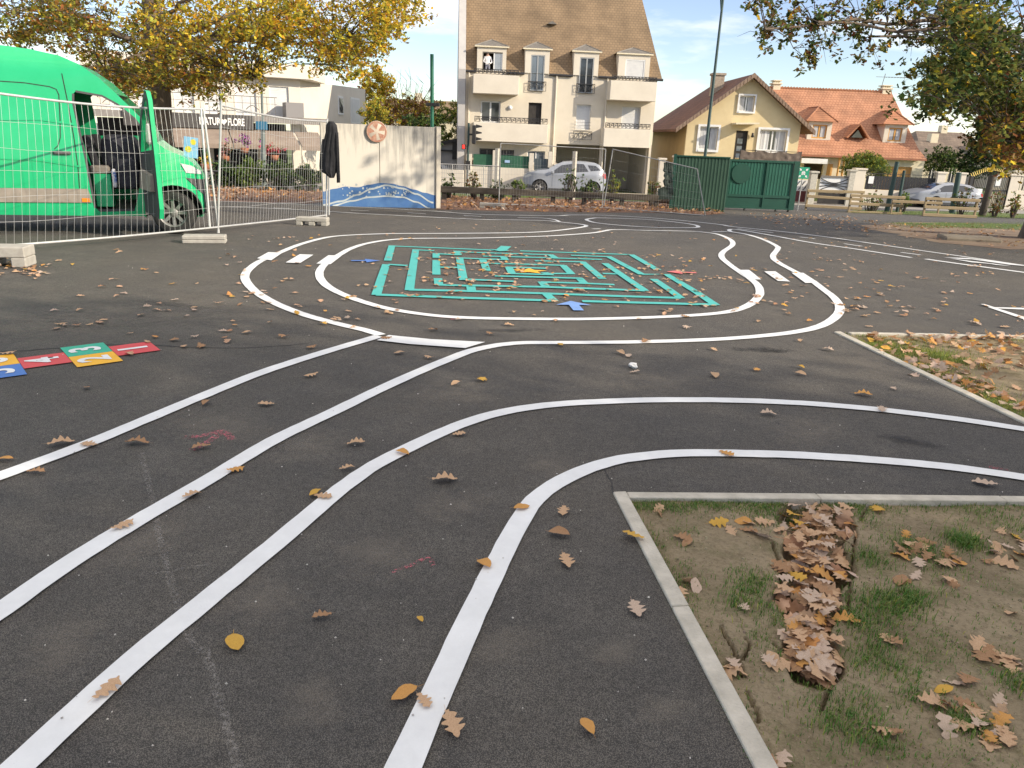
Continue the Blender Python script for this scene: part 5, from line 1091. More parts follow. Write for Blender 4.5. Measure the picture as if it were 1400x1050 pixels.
# torn dark sheeting at its left end
mb = MB(); n = 14; vs_ = []
for j in range(n + 1):
    for i in range(5):
        x, z = qg2(907 + i * 3.2 + 4 * noise.noise((j * .9, i, 2)) - (8 if j > 9 else 0) * (1 - i / 4), 222 + j * 3.6); vs_.append((x, -.1 + .12 * noise.noise((i * 1.3, j * .7, 5)), z))
mb.add(vs_, [(j * 5 + i, j * 5 + i + 1, (j + 1) * 5 + i + 1, (j + 1) * 5 + i) for j in range(n) for i in range(4)], 0, True)
ob = mb.build('torn_sheeting', mat('dark_plastic_sheet', (.015, .03, .025), .6, (.03, .05, .04), 5), None, fix=False); ob.location = GF.o; ob.rotation_euler = (0, 0, GF.a); tag(ob, 'torn dark plastic sheeting hanging at the left end of the green fence', 'plastic sheet')
# assembly point sign
p = G(1095, 287); Ya = 33.4; x0 = PV(1091.5, 228, Ya); x1_ = PV(1107.5, 229, Ya); z0 = PV(1098, 244.5, Ya).z; z1 = PV(1098, 228.5, Ya).z; sw_ = x1_.x - x0.x
asg = thing('assembly_sign', 'square green and white assembly point sign beside the green gate', 'sign', ((x0.x + x1_.x) / 2, Ya, zt(Ya)), R(2))
zb = z0 - zt(Ya); zq = z1 - zt(Ya); MB().box(-sw_ / 2, sw_ / 2, -.01, .01, zb, zq).build('plate', mat('sign_green', (.01, .3, .17), .5), asg); MB().tube([(-.0, .03, 0), (0, .03, zq)], .025, 8).build('post', M_galvd, asg)
mb = MB(); cz = (zb + zq) / 2; s = sw_ / 2
for a in (PI / 4, 3 * PI / 4, 5 * PI / 4, 7 * PI / 4):
    d = Vector((math.cos(a), 0, math.sin(a))); n_ = Vector((-d.z, 0, d.x)); c = Vector((0, -.014, cz)); tip = c + d * s * .52; base = c + d * s * 1.02
    mb.add([tip, base - d * s * .22 + n_ * s * .24, base - d * s * .22 - n_ * s * .24], [(0, 1, 2)]); mb.add([base - d * s * .22 + n_ * s * .08, base + n_ * s * .08, base - n_ * s * .08, base - d * s * .22 - n_ * s * .08], [(0, 1, 2, 3)])
for dx, dz, r_ in ((0, .05, .15), (-.2, -.02, .12), (.2, -.02, .12), (-.1, .12, .1), (.1, .12, .1)): mb.add([(s * (dx + r_ * math.cos(q)), -.0145, cz + s * (dz + .12 + r_ * math.sin(q))) for q in [k * PI / 5 for k in range(10)]], [range(10)]); mb.add([(s * (dx - r_), -.015, cz + s * (dz - .3)), (s * (dx + r_), -.015, cz + s * (dz - .3)), (s * (dx + r_ * .8), -.015, cz + s * (dz + .02)), (s * (dx - r_ * .8), -.015, cz + s * (dz + .02))], [(0, 1, 2, 3)])
mb.build('pictogram', mat('sign_white', (.75, .77, .75), .5), asg, fix=False)
# ------------------------------------------------------------------ garden walls and gates along the street
YW = 46.4
def gwall(px0, px1, ptop, label, Y=YW, m=None, th=.2, name='garden_wall'):
    f = Frame(px0, Y=Y); t = f.thing(name, label, 'wall'); x1 = f.p(px1, ptop)[0]; z1 = f.p((px0 + px1) / 2, ptop)[1]
    MB().box(0, x1, 0, th, -.2, z1).build('wall', m or M_render2, t, bevel=.01); return f, t, x1, z1
def pillar(f, t, px0, px1, ptop, d=-.06, cap=True, m=None, w=.36):
    a, b2 = f.p(px0, ptop)[0], f.p(px1, ptop)[0]; z = f.p((px0 + px1) / 2, ptop)[1]
    MB().box(a, b2, -.12, .3, -.2, z - .1).build('pillar', m or M_render2, t, bevel=.01)
    if cap: MB().box(a - .06, b2 + .06, -.18, .36, z - .097, z).build('pillar_cap', m or M_render2, t, bevel=.01)
f, t, x1, z1 = gwall(636, 730, 229, 'cream garden wall with pillars and green screens before the apartment building', Y=45.25)
for a, b2, y in ((638, 645, 208), (674, 681, 203), (724, 730, 207), (750, 755, 205)): pillar(f, t, a, b2, y, cap=False)
for a, b2, y0, y1 in ((647, 674, 211, 226), (682, 723, 213, 228)):
    X0, X1, Z0, Z1 = f.r(a, y0, b2, y1); MB().box(X0, X1, .05, .09, z1 + .003, Z1).build('green_screen', mat('screen_green', (.02, .09, .05), .7, (.03, .12, .065), 4), t)
X0, X1, Z0, Z1 = f.r(730, 217, 750, 234); MB().box(X0, X1, .05, .1, .05, Z1).build('side_gate', mat('blue_grey_gate', (.06, .08, .09), .5), t)
X0, X1, Z0, Z1 = f.r(690, 219, 697, 222.5); MB().box(X0, X1, -.0, .02, Z0, Z1).build('small_plate', mat('pale_blue_plate', (.35, .5, .7), .5), t)
f, t, x1, z1 = gwall(905, 935, 233, 'short cream garden wall with two pillars right of the apartment building', Y=44.6); pillar(f, t, 902, 910, 216); pillar(f, t, 922, 934, 213)
f, t, x1, z1 = gwall(597, 634, 232, 'low white garden wall left of the apartment building', Y=45.0)
# gate panel with curved bars
f = Frame(1107, Y=44.2); t = f.thing('driveway_gate', 'pale driveway gate with curved black bars between two grey pillars', 'gate')
pillar(f, t, 1109, 1118, 234, m=M_conc); pillar(f, t, 1162, 1170, 232, m=M_conc)
X0, X1, Z0, Z1 = f.r(1121, 243, 1159, 262); MB().box(X0, X1, .06, .08, Z0, Z1).build('panel', M_trim, t); MB().box(X0, X1, .0, .05, Z1, Z1 + .1).box(X0, X1, 0, .05, Z0 - .08, Z0).build('frame', M_zinc, t); MB().box(X0, X1, .03, .05, .05, Z0 - .09).build('lower_panel', M_dark, t)
mb = MB()
for s in (1, -1):
    for o_ in (.15, .45): mb.tube([(X0 + (X1 - X0) * k / 12, .02, (Z0 + Z1) / 2 + s * (Z1 - Z0) * (o_ - .75 * math.sin(PI * k / 12) * (o_))) for k in range(13)], .025, 5)
mb.build('curved_bar', M_iron, t)
f2 = Frame(1084, Y=44.8); t2 = f2.thing('driveway_gate', 'white gate panel with slanting black bars behind the assembly point sign', 'gate'); X0, X1, Z0, Z1 = f2.r(1083, 246, 1106, 261); MB().box(X0, X1, .06, .08, Z0, Z1).build('panel', M_trim, t2); MB().box(X0, X1, .05, .09, .05, Z0 - .003).build('lower_panel', mat('maroon_panel', (.12, .03, .03), .6), t2)
mb = MB(); [mb.tube([(X0 + .1 + k * .28, .03, Z0 + .05), (X0 + .45 + k * .28, .03, Z1 - .05)], .02, 4) for k in range(3)]; mb.build('slanting_bar', M_iron, t2)
f, t, x1, z1 = gwall(1183, 1284, 261, 'cream garden wall topped by a black slatted fence before the orange roofed house', Y=YW)
pillar(f, t, 1170, 1184, 230); pillar(f, t, 1282, 1293, 235)
X0, X1, Z0, Z1 = f.r(1184, 242, 1281, 259.5); mb = MB(); n = int((X1 - X0) / .16); [mb.box(X0 + k * (X1 - X0) / n, X0 + (k + .9) * (X1 - X0) / n, .08, .11, z1 + .02, Z1) for k in range(n)]; mb.build('black_slats', mat('black_slat', (.012, .013, .016), .6), t)
mb = MB(); Zs = f.p(1240, 232)[1]; [mb.tube([(X0 + .06 + k * (X1 - X0) / 56, .1, Z1), (X0 + .06 + k * (X1 - X0) / 56, .1, Zs)], [.012, .004], 4) for k in range(56)]; mb.box(X0, X1, .09, .12, Z1 + .12, Z1 + .15); mb.build('spikes', M_iron, t)
X0, X1, Z0, Z1 = f.r(1188, 241, 1195, 251); MB().box(X0, X1, .04, .07, Z0, Z1).build('notice', M_trim, t)
f = Frame(1312, Y=YW); t = f.thing('arched_gate', 'black iron gate under a gilded spiked arch between cream pillars', 'gate')
pillar(f, t, 1314, 1321, 236); pillar(f, t, 1382, 1395, 238)
X0, X1, Z0, Z1 = f.r(1324, 244, 1378, 283); mb = MB(); zc = lambda x: f.p(1350, 243)[1] + (f.p(1350, 233)[1] - f.p(1350, 243)[1]) * math.sin(PI * (x - X0) / (X1 - X0))
for k in range(25):
    x = X0 + (X1 - X0) * k / 24; mb.tube([(x, 0, .1), (x, 0, zc(x))], .016, 5)
mb.tube([(X0 + (X1 - X0) * k / 24, 0, zc(X0 + (X1 - X0) * k / 24)) for k in range(25)], .05, 6); mb.box(X0, X1, -.02, .02, 1.0, 1.06); [mb.box(x - .09, x + .09, -.09, .09, 0, Z1 + .1) for x in (X0, (X0 + X1) * .42 + .3, X1)]; mb.build('bars', M_iron, t)
MB().box(X0 + (X1 - X0) * .5, X1, .03, .05, .1, 1.2).build('plate', M_cream, t); MB().box(X0 + (X1 - X0) * .62, X0 + (X1 - X0) * .74, -.06, -.03, 1.3, 1.9).build('notice', M_trim, t); MB().box(X0 + .2, X0 + .75, -.06, -.03, .35, 1.1).build('notice', M_trim, t)
mb = MB(); [mb.tube([(X0 + (X1 - X0) * k / 24, -.05, zc(X0 + (X1 - X0) * k / 24)), (X0 + (X1 - X0) * k / 24 + (k - 12) * .012, -.05, zc(X0 + (X1 - X0) * k / 24) + .22)], [.035, .01], 5) for k in range(25)]; mb.build('gilded_spikes', mat('gilding', (.6, .45, .12), .4, metal=.5), t)
f, t, x1, z1 = gwall(1392, 1470, 262, 'cream garden wall with dark railings at the right edge behind the oak', Y=YW); pillar(f, t, 1440, 1450, 240); mb = MB(); [mb.tube([(.2 + k * .16, .1, z1), (.2 + k * .16, .1, z1 + .9)], .014, 4) for k in range(20)]; mb.box(.15, 3.4, .08, .12, z1 + .75, z1 + .8); mb.build('railing', M_iron, t)
f, t, x1, z1 = gwall(1293, 1314, 258, 'low white wall section between two pillars behind the parked hatchback', Y=YW + .1); mb = MB(); [mb.tube([(.1 + k * .15, .1, z1), (.1 + k * .15, .1, z1 + .8)], .014, 4) for k in range(6)]; mb.build('railing', M_iron, t)
# concrete slab in the dirt, kerb board
a = G(1324, 329); sl_ = MB(); sl_.box(-.62, .62, -.3, .3, -.05, .1); ob = sl_.build('concrete_slab', mat('worn_slab', (.27, .235, .18), .95, (.2, .165, .12), 4, 8, bump=.5, bscale=40), None, bevel=.03); ob.location = (a.x, a.y, zt(a.y)); ob.rotation_euler = (R(2), 0, R(-8)); tag(ob, 'flat worn concrete slab lying in the dirt near the oak trunk', 'slab')
# painting hung on the fence, purple and red items outside the shop
Yf = 13.6; a, b2 = PV(250.5, 187, Yf), PV(271.5, 216, Yf); c = (a + b2) / 2; w_, h_ = abs(b2.x - a.x) / 2, abs(a.z - b2.z) / 2
pt = thing('painted_board', 'blue board painted with yellow suns hanging behind the fence beside the van bonnet', 'painted board', c, R(4)); pt.rotation_euler = (0, R(6), R(4))
MB().box(-w_, w_, -.01, .01, -h_, h_).build('board', mat('sky_blue_paint', (.2, .42, .72), .7, (.35, .58, .8), 3.5, 5), pt)
mb = MB(); 
for (cx, cz, r_) in ((-.35 * w_, -.2 * h_, w_ * .42), (.35 * w_, .55 * h_, w_ * .38)): mb.add([(cx + r_ * (1 + .2 * (k % 2)) * math.cos(k * PI / 8), -.0125, cz + r_ * (1 + .2 * (k % 2)) * math.sin(k * PI / 8)) for k in range(16) if abs(cz + r_ * 1.2 * math.sin(k * PI / 8)) < h_], [range(len([k for k in range(16) if abs(cz + r_ * 1.2 * math.sin(k * PI / 8)) < h_]))])
mb.build('yellow_sun', mat('sun_yellow', (.8, .6, .05), .7), pt, fix=False)
# ------------------------------------------------------------------ vehicles
def shell(name, par, outline, holes, yoff, W_, mats, seg_mat=None, xcuts=(), zcuts=(), far_holes=None):
    """vehicle skin: two sides following yoff(x, z) joined across the outline; outline runs round the side view"""
    bm = bmesh.new()
    for far in (0, 1):
        vs, tri = tess([outline] + (holes if not far else (far_holes if far_holes is not None else holes)))
        sub = bmesh.new(); bv = [sub.verts.new((v.x, 0, v.y)) for v in vs]
        for t in tri:
            try: sub.faces.new([bv[i] for i in t])
            except ValueError: pass
        for z in zcuts: bmesh.ops.bisect_plane(sub, geom=sub.verts[:] + sub.edges[:] + sub.faces[:], plane_co=(0, 0, z), plane_no=(0, 0, 1))
        for x in xcuts: bmesh.ops.bisect_plane(sub, geom=sub.verts[:] + sub.edges[:] + sub.faces[:], plane_co=(x, 0, 0), plane_no=(1, 0, 0))
        for v in sub.verts: y = yoff(v.co.x, v.co.z); v.co.y = W_ - y if far else y
        for f in sub.faces: f.smooth = True
        me = bpy.data.meshes.new('t'); sub.to_mesh(me); sub.free(); bm.from_mesh(me); bpy.data.meshes.remove(me)
    # fine outline so that the strip follows the cuts
    pts = []; idx = []
    n = len(outline)
    for i in range(n):
        a, b = Vector(outline[i]), Vector(outline[(i + 1) % n]); ts = [0]
        for z in zcuts:
            if (a.y - z) * (b.y - z) < 0: ts.append((z - a.y) / (b.y - a.y))
        for x in xcuts:
            if (a.x - x) * (b.x - x) < 0: ts.append((x - a.x) / (b.x - a.x))
        for t in sorted(ts): pts.append(a.lerp(b, t)); idx.append(i)
    K = 8; rows = []
    for p in pts:
        y0 = yoff(p.x, p.y); rows.append([bm.verts.new((p.x, y0 + (W_ - 2 * y0) * k / K, p.y)) for k in range(K + 1)])
    for i in range(len(pts)):
        j = (i + 1) % len(pts)
        for k in range(K):
            f = bm.faces.new((rows[i][k], rows[j][k], rows[j][k + 1], rows[i][k + 1])); f.smooth = True
            f.material_index = (seg_mat or {}).get(idx[i], 0)
    bmesh.ops.remove_doubles(bm, verts=bm.verts[:], dist=.0008)
    bmesh.ops.recalc_face_normals(bm, faces=bm.faces[:])
    for e in bm.edges:
        if len(e.link_faces) == 2 and e.calc_face_angle(0) > R(38): e.smooth = False
    me = bpy.data.meshes.new(name); bm.to_mesh(me); bm.free()
    for m in mats: me.materials.append(m)
    return link(name, me, par)
def plate(par, name, poly, yoff, m, off=-.006, zc=(), xc=(), side=0, W_=0):
    """panel lying on the side skin (window, trim), cut so that it follows it"""
    vs, tri = tess([poly]); bm = bmesh.new(); bv = [bm.verts.new((v.x, 0, v.y)) for v in vs]
    for t in tri:
        try: bm.faces.new([bv[i] for i in t])
        except ValueError: pass
    for z in zc: bmesh.ops.bisect_plane(bm, geom=bm.verts[:] + bm.edges[:] + bm.faces[:], plane_co=(0, 0, z), plane_no=(0, 0, 1))
    for x in xc: bmesh.ops.bisect_plane(bm, geom=bm.verts[:] + bm.edges[:] + bm.faces[:], plane_co=(x, 0, 0), plane_no=(1, 0, 0))
    for v in bm.verts: y = yoff(v.co.x, v.co.z) + off; v.co.y = W_ - y if side else y
    me = bpy.data.meshes.new(name); bm.to_mesh(me); bm.free(); me.materials.append(m); return link(name, me, par)
def arc(cx, cz, r, a0, a1, n=10): return [(cx + r * math.cos(R(a0 + (a1 - a0) * k / n)), cz + r * math.sin(R(a0 + (a1 - a0) * k / n))) for k in range(n + 1)]
M_tyre = mat('tyre_rubber', (.02, .02, .021), .85, (.035, .033, .03), 20, bump=.2, bscale=80)
M_rim = mat('wheel_steel', (.35, .34, .33), .45, (.22, .21, .2), 14, metal=.5)
M_plast = mat('grey_plastic', (.06, .06, .062), .65, (.09, .088, .085), 5)
def wheel(par, x, y, r, w, spokes=5, rot=0, name='wheel', rimr=.66, face=-1):
    t = bpy.data.objects.new(name, None); C.objects.link(t); t.parent = par; t.location = (x, y, r); t.rotation_euler = (0, 0, rot)
    prof = [(r * rimr, -w / 2 + .01), (r * .9, -w / 2), (r * .985, -w / 2 + .035), (r, -w / 4), (r, w / 4), (r * .985, w / 2 - .035), (r * .9, w / 2), (r * rimr, w / 2 - .01)]
    MB().lathe(prof, 36, axis='y').build('tyre', M_tyre, t)
    mb = MB(); f = face * (w / 2 - .03)
    mb.lathe([(r * rimr, -w / 2 + .012), (r * rimr * .94, -w / 2 + .02), (r * rimr * .9, -w / 2 + .05), (r * rimr * .9, w / 2 - .05), (r * rimr, w / 2 - .012)], 32, axis='y')
    mb.lathe([(0, f * .75), (r * .2, f * .8), (r * .24, f * .5), (0, f * .4)], 20, axis='y')
    for k in range(spokes):
        a = 2 * PI * k / spokes; c, s = math.cos(a), math.sin(a); hw = r * (.26 / spokes * 2.2)
        P = lambda q, h, yy: (c * q - s * h, yy, s * q + c * h)
        mb.hexa([P(r * .18, -hw, f * .4), P(r * .18, hw, f * .4), P(r * rimr * .93, hw, f * .4), P(r * rimr * .93, -hw, f * .4)], [P(r * .18, -hw, f * .75), P(r * .18, hw, f * .75), P(r * rimr * .93, hw * .9, f * .85), P(r * rimr * .93, -hw * .9, f * .85)])
    mb.build('rim', M_rim, t)
    MB().lathe([(0, f * .2), (r * rimr * .88, f * .2), (r * rimr * .88, f * .1), (0, f * .1)], 20, axis='y').build('brake_disc', M_dark, t)
    return t
# ---- green van
V = Frame(241, 320.5, ang=R(21)); v3 = lambda x, y, d=0: V.p(.26667 * x, 100 + .26667 * y, d); v1 = lambda x, y, d=0: V.p(.25 * x, .25 * y, d)
def car_paint(name, col, col2, rough=.3): return mat(name, col, rough, col2, 1.5, 5, coat=.5)
M_vg = car_paint('green_van_paint', (.01, .42, .155), (.02, .47, .19), .34); M_trimg = mat('grey_moulding', (.24, .21, .17), .75, (.31, .27, .22), 6)
van = V.thing('green_van', 'bright green high-roofed van behind the bulging fence, its front side door open', 'van')
VW = 1.97; wr = .345
rf_ = [v1(*p) for p in ((0, 240), (150, 262), (310, 298))]; ws = [v1(*p, .12) for p in ((430, 352), (540, 425), (640, 515), (720, 592), (800, 672))]
bn = [v1(*p, .1) for p in ((905, 815), (985, 850), (1050, 892))]; xn = v1(1120, 1000, .35)[0]
zroof = rf_[0][1]
outl = [(-5.05, .5), (-5.05, 1.2), (-5.0, zroof - .1), (-4.9, zroof + .02), (-3.8, zroof + .06)] + rf_ + ws
zb_ = bn[0][1]; outl += [(bn[0][0] - .12, zb_ + .1)] + bn + [(xn - .06, bn[2][1] - .14), (xn, .85), (xn + .02, .5), (xn - .05, .3), (xn - .25, .24)]
fa = arc(0, wr + .01, wr + .09, -12, 192, 14); ra = arc(-3.55, wr + .01, wr + .09, -12, 192, 14)
outl += [(fa[0][0] + .02, .25)] + fa + [(fa[-1][0] - .03, .3), (-1.3, .3), (-3.0, .32)] + ra + [(-4.5, .34), (-5.0, .36)]
def vy(x, z):
    y = .0
    if z > 1.15: y += .085 * (z - 1.15) / 1.3
    if z > zroof - .35: y += .18 * ((z - zroof + .35) / .4) ** 2
    if x > xn - .75: y += .5 * max(0, (x - xn + .75) / .77) ** 2
    if z < .6: y += .05 * ((.6 - z) / .35) ** 2
    return y
dhole = [v3(*p) for p in ((372, 104), (384, 92), (520, 116), (600, 160), (690, 234), (738, 300), (742, 420), (722, 560), (704, 650), (690, 708), (512, 712), (488, 690), (440, 440), (398, 262), (372, 150))]
dh_top = [v3(*p) for p in ((372, 104), (384, 92), (520, 116), (600, 160), (690, 234), (738, 300), (740, 330), (415, 330))]
nsm = len(outl); wsi = 5 + len(rf_) - 1
segm = {wsi + k: 1 for k in range(3, 6)}
M_wscr = glass('windscreen', (.03, .04, .045), .03, .45)
zc_ = [.45, .6, .9, 1.15, 1.4, 1.7, 2.0, 2.2, zroof - .35, zroof - .22, zroof - .12, zroof - .05]; xc_ = [xn - .75, xn - .55, xn - .4, xn - .28, xn - .17, xn - .08, -.5, -2, -4]
body = shell('body', van, outl, [dhole], vy, VW, [M_vg, M_wscr], segm, xc_, zc_, far_holes=[dh_top])
PL = lambda nm, poly, m, off=-.006: plate(van, nm, poly, vy, m, off, zc_, xc_)
def seam(pts, w=.012, mname='seam', m=None, off=-.005):
    P = [Vector(p) for p in pts]; L_, R_ = [], []
    for i, p in enumerate(P):
        t = (P[min(i + 1, len(P) - 1)] - P[max(i - 1, 0)]).normalized(); n = Vector((-t.y, t.x)) * w / 2; L_.append(p + n); R_.append(p - n)
    return PL(mname, [tuple(p) for p in L_ + R_[::-1]], m or M_dark, off)
zl = v3(200, 590)[1]; zm = v3(200, 662)[1]; xm = v3(470, 620)[0]
PL('side_moulding', [(-4.95, zm), (xm, zm), (xm - .04, zl), (-4.95, zl)], M_trimg, -.022)
a = v3(420, 640); b2 = v3(462, 660); PL('marker_light', [(a[0], b2[1]), (b2[0], b2[1]), (b2[0], a[1]), (a[0], a[1])], mat('amber_lens', (.8, .25, .02), .3), -.03)
seam([v3(312, 0), v3(345, 150), v3(378, 330), v3(400, 480), v3(408, 590)])
seam([v3(-60, 36), v3(120, 48), v3(250, 68), v3(285, 82), v3(298, 110), v3(306, 230), v3(308, 330), v3(298, 370), v3(278, 390)])
seam([v3(-60, 236), v3(200, 236), v3(380, 262)], .03, 'pressing', M_vg, -.012); seam([v3(-60, 434), v3(200, 446), v3(420, 480)], .025, 'pressing', M_vg, -.012)
a, b2 = v3(268, 402), v3(366, 418); zh = (a[1] + b2[1]) / 2; mb = MB(); yv = vy(a[0], zh); mb.hexa([(a[0], yv - .01, zh - .025), (b2[0], yv - .01, zh - .025), (b2[0], yv - .01, zh + .03), (a[0], yv - .01, zh + .03)], [(a[0] + .03, yv - .05, zh - .015), (b2[0] - .03, yv - .05, zh - .015), (b2[0] - .03, yv - .05, zh + .018), (a[0] + .03, yv - .05, zh + .018)]); mb.build('sliding_door_handle', M_plast, van, bevel=.006)
seam([v3(690, 234), v3(738, 300), v3(742, 420)], .03, 'door_seal', M_plast, -.004); seam([v3(372, 104), v3(372, 150), v3(398, 262), v3(440, 440), v3(488, 690)], .03, 'door_seal', M_plast, -.004); seam([v3(384, 92), v3(520, 116), v3(600, 160), v3(690, 234)], .03, 'door_seal', M_plast, -.004)
# bumper, lamp, arch lips
plate(van, 'bumper', [(xn + .015, .5), (xn + .01, .86), (xn - .28, .9), (fa[0][0] + .04, .62), (fa[0][0] + .05, .3), (xn - .2, .27), (xn - .04, .32)], vy, M_plast, -.02, zc_, xc_)
MB().box(xn - .12, xn + .03, .45, VW - .45, .3, .86).build('front_grille', M_plast, van, bevel=.02)
hx0, hx1 = v1(1052, 900, .2), v1(1108, 990, .2); plate(van, 'headlight', [(xn - .04, .95), (xn - .03, hx0[1] - .12), (xn - .18, hx0[1] - .02), (xn - .34, hx0[1] + .02), (xn - .27, .98)], vy, glass('headlight_lens', (.5, .52, .52), .08), -.02, zc_, xc_)
wheel(van, 0, .15, wr, .24, 8, R(-14)); wheel(van, -3.55, .14, wr, .24, 8); wheel(van, 0, VW - .15, wr, .24, 8, R(-14), face=1); wheel(van, -3.55, VW - .15, wr, .24, 8, face=1)
for xx, aa in ((0, fa), (-3.55, ra)):
    mb = MB(); n = len(aa); mb.add([(p[0], .02, p[1]) for p in aa] + [(p[0], .45, p[1]) for p in aa], [(i, i + 1, n + i + 1, n + i) for i in range(n - 1)]); mb.add([(p[0], .45, p[1]) for p in aa], [range(n)]); mb.build('wheel_arch', M_dark, van, fix=False)
# cab interior
sx0 = v3(500, 700)[0]; sx1 = v3(690, 700)[0]; zs = v3(600, 700)[1]
mb = MB(); mb.box(sx0 - .1, xn - .3, .1, VW - .1, zs - .08, zs - .004).box(sx0 - .42, sx0 - .38, .12, VW - .12, zs, 2.15); mb.build('cab_floor', M_plast, van)
a, b2 = v3(455, 475), v3(560, 520); c = v3(470, 690)
mb = MB(); mb.box(sx0 - .02, b2[0], .14, .6, c[1], b2[1]); mb.build('seat_base', M_vg, van, bevel=.01); MB().box(sx0 - .06, b2[0], .12, .62, b2[1] + .003, a[1]).build('sill_trim', M_trimg, van, bevel=.03)
for y in (.25, 1.2):
    s_ = MB(); s_.box(sx0 + .1, sx0 + .62, y, y + .48, zs + .3, zs + .48).build('seat', mat('seat_cloth', (.02, .02, .024), .9, (.04, .04, .045), 8), van, bevel=.04)
    MB().hexa([(sx0 + .0, y, zs + .45), (sx0 + .14, y, zs + .45), (sx0 + .14, y + .48, zs + .45), (sx0, y + .48, zs + .45)], [(sx0 - .14, y + .04, zs + 1.12), (sx0 - .03, y + .04, zs + 1.12), (sx0 - .03, y + .44, zs + 1.12), (sx0 - .14, y + .44, zs + 1.12)]).build('seat_back', MATS['seat_cloth'], van, bevel=.03)
dx = v3(745, 400)[0]; mb = MB(); mb.hexa([(dx - .12, .16, zs + .35), (dx + .3, .2, zs + .35), (dx + .3, VW - .2, zs + .35), (dx - .12, VW - .16, zs + .35)], [(dx - .02, .16, 1.28), (dx + .3, .2, 1.22), (dx + .3, VW - .2, 1.22), (dx - .02, VW - .16, 1.28)]); mb.build('dashboard', M_dark, van, bevel=.02)
st = [(dx - .22 + .06 * math.sin(a), 1.5 + .19 * math.cos(a), 1.3 + .18 * math.sin(a)) for a in [k * PI / 10 for k in range(21)]]; mb = MB(); mb.tube(st, .016, 6, caps=False).tube([st[0], st[10]], .014, 5).tube([(dx - .2, 1.5, 1.3), (dx + .05, 1.5, 1.2)], .025, 6); mb.build('steering_wheel', M_dark, van)
# the open door, seen almost edge-on
hx = v3(735, 500)[0]; hp = Vector((hx, vy(hx, 1.2) - .01, 0)); dl = 1.02
best = min([R(k) for k in range(20, 110)], key=lambda q: abs(proj(V.o + V.u * (hp.x - dl * math.cos(q)) + V.n * (hp.y - dl * math.sin(q)) + Vector((0, 0, .6)))[0] - 220))
dd = Vector((-math.cos(best), -math.sin(best), 0)); dn_ = Vector((math.sin(best), -math.cos(best), 0))
dob = bpy.data.objects.new('door', None); C.objects.link(dob); dob.parent = van; dob.location = hp
zd0 = v3(690, 716)[1]; zd1 = v1(822, 488, -.8)[1] * .985
prof = [(0, zd0 + .02), (.93, zd0), (1.0, zd0 + .15), (1.02, 1.3), (.98, zd1 - .12), (.9, zd1), (.8, zd1 + .02), (.35, zd1 - .35), (.06, 1.42), (0, 1.2)]
win = [(.12, 1.3), (.93, 1.36), (.9, zd1 - .14), (.82, zd1 - .09), (.42, zd1 - .4)]
def dpt(p, o): return dd * p[0] + dn_ * o + Vector((0, 0, p[1]))
vs2, tri = tess([prof, win]); 
for nm, o, m in (('door_panel', .03, M_vg), ('door_lining', -.035, M_plast)):
    mb = MB(); mb.add([dpt((v.x, v.y), o) for v in vs2], [tuple(t) for t in tri])
    if nm == 'door_panel':
        for lp in (prof, win):
            n = len(lp); mb.add([dpt(p, .03) for p in lp] + [dpt(p, -.03) for p in lp], [(i, (i + 1) % n, n + (i + 1) % n, n + i) for i in range(n)])
    mb.build(nm, m, dob, fix=False)
mb = MB(); mb.add([dpt(p, .0) for p in win], [range(len(win))]); mb.build('door_window', M_wscr, dob, fix=False)
mb = MB(); mb.hexa([dpt((.15, .75), -.04), dpt((.85, .75), -.04), dpt((.85, .75), -.11), dpt((.15, .75), -.11)], [dpt((.15, 1.05), -.04), dpt((.85, 1.0), -.04), dpt((.85, .98), -.08), dpt((.15, 1.03), -.08)]); mb.build('door_pocket', M_trimg, dob)
mb = MB(); mb.hexa([dpt((.08, 1.42), .05), dpt((.22, 1.42), .05), dpt((.22, 1.42), .2), dpt((.08, 1.42), .2)], [dpt((.1, 1.72), .06), dpt((.22, 1.74), .06), dpt((.22, 1.72), .19), dpt((.1, 1.7), .19)]); mb.build('mirror', M_trim, dob, bevel=.03)
# bags on the passenger seat
def bag(label, x0, x1, z0, z1, y0, y1, m, name='bag'):
    mb = MB(); n = 10; vs_ = []
    for j in range(n + 1):
        th = PI * j / n
        for i in range(14):
            ph = 2 * PI * i / 14; s = math.sin(th) ** .45; e = lambda c: math.copysign(abs(c) ** .6, c); k = 1 + .09 * noise.noise((i * .8, j * .7, x0))
            vs_.append(((x0 + x1) / 2 + e(math.cos(ph)) * s * (x1 - x0) / 2 * k, (y0 + y1) / 2 + e(math.sin(ph)) * s * (y1 - y0) / 2 * k, (z0 + z1) / 2 - math.copysign(abs(math.cos(th)) ** .6, math.cos(th)) * (z1 - z0) / 2))
    mb.add(vs_, [(j * 14 + i, j * 14 + (i + 1) % 14, (j + 1) * 14 + (i + 1) % 14, (j + 1) * 14 + i) for j in range(n) for i in range(14)], 0, True)
    o = mb.build(name, m, None); o.location = V.o; o.rotation_euler = (0, 0, V.a); return tag(o, label, 'bag')
a, b2 = v3(500, 310, .3), v3(722, 420, .3); bag('bulky dark bag heaped on the front seat of the green van', a[0], b2[0], zs + .49, a[1], .2, .75, mat('dark_bag', (.015, .016, .022), .85, (.035, .036, .045), 9, bump=.5, bscale=25))
a, b2 = v3(590, 470, .15), v3(724, 596, .15); bag('dark jacket hanging down over the seat edge in the van doorway', a[0], b2[0], b2[1], a[1] + .1, .06, .2, MATS['dark_bag'], 'dark_cloth')
a, b2 = v3(568, 490, .05), v3(604, 588, .05); bag('small blue and white bag in the doorway of the green van', a[0], b2[0], b2[1], a[1], .03, .12, mat('blue_white_bag', (.05, .15, .45), .6, (.6, .6, .62), 6, mixlo=.48, mixhi=.52), 'small_bag')
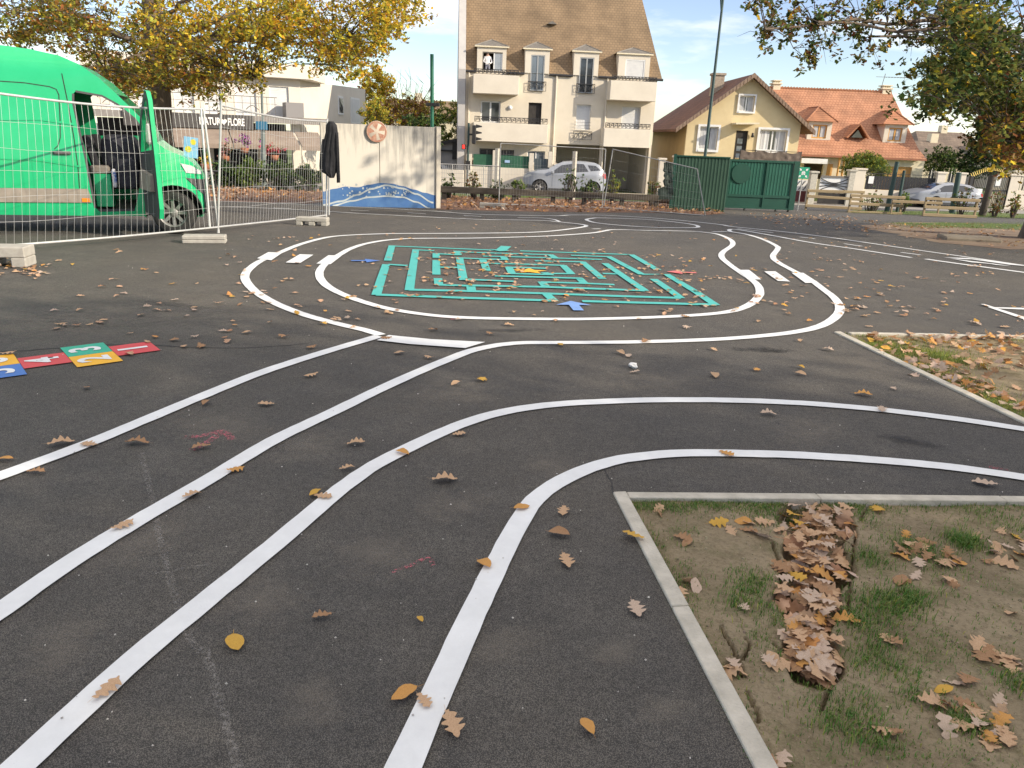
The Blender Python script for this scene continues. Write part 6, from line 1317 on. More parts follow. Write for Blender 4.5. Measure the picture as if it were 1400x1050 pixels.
# ---- parked cars
def car(f, label, P, outl_px, wheels, wins, bottom, m, W_=1.8, ws_segs=(), lights=(), r=.33, name='parked_car', front=-1):
    t = f.thing(name, label, 'car'); g = lambda p: f.p(*P(*p))
    top = [g(p) for p in outl_px]; wc = [(f.p(*P(x, bottom))[0]) for x in wheels]; zb = .2
    xs = sorted(wc); L0 = top[0][0]; L1 = top[-1][0]; o = top[:]
    o += [(L1 - .08, zb + .05)] + [(x, z) for x, z in arc(xs[1], r, r + .07, -8, 188, 12)] + [(xs[1] - r - .1, zb), (xs[0] + r + .1, zb)] + [(x, z) for x, z in arc(xs[0], r, r + .07, -8, 188, 12)] + [(L0 + .08, zb + .05)]
    belt = min(w[1] for wn in wins for w in [g(p) for p in wn]); ztop = max(p[1] for p in top)
    def yo(x, z):
        y = 0
        if z > belt: y += .3 * ((z - belt) / (ztop - belt)) + .1 * max(0, (z - ztop + .12) / .12) ** 2
        e = min(x - L0, L1 - x); 
        if e < .7: y += .32 * ((.7 - e) / .7) ** 2
        if z < .45: y += .06 * ((.45 - z) / .3) ** 2
        return min(y, W_ * .42)
    zc = [.35, .5, belt - .12, belt, belt + .12, belt + .25, ztop - .12, ztop - .06]; xc = [L0 + .12, L0 + .25, L0 + .45, L0 + .7, L1 - .7, L1 - .45, L1 - .25, L1 - .12]
    shell('body', t, o, [], yo, W_, [m, M_pane], {i: 1 for i in ws_segs}, xc, zc)
    for wn in wins:
        pw = [g(p) for p in wn]
        for s in (0, 1): plate(t, 'side_window', pw, yo, M_pane, -.006, zc, xc, s, W_)
    for x in xs:
        wheel(t, x, .12, r, .21, 5); wheel(t, x, W_ - .12, r, .21, 5, face=1)
        for yy in (.02, W_ - .4): 
            aa = arc(x, r, r + .07, -8, 188, 12); mb = MB(); n = len(aa); mb.add([(p[0], yy, p[1]) for p in aa] + [(p[0], yy + .38, p[1]) for p in aa], [(i, i + 1, n + i + 1, n + i) for i in range(n - 1)] + [range(n) if yy > .5 else range(n, 2 * n)]); mb.build('wheel_arch', M_dark, t, fix=False)
    for (nm, poly, mm) in lights: plate(t, nm, [g(p) for p in poly], yo, mm, -.01, zc, xc)
    xm_ = (xs[0] + xs[1]) / 2; hz_ = belt - .12
    for k, x in enumerate((xm_ - .02, xm_ + .75)): plate(t, 'door_handle', [(x + .05, hz_ - .02), (x + .24, hz_ - .02), (x + .24, hz_ + .02), (x + .05, hz_ + .02)], yo, M_rim, -.03, (), ())
    mb = MB(); 
    for k, x in enumerate((xm_ - .8, xm_ + .0, xm_ + .85)): plate(t, 'door_seam', [(x, .4), (x + .012, .4), (x + .012, belt - .02), (x, belt - .02)], yo, M_dark, -.004, zc, ())
    plate(t, 'sill_trim', [(xs[0] + r + .1, zb + .02), (xs[1] - r - .1, zb + .02), (xs[1] - r - .1, zb + .14), (xs[0] + r + .1, zb + .14)], yo, M_plast, -.012, zc, ())
    mx_ = g(wins[0][0])[0]; MB().box(mx_ - .02, mx_ + .14, -.16, .0, belt + .0, belt + .16).build('mirror', m, t, bevel=.03)
    nz = top[1][1]; plate(t, 'bumper_intake', [(L0 + .06, .3), (L0 + .62, .3), (L0 + .5, .46), (L0 + .1, .5)], yo, M_plast, -.014, zc, xc)
    plate(t, 'number_plate', [(L0 + .02, .42), (L0 + .03, .42), (L0 + .03, .52), (L0 + .02, .52)], yo, M_trim, -.012)
    MB().box(L0 + .02, L0 + .2, W_ * .28, W_ * .72, .38, belt - .3).build('grille', M_plast, t, bevel=.02)
    return t
M_silver = car_paint('silver_paint', (.27, .29, .325), (.31, .33, .365), .3); M_tail = mat('tail_lens', (.4, .02, .02), .25); M_hl = glass('headlight_lens', (.5, .52, .52), .08)
FS = Frame(735, Y=43.0, ang=0); P5 = lambda x, y: (580 + .24286 * x, 160 + .24286 * y)
car(FS, 'silver off-road car parked before the apartment building, seen from its left side', P5,
    [(566, 392), (556, 350), (562, 328), (585, 314), (640, 300), (698, 294), (740, 268), (782, 253), (840, 249), (910, 252), (965, 260), (990, 272), (1010, 300), (1024, 318), (1028, 352), (1022, 394)],
    (648, 948), [[(716, 318), (738, 296), (775, 272), (838, 264), (838, 312)], [(856, 312), (856, 264), (900, 266), (926, 308)], [(938, 306), (922, 272), (968, 276), (996, 302)]], 418, M_silver, 1.88, ws_segs=(5, 6, 11), lights=[('headlight', [(562, 330), (600, 318), (606, 330), (566, 344)], M_hl), ('tail_light', [(1004, 318), (1024, 322), (1026, 350), (1010, 348)], M_tail)], r=.37)
FH = Frame(1300, 285.8, ang=0); P6 = lambda x, y: (1180 + .15714 * x, 200 + .15714 * y)
hat = car(FH, 'silver hatchback parked in front of the cream garden wall and arched gate', P6,
    [(400, 522), (390, 478), (398, 440), (440, 408), (520, 388), (596, 376), (650, 348), (712, 330), (790, 324), (880, 328), (950, 342), (1010, 374), (1050, 408), (1062, 440), (1060, 522)],
    (618, 1020), [[(640, 400), (672, 372), (724, 346), (800, 340), (806, 398)], [(826, 398), (820, 340), (900, 346), (960, 372), (970, 396)]], 548, M_silver, 1.75, ws_segs=(5, 6, 10), lights=[('headlight', [(402, 438), (452, 414), (470, 424), (420, 450)], M_hl), ('tail_light', [(1036, 410), (1056, 420), (1060, 446), (1040, 440)], M_tail)], r=.31)
p = G(585, 258); dup(hat, (p.x - .6, 47.2, zt(47.2)), R(0), 'pale car mostly hidden behind the end of the mural wall')
# ------------------------------------------------------------------ trees and plants
def leaf_mat(name, col, rnd=.45, trans=.45): return mat(name, col, .65, None, rnd=rnd, trans=trans, spec=.25)
LY = leaf_mat('yellow_leaf', (.74, .52, .05)); LYG = leaf_mat('yellow_green_leaf', (.4, .37, .06)); LR = leaf_mat('rust_leaf', (.42, .21, .05)); LO = leaf_mat('olive_leaf', (.2, .205, .05))
LG = leaf_mat('green_leaf', (.115, .17, .045)); LDG = leaf_mat('dark_green_leaf', (.025, .05, .015), trans=.2); LBR = leaf_mat('bronze_leaf', (.25, .135, .05)); LPG = leaf_mat('pale_green_leaf', (.16, .22, .045))
M_bark = mat('oak_bark', (.1, .075, .055), .95, (.19, .15, .11), 3, 9, bump=1, bscale=16, stretch=(3, 3, .6)); M_twig = mat('twig_bark', (.06, .048, .038), .95, (.1, .08, .06), 8)
SHAPE = [(-1, 0), (-.45, .42), (.1, .3), (.55, .5), (1, 0), (.55, -.46), (.1, -.3), (-.45, -.42)]
def leaves(clumps, rnd, flat=1.0, shape=SHAPE, mats=None, wid=.75, droop=.3):
    """leaf-sized faces scattered through clumps (centre, radius, count, size, material weights)"""
    V_, F_, M_ = [], [], []
    for (c, r, n, s, mw) in clumps:
        ms, ws_ = zip(*mw.items())
        sub = [Vector((rnd.gauss(0, .5), rnd.gauss(0, .5), rnd.gauss(0, .42))) * r for _ in range(max(2, n // 14))]      # sprays inside a clump
        for _ in range(n):
            q = rnd.choice(sub); p = c + q + Vector((rnd.gauss(0, .17), rnd.gauss(0, .17), rnd.gauss(0, .15))) * r
            a = rnd.uniform(0, 2 * PI); el = rnd.gauss(-droop, .55); d = Vector((math.cos(a) * math.cos(el), math.sin(a) * math.cos(el), math.sin(el)))
            sd2 = Vector((-math.sin(a), math.cos(a), rnd.gauss(0, .5))).normalized(); sz = s * rnd.uniform(.6, 1.3); o = len(V_); nn = d.cross(sd2)
            for (u, w) in shape: V_.append(tuple(p + d * (u * sz * .5) + sd2 * (w * sz * wid) - nn * (abs(w) * sz * .25)))
            F_.append(tuple(range(o, o + len(shape)))); M_.append(rnd.choices(ms, ws_)[0])
    return V_, F_, M_
def crown(name, par, clumps, mats, seed, **k):
    rnd = random.Random(seed); v, f, m = leaves(clumps, rnd, **k)
    me = bpy.data.meshes.new(name); me.from_pydata(v, [], f); me.polygons.foreach_set('material_index', m)
    for x in mats: me.materials.append(x)
    return link(name, me, par)
def limb(mb, a, b, r0, r1, rnd, sag=.0, n=7, wig=.12):
    L_ = (b - a).length; pts = []
    for i in range(n + 1):
        t = i / n; p = a.lerp(b, t); k = math.sin(t * PI) * L_ * wig
        pts.append(p + Vector((rnd.gauss(0, .3), rnd.gauss(0, .3), .8 - sag + rnd.gauss(0, .2))) * k * .5)
    pts[0] = a; pts[-1] = b
    mb.tube(pts, [r0 + (r1 - r0) * (i / n) ** .8 for i in range(n + 1)], 7); return pts
def oak(label, base, trunk_top, tr, clumps, mats, seed, leaf=.12, limbs=9, twigs=True, forks=None, group=None, name='oak_tree', fr_=.3, **k):
    t = thing(name, label, 'tree', base, 0, group); rnd = random.Random(seed); mb = MB()
    H_ = trunk_top.z; ctr = [Vector((trunk_top.x * (i / 10) ** 1.3, trunk_top.y * i / 10, H_ * i / 10)) for i in range(11)]
    mb.tube([Vector((0, 0, -.2))] + [c + Vector((rnd.gauss(0, .02), rnd.gauss(0, .02), 0)) for c in ctr], [tr * 1.75] + [tr * (1.35 if i == 0 else 1.08 if i == 1 else 1 - .06 * i) for i in range(11)], 14)
    tw = MB(); heads = []
    cl = sorted(clumps, key=lambda c: -c[1])
    ang = []
    anchors = rnd.sample(clumps, min(limbs, len(clumps))) if not forks else [(Vector(f), 1, 0, 0, 0) for f in forks]
    for c in anchors:
        d = Vector(c[0]); hr = math.hypot(d.x, d.y); z0 = max(H_ * .42, min(H_ * .98, d.z - hr * .45)); i0 = z0 / H_ * 10; p0 = ctr[int(i0)].lerp(ctr[min(10, int(i0) + 1)], i0 - int(i0))
        heads.append(limb(mb, p0, d, tr * fr_, .02, rnd, n=9))
    nodes_ = [p for h in heads for p in h[2:]] + ctr[5:]
    for c in clumps:
        d = Vector(c[0]); p = min(nodes_, key=lambda q: (q - d).length + (0 if q.z < d.z + .5 else .8))
        if (p - d).length > .15: 
            pts = limb(tw, p, d, .013, .005, rnd, n=4, wig=.2)
            for _ in range(3):
                e = d + Vector((rnd.gauss(0, 1), rnd.gauss(0, 1), rnd.gauss(-.1, .6))) * c[1] * .7; tw.tube([pts[3], pts[3].lerp(e, .55) + Vector((0, 0, .08)), e], [.006, .004, .002], 4)
    mb.build('trunk', M_bark, t, fix=False)
    if tw.v: tw.build('twigs', M_twig, t, fix=False)
    crown('crown', t, [(Vector(c[0]), *c[1:]) for c in clumps], mats, seed + 1, **k)
    return t
# ---- left oak
def interp(tab, x):
    for (a, ya), (b, yb) in zip(tab, tab[1:]):
        if x <= b: return ya + (yb - ya) * (x - a) / (b - a)
    return tab[-1][1]
OL = G(226, 290); OL = PV(226, 250, 21.0); OL = Vector((OL.x, 21.0, zt(21)))
rnd = random.Random(11); cl = []
low = [(-120, 60), (0, 34), (12, 55), (30, 62), (60, 66), (95, 60), (112, 82), (140, 112), (172, 132), (200, 128), (235, 124), (262, 132), (290, 126), (310, 110), (345, 116), (372, 80), (400, 70), (425, 84), (452, 106), (472, 112), (492, 92), (515, 72), (540, 46), (560, 26), (572, 6), (600, -60)]
for _ in range(1500):
    x = rnd.uniform(-110, 568); yb = interp(low, x); y = yb - abs(rnd.gauss(0, 1)) * 52 - 6
    if y < -75: continue
    # openings where the sky and the shop show through
    if (122 < x < 196 and 48 < y < 92 and rnd.random() < .75) or (296 < x < 350 and 56 < y < 86 and rnd.random() < .6) or (x < 70 and y < 8 and rnd.random() < .6) or (395 < x < 450 and 75 < y and rnd.random() < .5): continue
    if rnd.random() < (.2 if x > 170 and y < 60 else .45): continue
    dY = rnd.uniform(-3.4, 3.4) * (1 - .3 * abs(x - 226) / 340); Y = 21 + dY
    p = PV(x, y, Y) - OL
    if min([(p - Vector(c[0])).length for c in cl] or [9]) < .42: continue
    w = max(0, min(1, (x - 110) / 130)); up_ = max(0, min(1, (60 - y) / 90))
    yel = max(.05, w * (.55 + .45 * up_) ); 
    if 110 < x < 330 and y > 66: yel *= .4
    mw = {0: yel * 1.7 + .05, 1: yel * 1.0 + .3, 2: (1 - yel) * (.62 if y > 40 else .35), 3: (1 - yel) * .8, 4: .1}
    if x < 135 and rnd.random() < .45: continue
    cl.append((p, rnd.uniform(.36, .56), int(rnd.uniform(75, 125)), .1, mw))
nvis = len(cl)
for _ in range(70):    # the rest of the crown, above the picture
    a = rnd.uniform(0, 2 * PI); r_ = 5.2 * math.sqrt(rnd.random()); z = rnd.uniform(6.4, 10.8); r_ *= max(.25, 1 - ((z - 7) / 4.6) ** 2 * .6)
    cl.append((Vector((math.cos(a) * r_, math.sin(a) * r_, z)), .8, 70, .15, {0: .6, 1: .5, 2: .4, 3: .3, 4: .1}))
oak('big autumn oak behind the green van, yellow on one side and rust on the other', OL, Vector((.2, .1, 9.0)), .34, cl, [LY, LYG, LR, LO, LBR], 5, limbs=16, fr_=.2)
# ---- right oak
OR = PV(1424, 320, 20.0); OR = Vector((OR.x, 20.0, zt(20)))
cl = []
mass = lambda x: interp([(1270, 128), (1282, 150), (1296, 126), (1310, 148), (1325, 125), (1338, 130), (1355, 158), (1372, 196), (1400, 214), (1460, 215), (1560, 190), (1640, 120)], x)
for _ in range(1500):
    x = rnd.uniform(1270, 1620); yb = mass(x); y = yb - abs(rnd.gauss(0, 1)) * 75 + 4
    if y < -70: continue
    e = (x - 1268) / 60
    if y < 95 and x < 1292 + (95 - y) * .12 and rnd.random() < .5: continue
    if 88 < y < 128 and x < 1330 and rnd.random() < .35: continue
    Y = 20 + rnd.uniform(-4.6, 3.0); p = PV(x, y, Y) - OR
    if min([(p - Vector(c[0])).length for c in cl] or [9]) < .4: continue
    br = max(0, min(1, (y - 110) / 90)) * max(0, min(1, (x - 1320) / 40)); yl = .25 if 60 > y else .08
    if rnd.random() < .62: cl.append((p, rnd.uniform(.42, .62), int(rnd.uniform(60, 95)), .12, {0: .9 * (1 - br), 1: .8 * (1 - br) + .3, 2: .15 + br * .9, 3: yl + br * .35, 4: .5 * (1 - br)}))
bc = [(1046, 52), (1062, 40), (1078, 26), (1058, 18), (1090, 12), (1102, 34), (1118, 50), (1112, 66), (1100, 78), (1124, 22), (1136, 40), (1142, 8), (1158, 26), (1172, 44), (1186, 58), (1187, 76), (1176, 12), (1196, 30), (1208, 8), (1222, 26), (1228, 50), (1238, 10), (1250, 36), (1262, 18), (1252, 62), (1276, 40), (1288, 12), (1075, -12), (1110, -14), (1150, -20), (1200, -25), (1250, -22), (1300, -20), (1040, 2), (1030, -10)]
for x, y in bc:
    Y = 15.6 + (x - 1040) / 260 * 2.2 + rnd.uniform(-.5, .5); p = PV(x, y, Y) - OR
    cl.append((p, rnd.uniform(.3, .42), int(rnd.uniform(70, 110)), .1, {0: .6, 1: .7, 2: .55, 3: .12, 4: .4}))
for _ in range(70):
    a = rnd.uniform(0, 2 * PI); r_ = 5 * math.sqrt(rnd.random()); z = rnd.uniform(6.5, 10.5)
    cl.append((Vector((math.cos(a) * r_, math.sin(a) * r_, z)), .85, 60, .16, {0: .7, 1: .6, 2: .4, 3: .3, 4: .2}))
fk = [PV(1046, 40, 15.6) - OR, PV(1118, 30, 15.9) - OR, PV(1190, 50, 16.8) - OR, PV(1250, 20, 17) - OR] + [rnd.choice(cl)[0] for _ in range(12)]
oak('oak at the right edge, its leafy bough reaching out across the sky', OR, Vector((.5, 0, 8.8)), .36, cl, [LG, LO, LBR, LY, LDG], 8, forks=fk, fr_=.2)
# leafy tip hanging in at the top beside the street lamp
# ---- oaks outside the picture to the right that shade the foreground
shade_cl = []
for _ in range(150):
    a = rnd.uniform(0, 2 * PI); r_ = 4.4 * math.sqrt(rnd.random()); z = rnd.uniform(2.6, 9.0); r_ *= max(.3, 1 - abs(z - 5.4) / 5.5)
    shade_cl.append((Vector((math.cos(a) * r_, math.sin(a) * r_, z)), .85, 60, .2, {0: .7, 1: .6, 2: .4, 3: .3, 4: .2}))
so_ = oak('broad oak standing on the lawn right of the playground', (8.2, -2.7, 0), Vector((.2, .1, 7.5)), .3, shade_cl, [LG, LO, LBR, LY, LDG], 21, group='oaks beside the playground')
for (x, y, rz) in ((13, -2.7, 1.1), (17.5, -4.2, 2.3), (11, -7.2, 3.1), (22.5, -6, .4)): dup(so_, (x, y, 0), rz)
# ---- hedges, bushes, conifer
def bush(label, px0, px1, ptop, pbot, Y, mats, mw, n, leaf, name='bush', cat='bush', depth=1.2, shape='dome', seed=1, group=None, r=.3, stems=True, cover=.75):
    """a plant filling a pixel-sized extent at distance Y: clumps through a dome, column or hedge volume"""
    rnd = random.Random(seed); a = PV(px0, pbot, Y); b = PV(px1, pbot, Y); tp = PV((px0 + px1) / 2, ptop, Y); bt = PV((px0 + px1) / 2, pbot, Y)
    o = Vector(((a.x + b.x) / 2, Y, zt(Y))); W2_ = abs(b.x - a.x) / 2; z0 = max(0, bt.z - o.z); H_ = tp.z - o.z - z0
    t = thing(name, label, cat, o, 0, group); cl = []
    for _ in range(n):
        if shape == 'hedge': p = Vector((rnd.uniform(-1, 1) * W2_, rnd.uniform(-1, 1) * depth / 2, z0 + H_ * rnd.random() ** .7 * (1 - .12 * rnd.random())))
        elif shape == 'cone':
            z = rnd.random(); rr = (1 - z) ** .8 * rnd.random() ** .4; q = rnd.uniform(0, 2 * PI); p = Vector((math.cos(q) * rr * W2_, math.sin(q) * rr * depth / 2, z0 + z * H_))
        else:
            q = rnd.uniform(0, 2 * PI); ph = rnd.uniform(-.4, 1); rr = (.55 + .45 * rnd.random()); k = math.sqrt(max(0, 1 - ph * ph)); p = Vector((math.cos(q) * k * rr * W2_, math.sin(q) * k * rr * depth / 2, z0 + H_ * (.38 + .6 * ph * rr)))
        cl.append((p, r * rnd.uniform(.7, 1.2), max(4, int(cover * 40)), leaf, mw))
    if stems:
        mb = MB()
        for k in range(5 if shape != 'cone' else 1):
            e = rnd.choice(cl)[0] if shape != 'cone' else Vector((0, 0, z0 + H_ * .9)); limb(mb, Vector((e.x * .3, e.y * .3, 0)), e, .04, .012, rnd, n=4)
        for c in cl[:40]: mb.tube([Vector((c[0].x * .5, c[0].y * .5, max(0, c[0].z - .5))), c[0]], [.014, .006], 4)
        mb.build('stem', M_twig, t, fix=False)
    crown('foliage', t, cl, mats, seed + 3)
    return t
ML = [LG, LDG, LYG, LPG, LBR, LY]
bush('tall yellow-green hedge in the gap left of the apartment building', 590, 632, 141, 235, 53, ML, {2: .5, 3: .7, 0: .3}, 110, .16, 'tall_hedge', 'hedge', 1.5, 'hedge', 31, r=.5)
bush('copper brown beech hedge behind the mural wall', 524, 592, 137, 176, 48, ML, {4: .9, 5: .15, 2: .25}, 110, .15, 'beech_hedge', 'hedge', 1.4, 'hedge', 32, r=.5)
bush('dark green hedge along the foot of the copper beech hedge', 560, 600, 160, 200, 44, ML, {0: .6, 1: .6, 3: .15}, 80, .15, 'green_hedge', 'hedge', 1.2, 'hedge', 33, r=.4)
bush('yellowing shrub at the corner of the shop', 498, 530, 132, 176, 45, ML, {2: .6, 5: .35, 0: .3}, 60, .14, 'corner_shrub', 'shrub', 1.6, 'dome', 34, r=.45)
bush('bright yellow tree behind the shop corner', 496, 538, 88, 150, 60, ML, {5: 1, 2: .4, 4: .2}, 90, .22, 'yellow_tree', 'tree', 3, 'dome', 35, r=.6)
def bare(label, px, ptop, Y, w, n, seed, name='bare_tree'):
    rnd = random.Random(seed); b = PV(px, 200, Y); o = Vector((b.x, Y, zt(Y))); h = PV(px, ptop, Y).z - o.z; t = thing(name, label, 'tree', o); mb = MB(); mb.tube([(0, 0, 0), (0, 0, h * .45)], [.12, .08], 6)
    for k in range(n):
        e = Vector((rnd.uniform(-w, w), rnd.uniform(-w, w) * .5, h * rnd.uniform(.72, 1))); p = limb(mb, Vector((0, 0, h * rnd.uniform(.25, .45))), e, .05, .012, rnd, n=5, wig=.1)
        for _ in range(4): q = rnd.choice(p[2:]); mb.tube([q, q + Vector((rnd.gauss(0, .4), rnd.gauss(0, .3), rnd.uniform(.3, .9)))], [.014, .006], 4)
    mb.build('trunk', M_twig, t, fix=False); return t
bare('leafless pale tree behind the copper beech hedge', 556, 106, 60, 2.0, 26, 41)
bush('dark green conifer standing behind the arched gate', 1308, 1362, 138, 240, 52, ML, {1: 1, 0: .4}, 230, .18, 'conifer', 'conifer', 3.0, 'cone', 36, r=.55, cover=.9)
bush('brown leaved tree behind the garden wall at the right edge', 1352, 1440, 158, 245, 58, ML, {4: .8, 1: .3, 2: .2, 5: .1}, 170, .2, 'brown_tree', 'tree', 4, 'dome', 37, r=.8)
bush('dark shrub right of the orange roofed house', 1262, 1300, 198, 240, 56, ML, {1: .7, 0: .6, 3: .1}, 80, .16, 'dark_shrub', 'shrub', 2, 'dome', 38, r=.5)
bush('clipped round grey-green bush before the orange roofed house', 1150, 1209, 206, 246, 48.4, ML, {3: .5, 0: .6, 2: .25}, 150, .1, 'round_bush', 'bush', 2.6, 'dome', 39, r=.36, cover=1.6)
# ivy on the green sheet fence
bush('ivy and yellow creeper growing over the green sheet fence', 946, 984, 218, 288, 31.6, ML, {2: .5, 1: .5, 0: .5}, 60, .1, 'ivy', 'ivy', .3, 'hedge', 51, r=.28)
# verge shrubs
sh = 'young shrubs planted along the leaf verge'
for k, (x0, x1, yt, yb, Y, mw, lab) in enumerate([(606, 622, 240, 270, 31.6, {1: .5, 0: .6}, 'thin upright shrub by the mural wall end'), (640, 656, 232, 268, 32, {0: .5, 4: .5}, 'thin reddish shrub at the foot of the traffic light'), (670, 690, 246, 272, 31.4, {1: .7, 0: .4}, 'dark shrub left of the far mesh fence post'),
      (700, 716, 246, 262, 33, {0: .6, 3: .3}, 'small pale shrub left of the silver off-road car'), (764, 790, 232, 272, 32.5, {0: .6, 1: .5, 3: .2}, 'loose shrub in front of the silver car doors'), (792, 820, 244, 274, 32, {1: .5, 0: .6, 3: .2}, 'full green shrub hiding the rear wheel of the silver car'),
      (826, 846, 236, 274, 32.2, {3: .7, 2: .4}, 'yellow-green shrub behind the silver car'), (884, 900, 246, 276, 31.8, {0: .5, 4: .3}, 'thin shrub at the right end of the log rail'), (1174, 1204, 258, 292, 35.2, {0: .5, 3: .4, 4: .2}, 'leggy shrub growing through the rail fence by the cream pillar'),
      (1298, 1330, 256, 290, 35.2, {1: .5, 4: .4, 0: .4}, 'dark shrub before the silver hatchback'), (1352, 1364, 262, 296, 34.5, {0: .4, 4: .4}, 'leggy weed beside the arched gate'), (1376, 1392, 262, 298, 34.5, {0: .4, 4: .4, 2: .2}, 'leggy weed near the oak trunk'), (1228, 1240, 262, 284, 36, {3: .5, 0: .3}, 'sparse shrub right of the dark stakes')]):
    bush(lab, x0, x1, yt, yb, Y, ML, mw, 26, .1, 'verge_shrub', 'shrub', .6, 'dome', 60 + k, sh, r=.2, cover=.32)
# shop front plants
for k, (x0, x1, yt, yb, mw, lab) in enumerate([(292, 330, 224, 258, {1: .6, 0: .6}, 'dark shrub in front of the shop, left of the lamp column'), (326, 362, 218, 262, {0: .6, 3: .3}, 'leafy shrub at the foot of the grey lamp column'), (362, 400, 222, 262, {0: .7, 1: .4}, 'green shrub in front of the shop, right of the lamp column'), (396, 440, 226, 262, {1: .6, 0: .4, 3: .2}, 'shrub between the shop column and the mural wall')]):
    bush(lab, x0, x1, yt, yb, 33.5, ML, mw, 60, .12, 'shop_shrub', 'shrub', 1.2, 'dome', 80 + k, 'shrubs in front of the flower shop', r=.35)
def pot_flowers(label, px, py, Y, col, n, seed, s=.5):
    p = PV(px, py, Y); rnd = random.Random(seed); o = Vector((p.x, Y, zt(Y))); h = p.z - o.z; t = thing('flower_pot', label, 'flower pot', o)
    mb = MB(); mb.tube([(-.3, 0, 0), (-.3, 0, h - .25)], .03, 5).tube([(.3, 0, 0), (.3, 0, h - .25)], .03, 5).box(-.5, .5, -.2, .2, h - .28, h - .24); mb.build('stand', M_iron, t)
    MB().lathe([(.0, h - .236), (.16, h - .236), (.22, h), (.2, h), (0, h - .04)], 14).build('pot', mat('terracotta', (.3, .12, .06), .8), t)
    crown('foliage', t, [(Vector((rnd.gauss(0, .2) * s, rnd.gauss(0, .15), h + .1 + rnd.random() * .3)), .25 * s * 2, 40, .1, {0: .7, 1: .35}) for _ in range(n)], [mat('petals' + str(seed), col, .6, rnd=.3, trans=.2), LG], seed)  # mostly flower petals, with some green leaves among them
pot_flowers('purple flowers on a stand under the shop awning', 334, 202, 38, (.32, .09, .3), 9, 91, .8); pot_flowers('red flowers on a stand beside the shop column', 375, 212, 38, (.45, .04, .06), 8, 92, .7); pot_flowers('yellow flowers behind the gap of the mesh panels', 282, 224, 30, (.7, .5, .03), 4, 93, .4); pot_flowers('pink flowers on a stand at the left of the shop front', 308, 213, 38, (.5, .25, .2), 6, 94, .6)
# fallen log and branches on the verge
lg = thing('fallen_log', 'fallen branch lying on the leaves before the green sheet fence', 'log', G(934, 284)); r_ = random.Random(3); mb = MB(); limb(mb, Vector((-.95, .3, .25)), Vector((1.1, -.1, .12)), .13, .1, r_, n=6, wig=.03); mb.build('trunk', M_bark, lg, fix=False); mb = MB(); limb(mb, Vector((.1, .1, .2)), Vector((.8, .6, 1.3)), .07, .03, r_, n=5, wig=.05); mb.build('branch', M_bark, lg, fix=False)
# ------------------------------------------------------------------ person in the dormer window
w = d1; pr = thing('person', 'person in a white top standing at the open dormer window above the left balcony', 'person', A.o, A.a); cx = w[0] + (w[1] - w[0]) * .52; z0 = w[2] - .55
me = bpy.data.meshes.new('body'); J = [(0, 0, .95), (0, 0, 1.2), (0, -.02, 1.42), (0, -.03, 1.52), (0, -.04, 1.68), (-.19, 0, 1.4), (-.27, -.06, 1.12), (-.1, -.22, 1.06), (.19, 0, 1.4), (.28, -.08, 1.12), (.12, -.24, 1.02), (-.1, 0, .9), (-.11, .0, .5), (-.11, .02, .06), (.1, 0, .9), (.11, 0, .5), (.11, .02, .06)]
E = [(0, 1), (1, 2), (2, 3), (3, 4), (2, 5), (5, 6), (6, 7), (2, 8), (8, 9), (9, 10), (0, 11), (11, 12), (12, 13), (0, 14), (14, 15), (15, 16)]; RA = [.14, .13, .14, .055, .1, .065, .05, .035, .065, .05, .035, .09, .07, .05, .09, .07, .05]
me.from_pydata([Vector(j) * .88 for j in J], E, []); po = link('body', me, pr); po.location = (cx - .28, .1, z0); po.modifiers.new('skin', 'SKIN'); 
for v, r in zip(me.skin_vertices[0].data, RA): v.radius = (r, r * .85)
me.skin_vertices[0].data[0].use_root = True; ss = po.modifiers.new('sub', 'SUBSURF'); ss.levels = ss.render_levels = 2
m, nt, b = nodes('clothed_body'); tc = nt.nodes.new('ShaderNodeTexCoord'); sp = nt.nodes.new('ShaderNodeSeparateXYZ'); L(nt, tc.outputs['Object'], sp.inputs[0]); cr = nt.nodes.new('ShaderNodeValToRGB'); cr.color_ramp.interpolation = 'CONSTANT'; mr = nt.nodes.new('ShaderNodeMath'); mr.operation = 'DIVIDE'; mr.inputs[1].default_value = 1.7; L(nt, sp.outputs['Z'], mr.inputs[0]); L(nt, mr.outputs[0], cr.inputs[0]); cr.color_ramp.elements[0].color = (.2, .2, .24, 1); e = cr.color_ramp.elements[1]; e.position = .5; e.color = (.75, .73, .72, 1); e = cr.color_ramp.elements.new(.755); e.color = (.5, .3, .22, 1); L(nt, cr.outputs[0], b.inputs['Base Color']); me.materials.append(m)
mb = MB(); mb.lathe([(0, .1), (.06, .085), (.095, .02), (.1, -.05), (.08, -.1), (0, -.08)], 12, c=(0, .02, 1.55)); ho = mb.build('hair', mat('dark_hair', (.03, .02, .015), .7), pr); ho.location = (cx - .28, .1, z0)
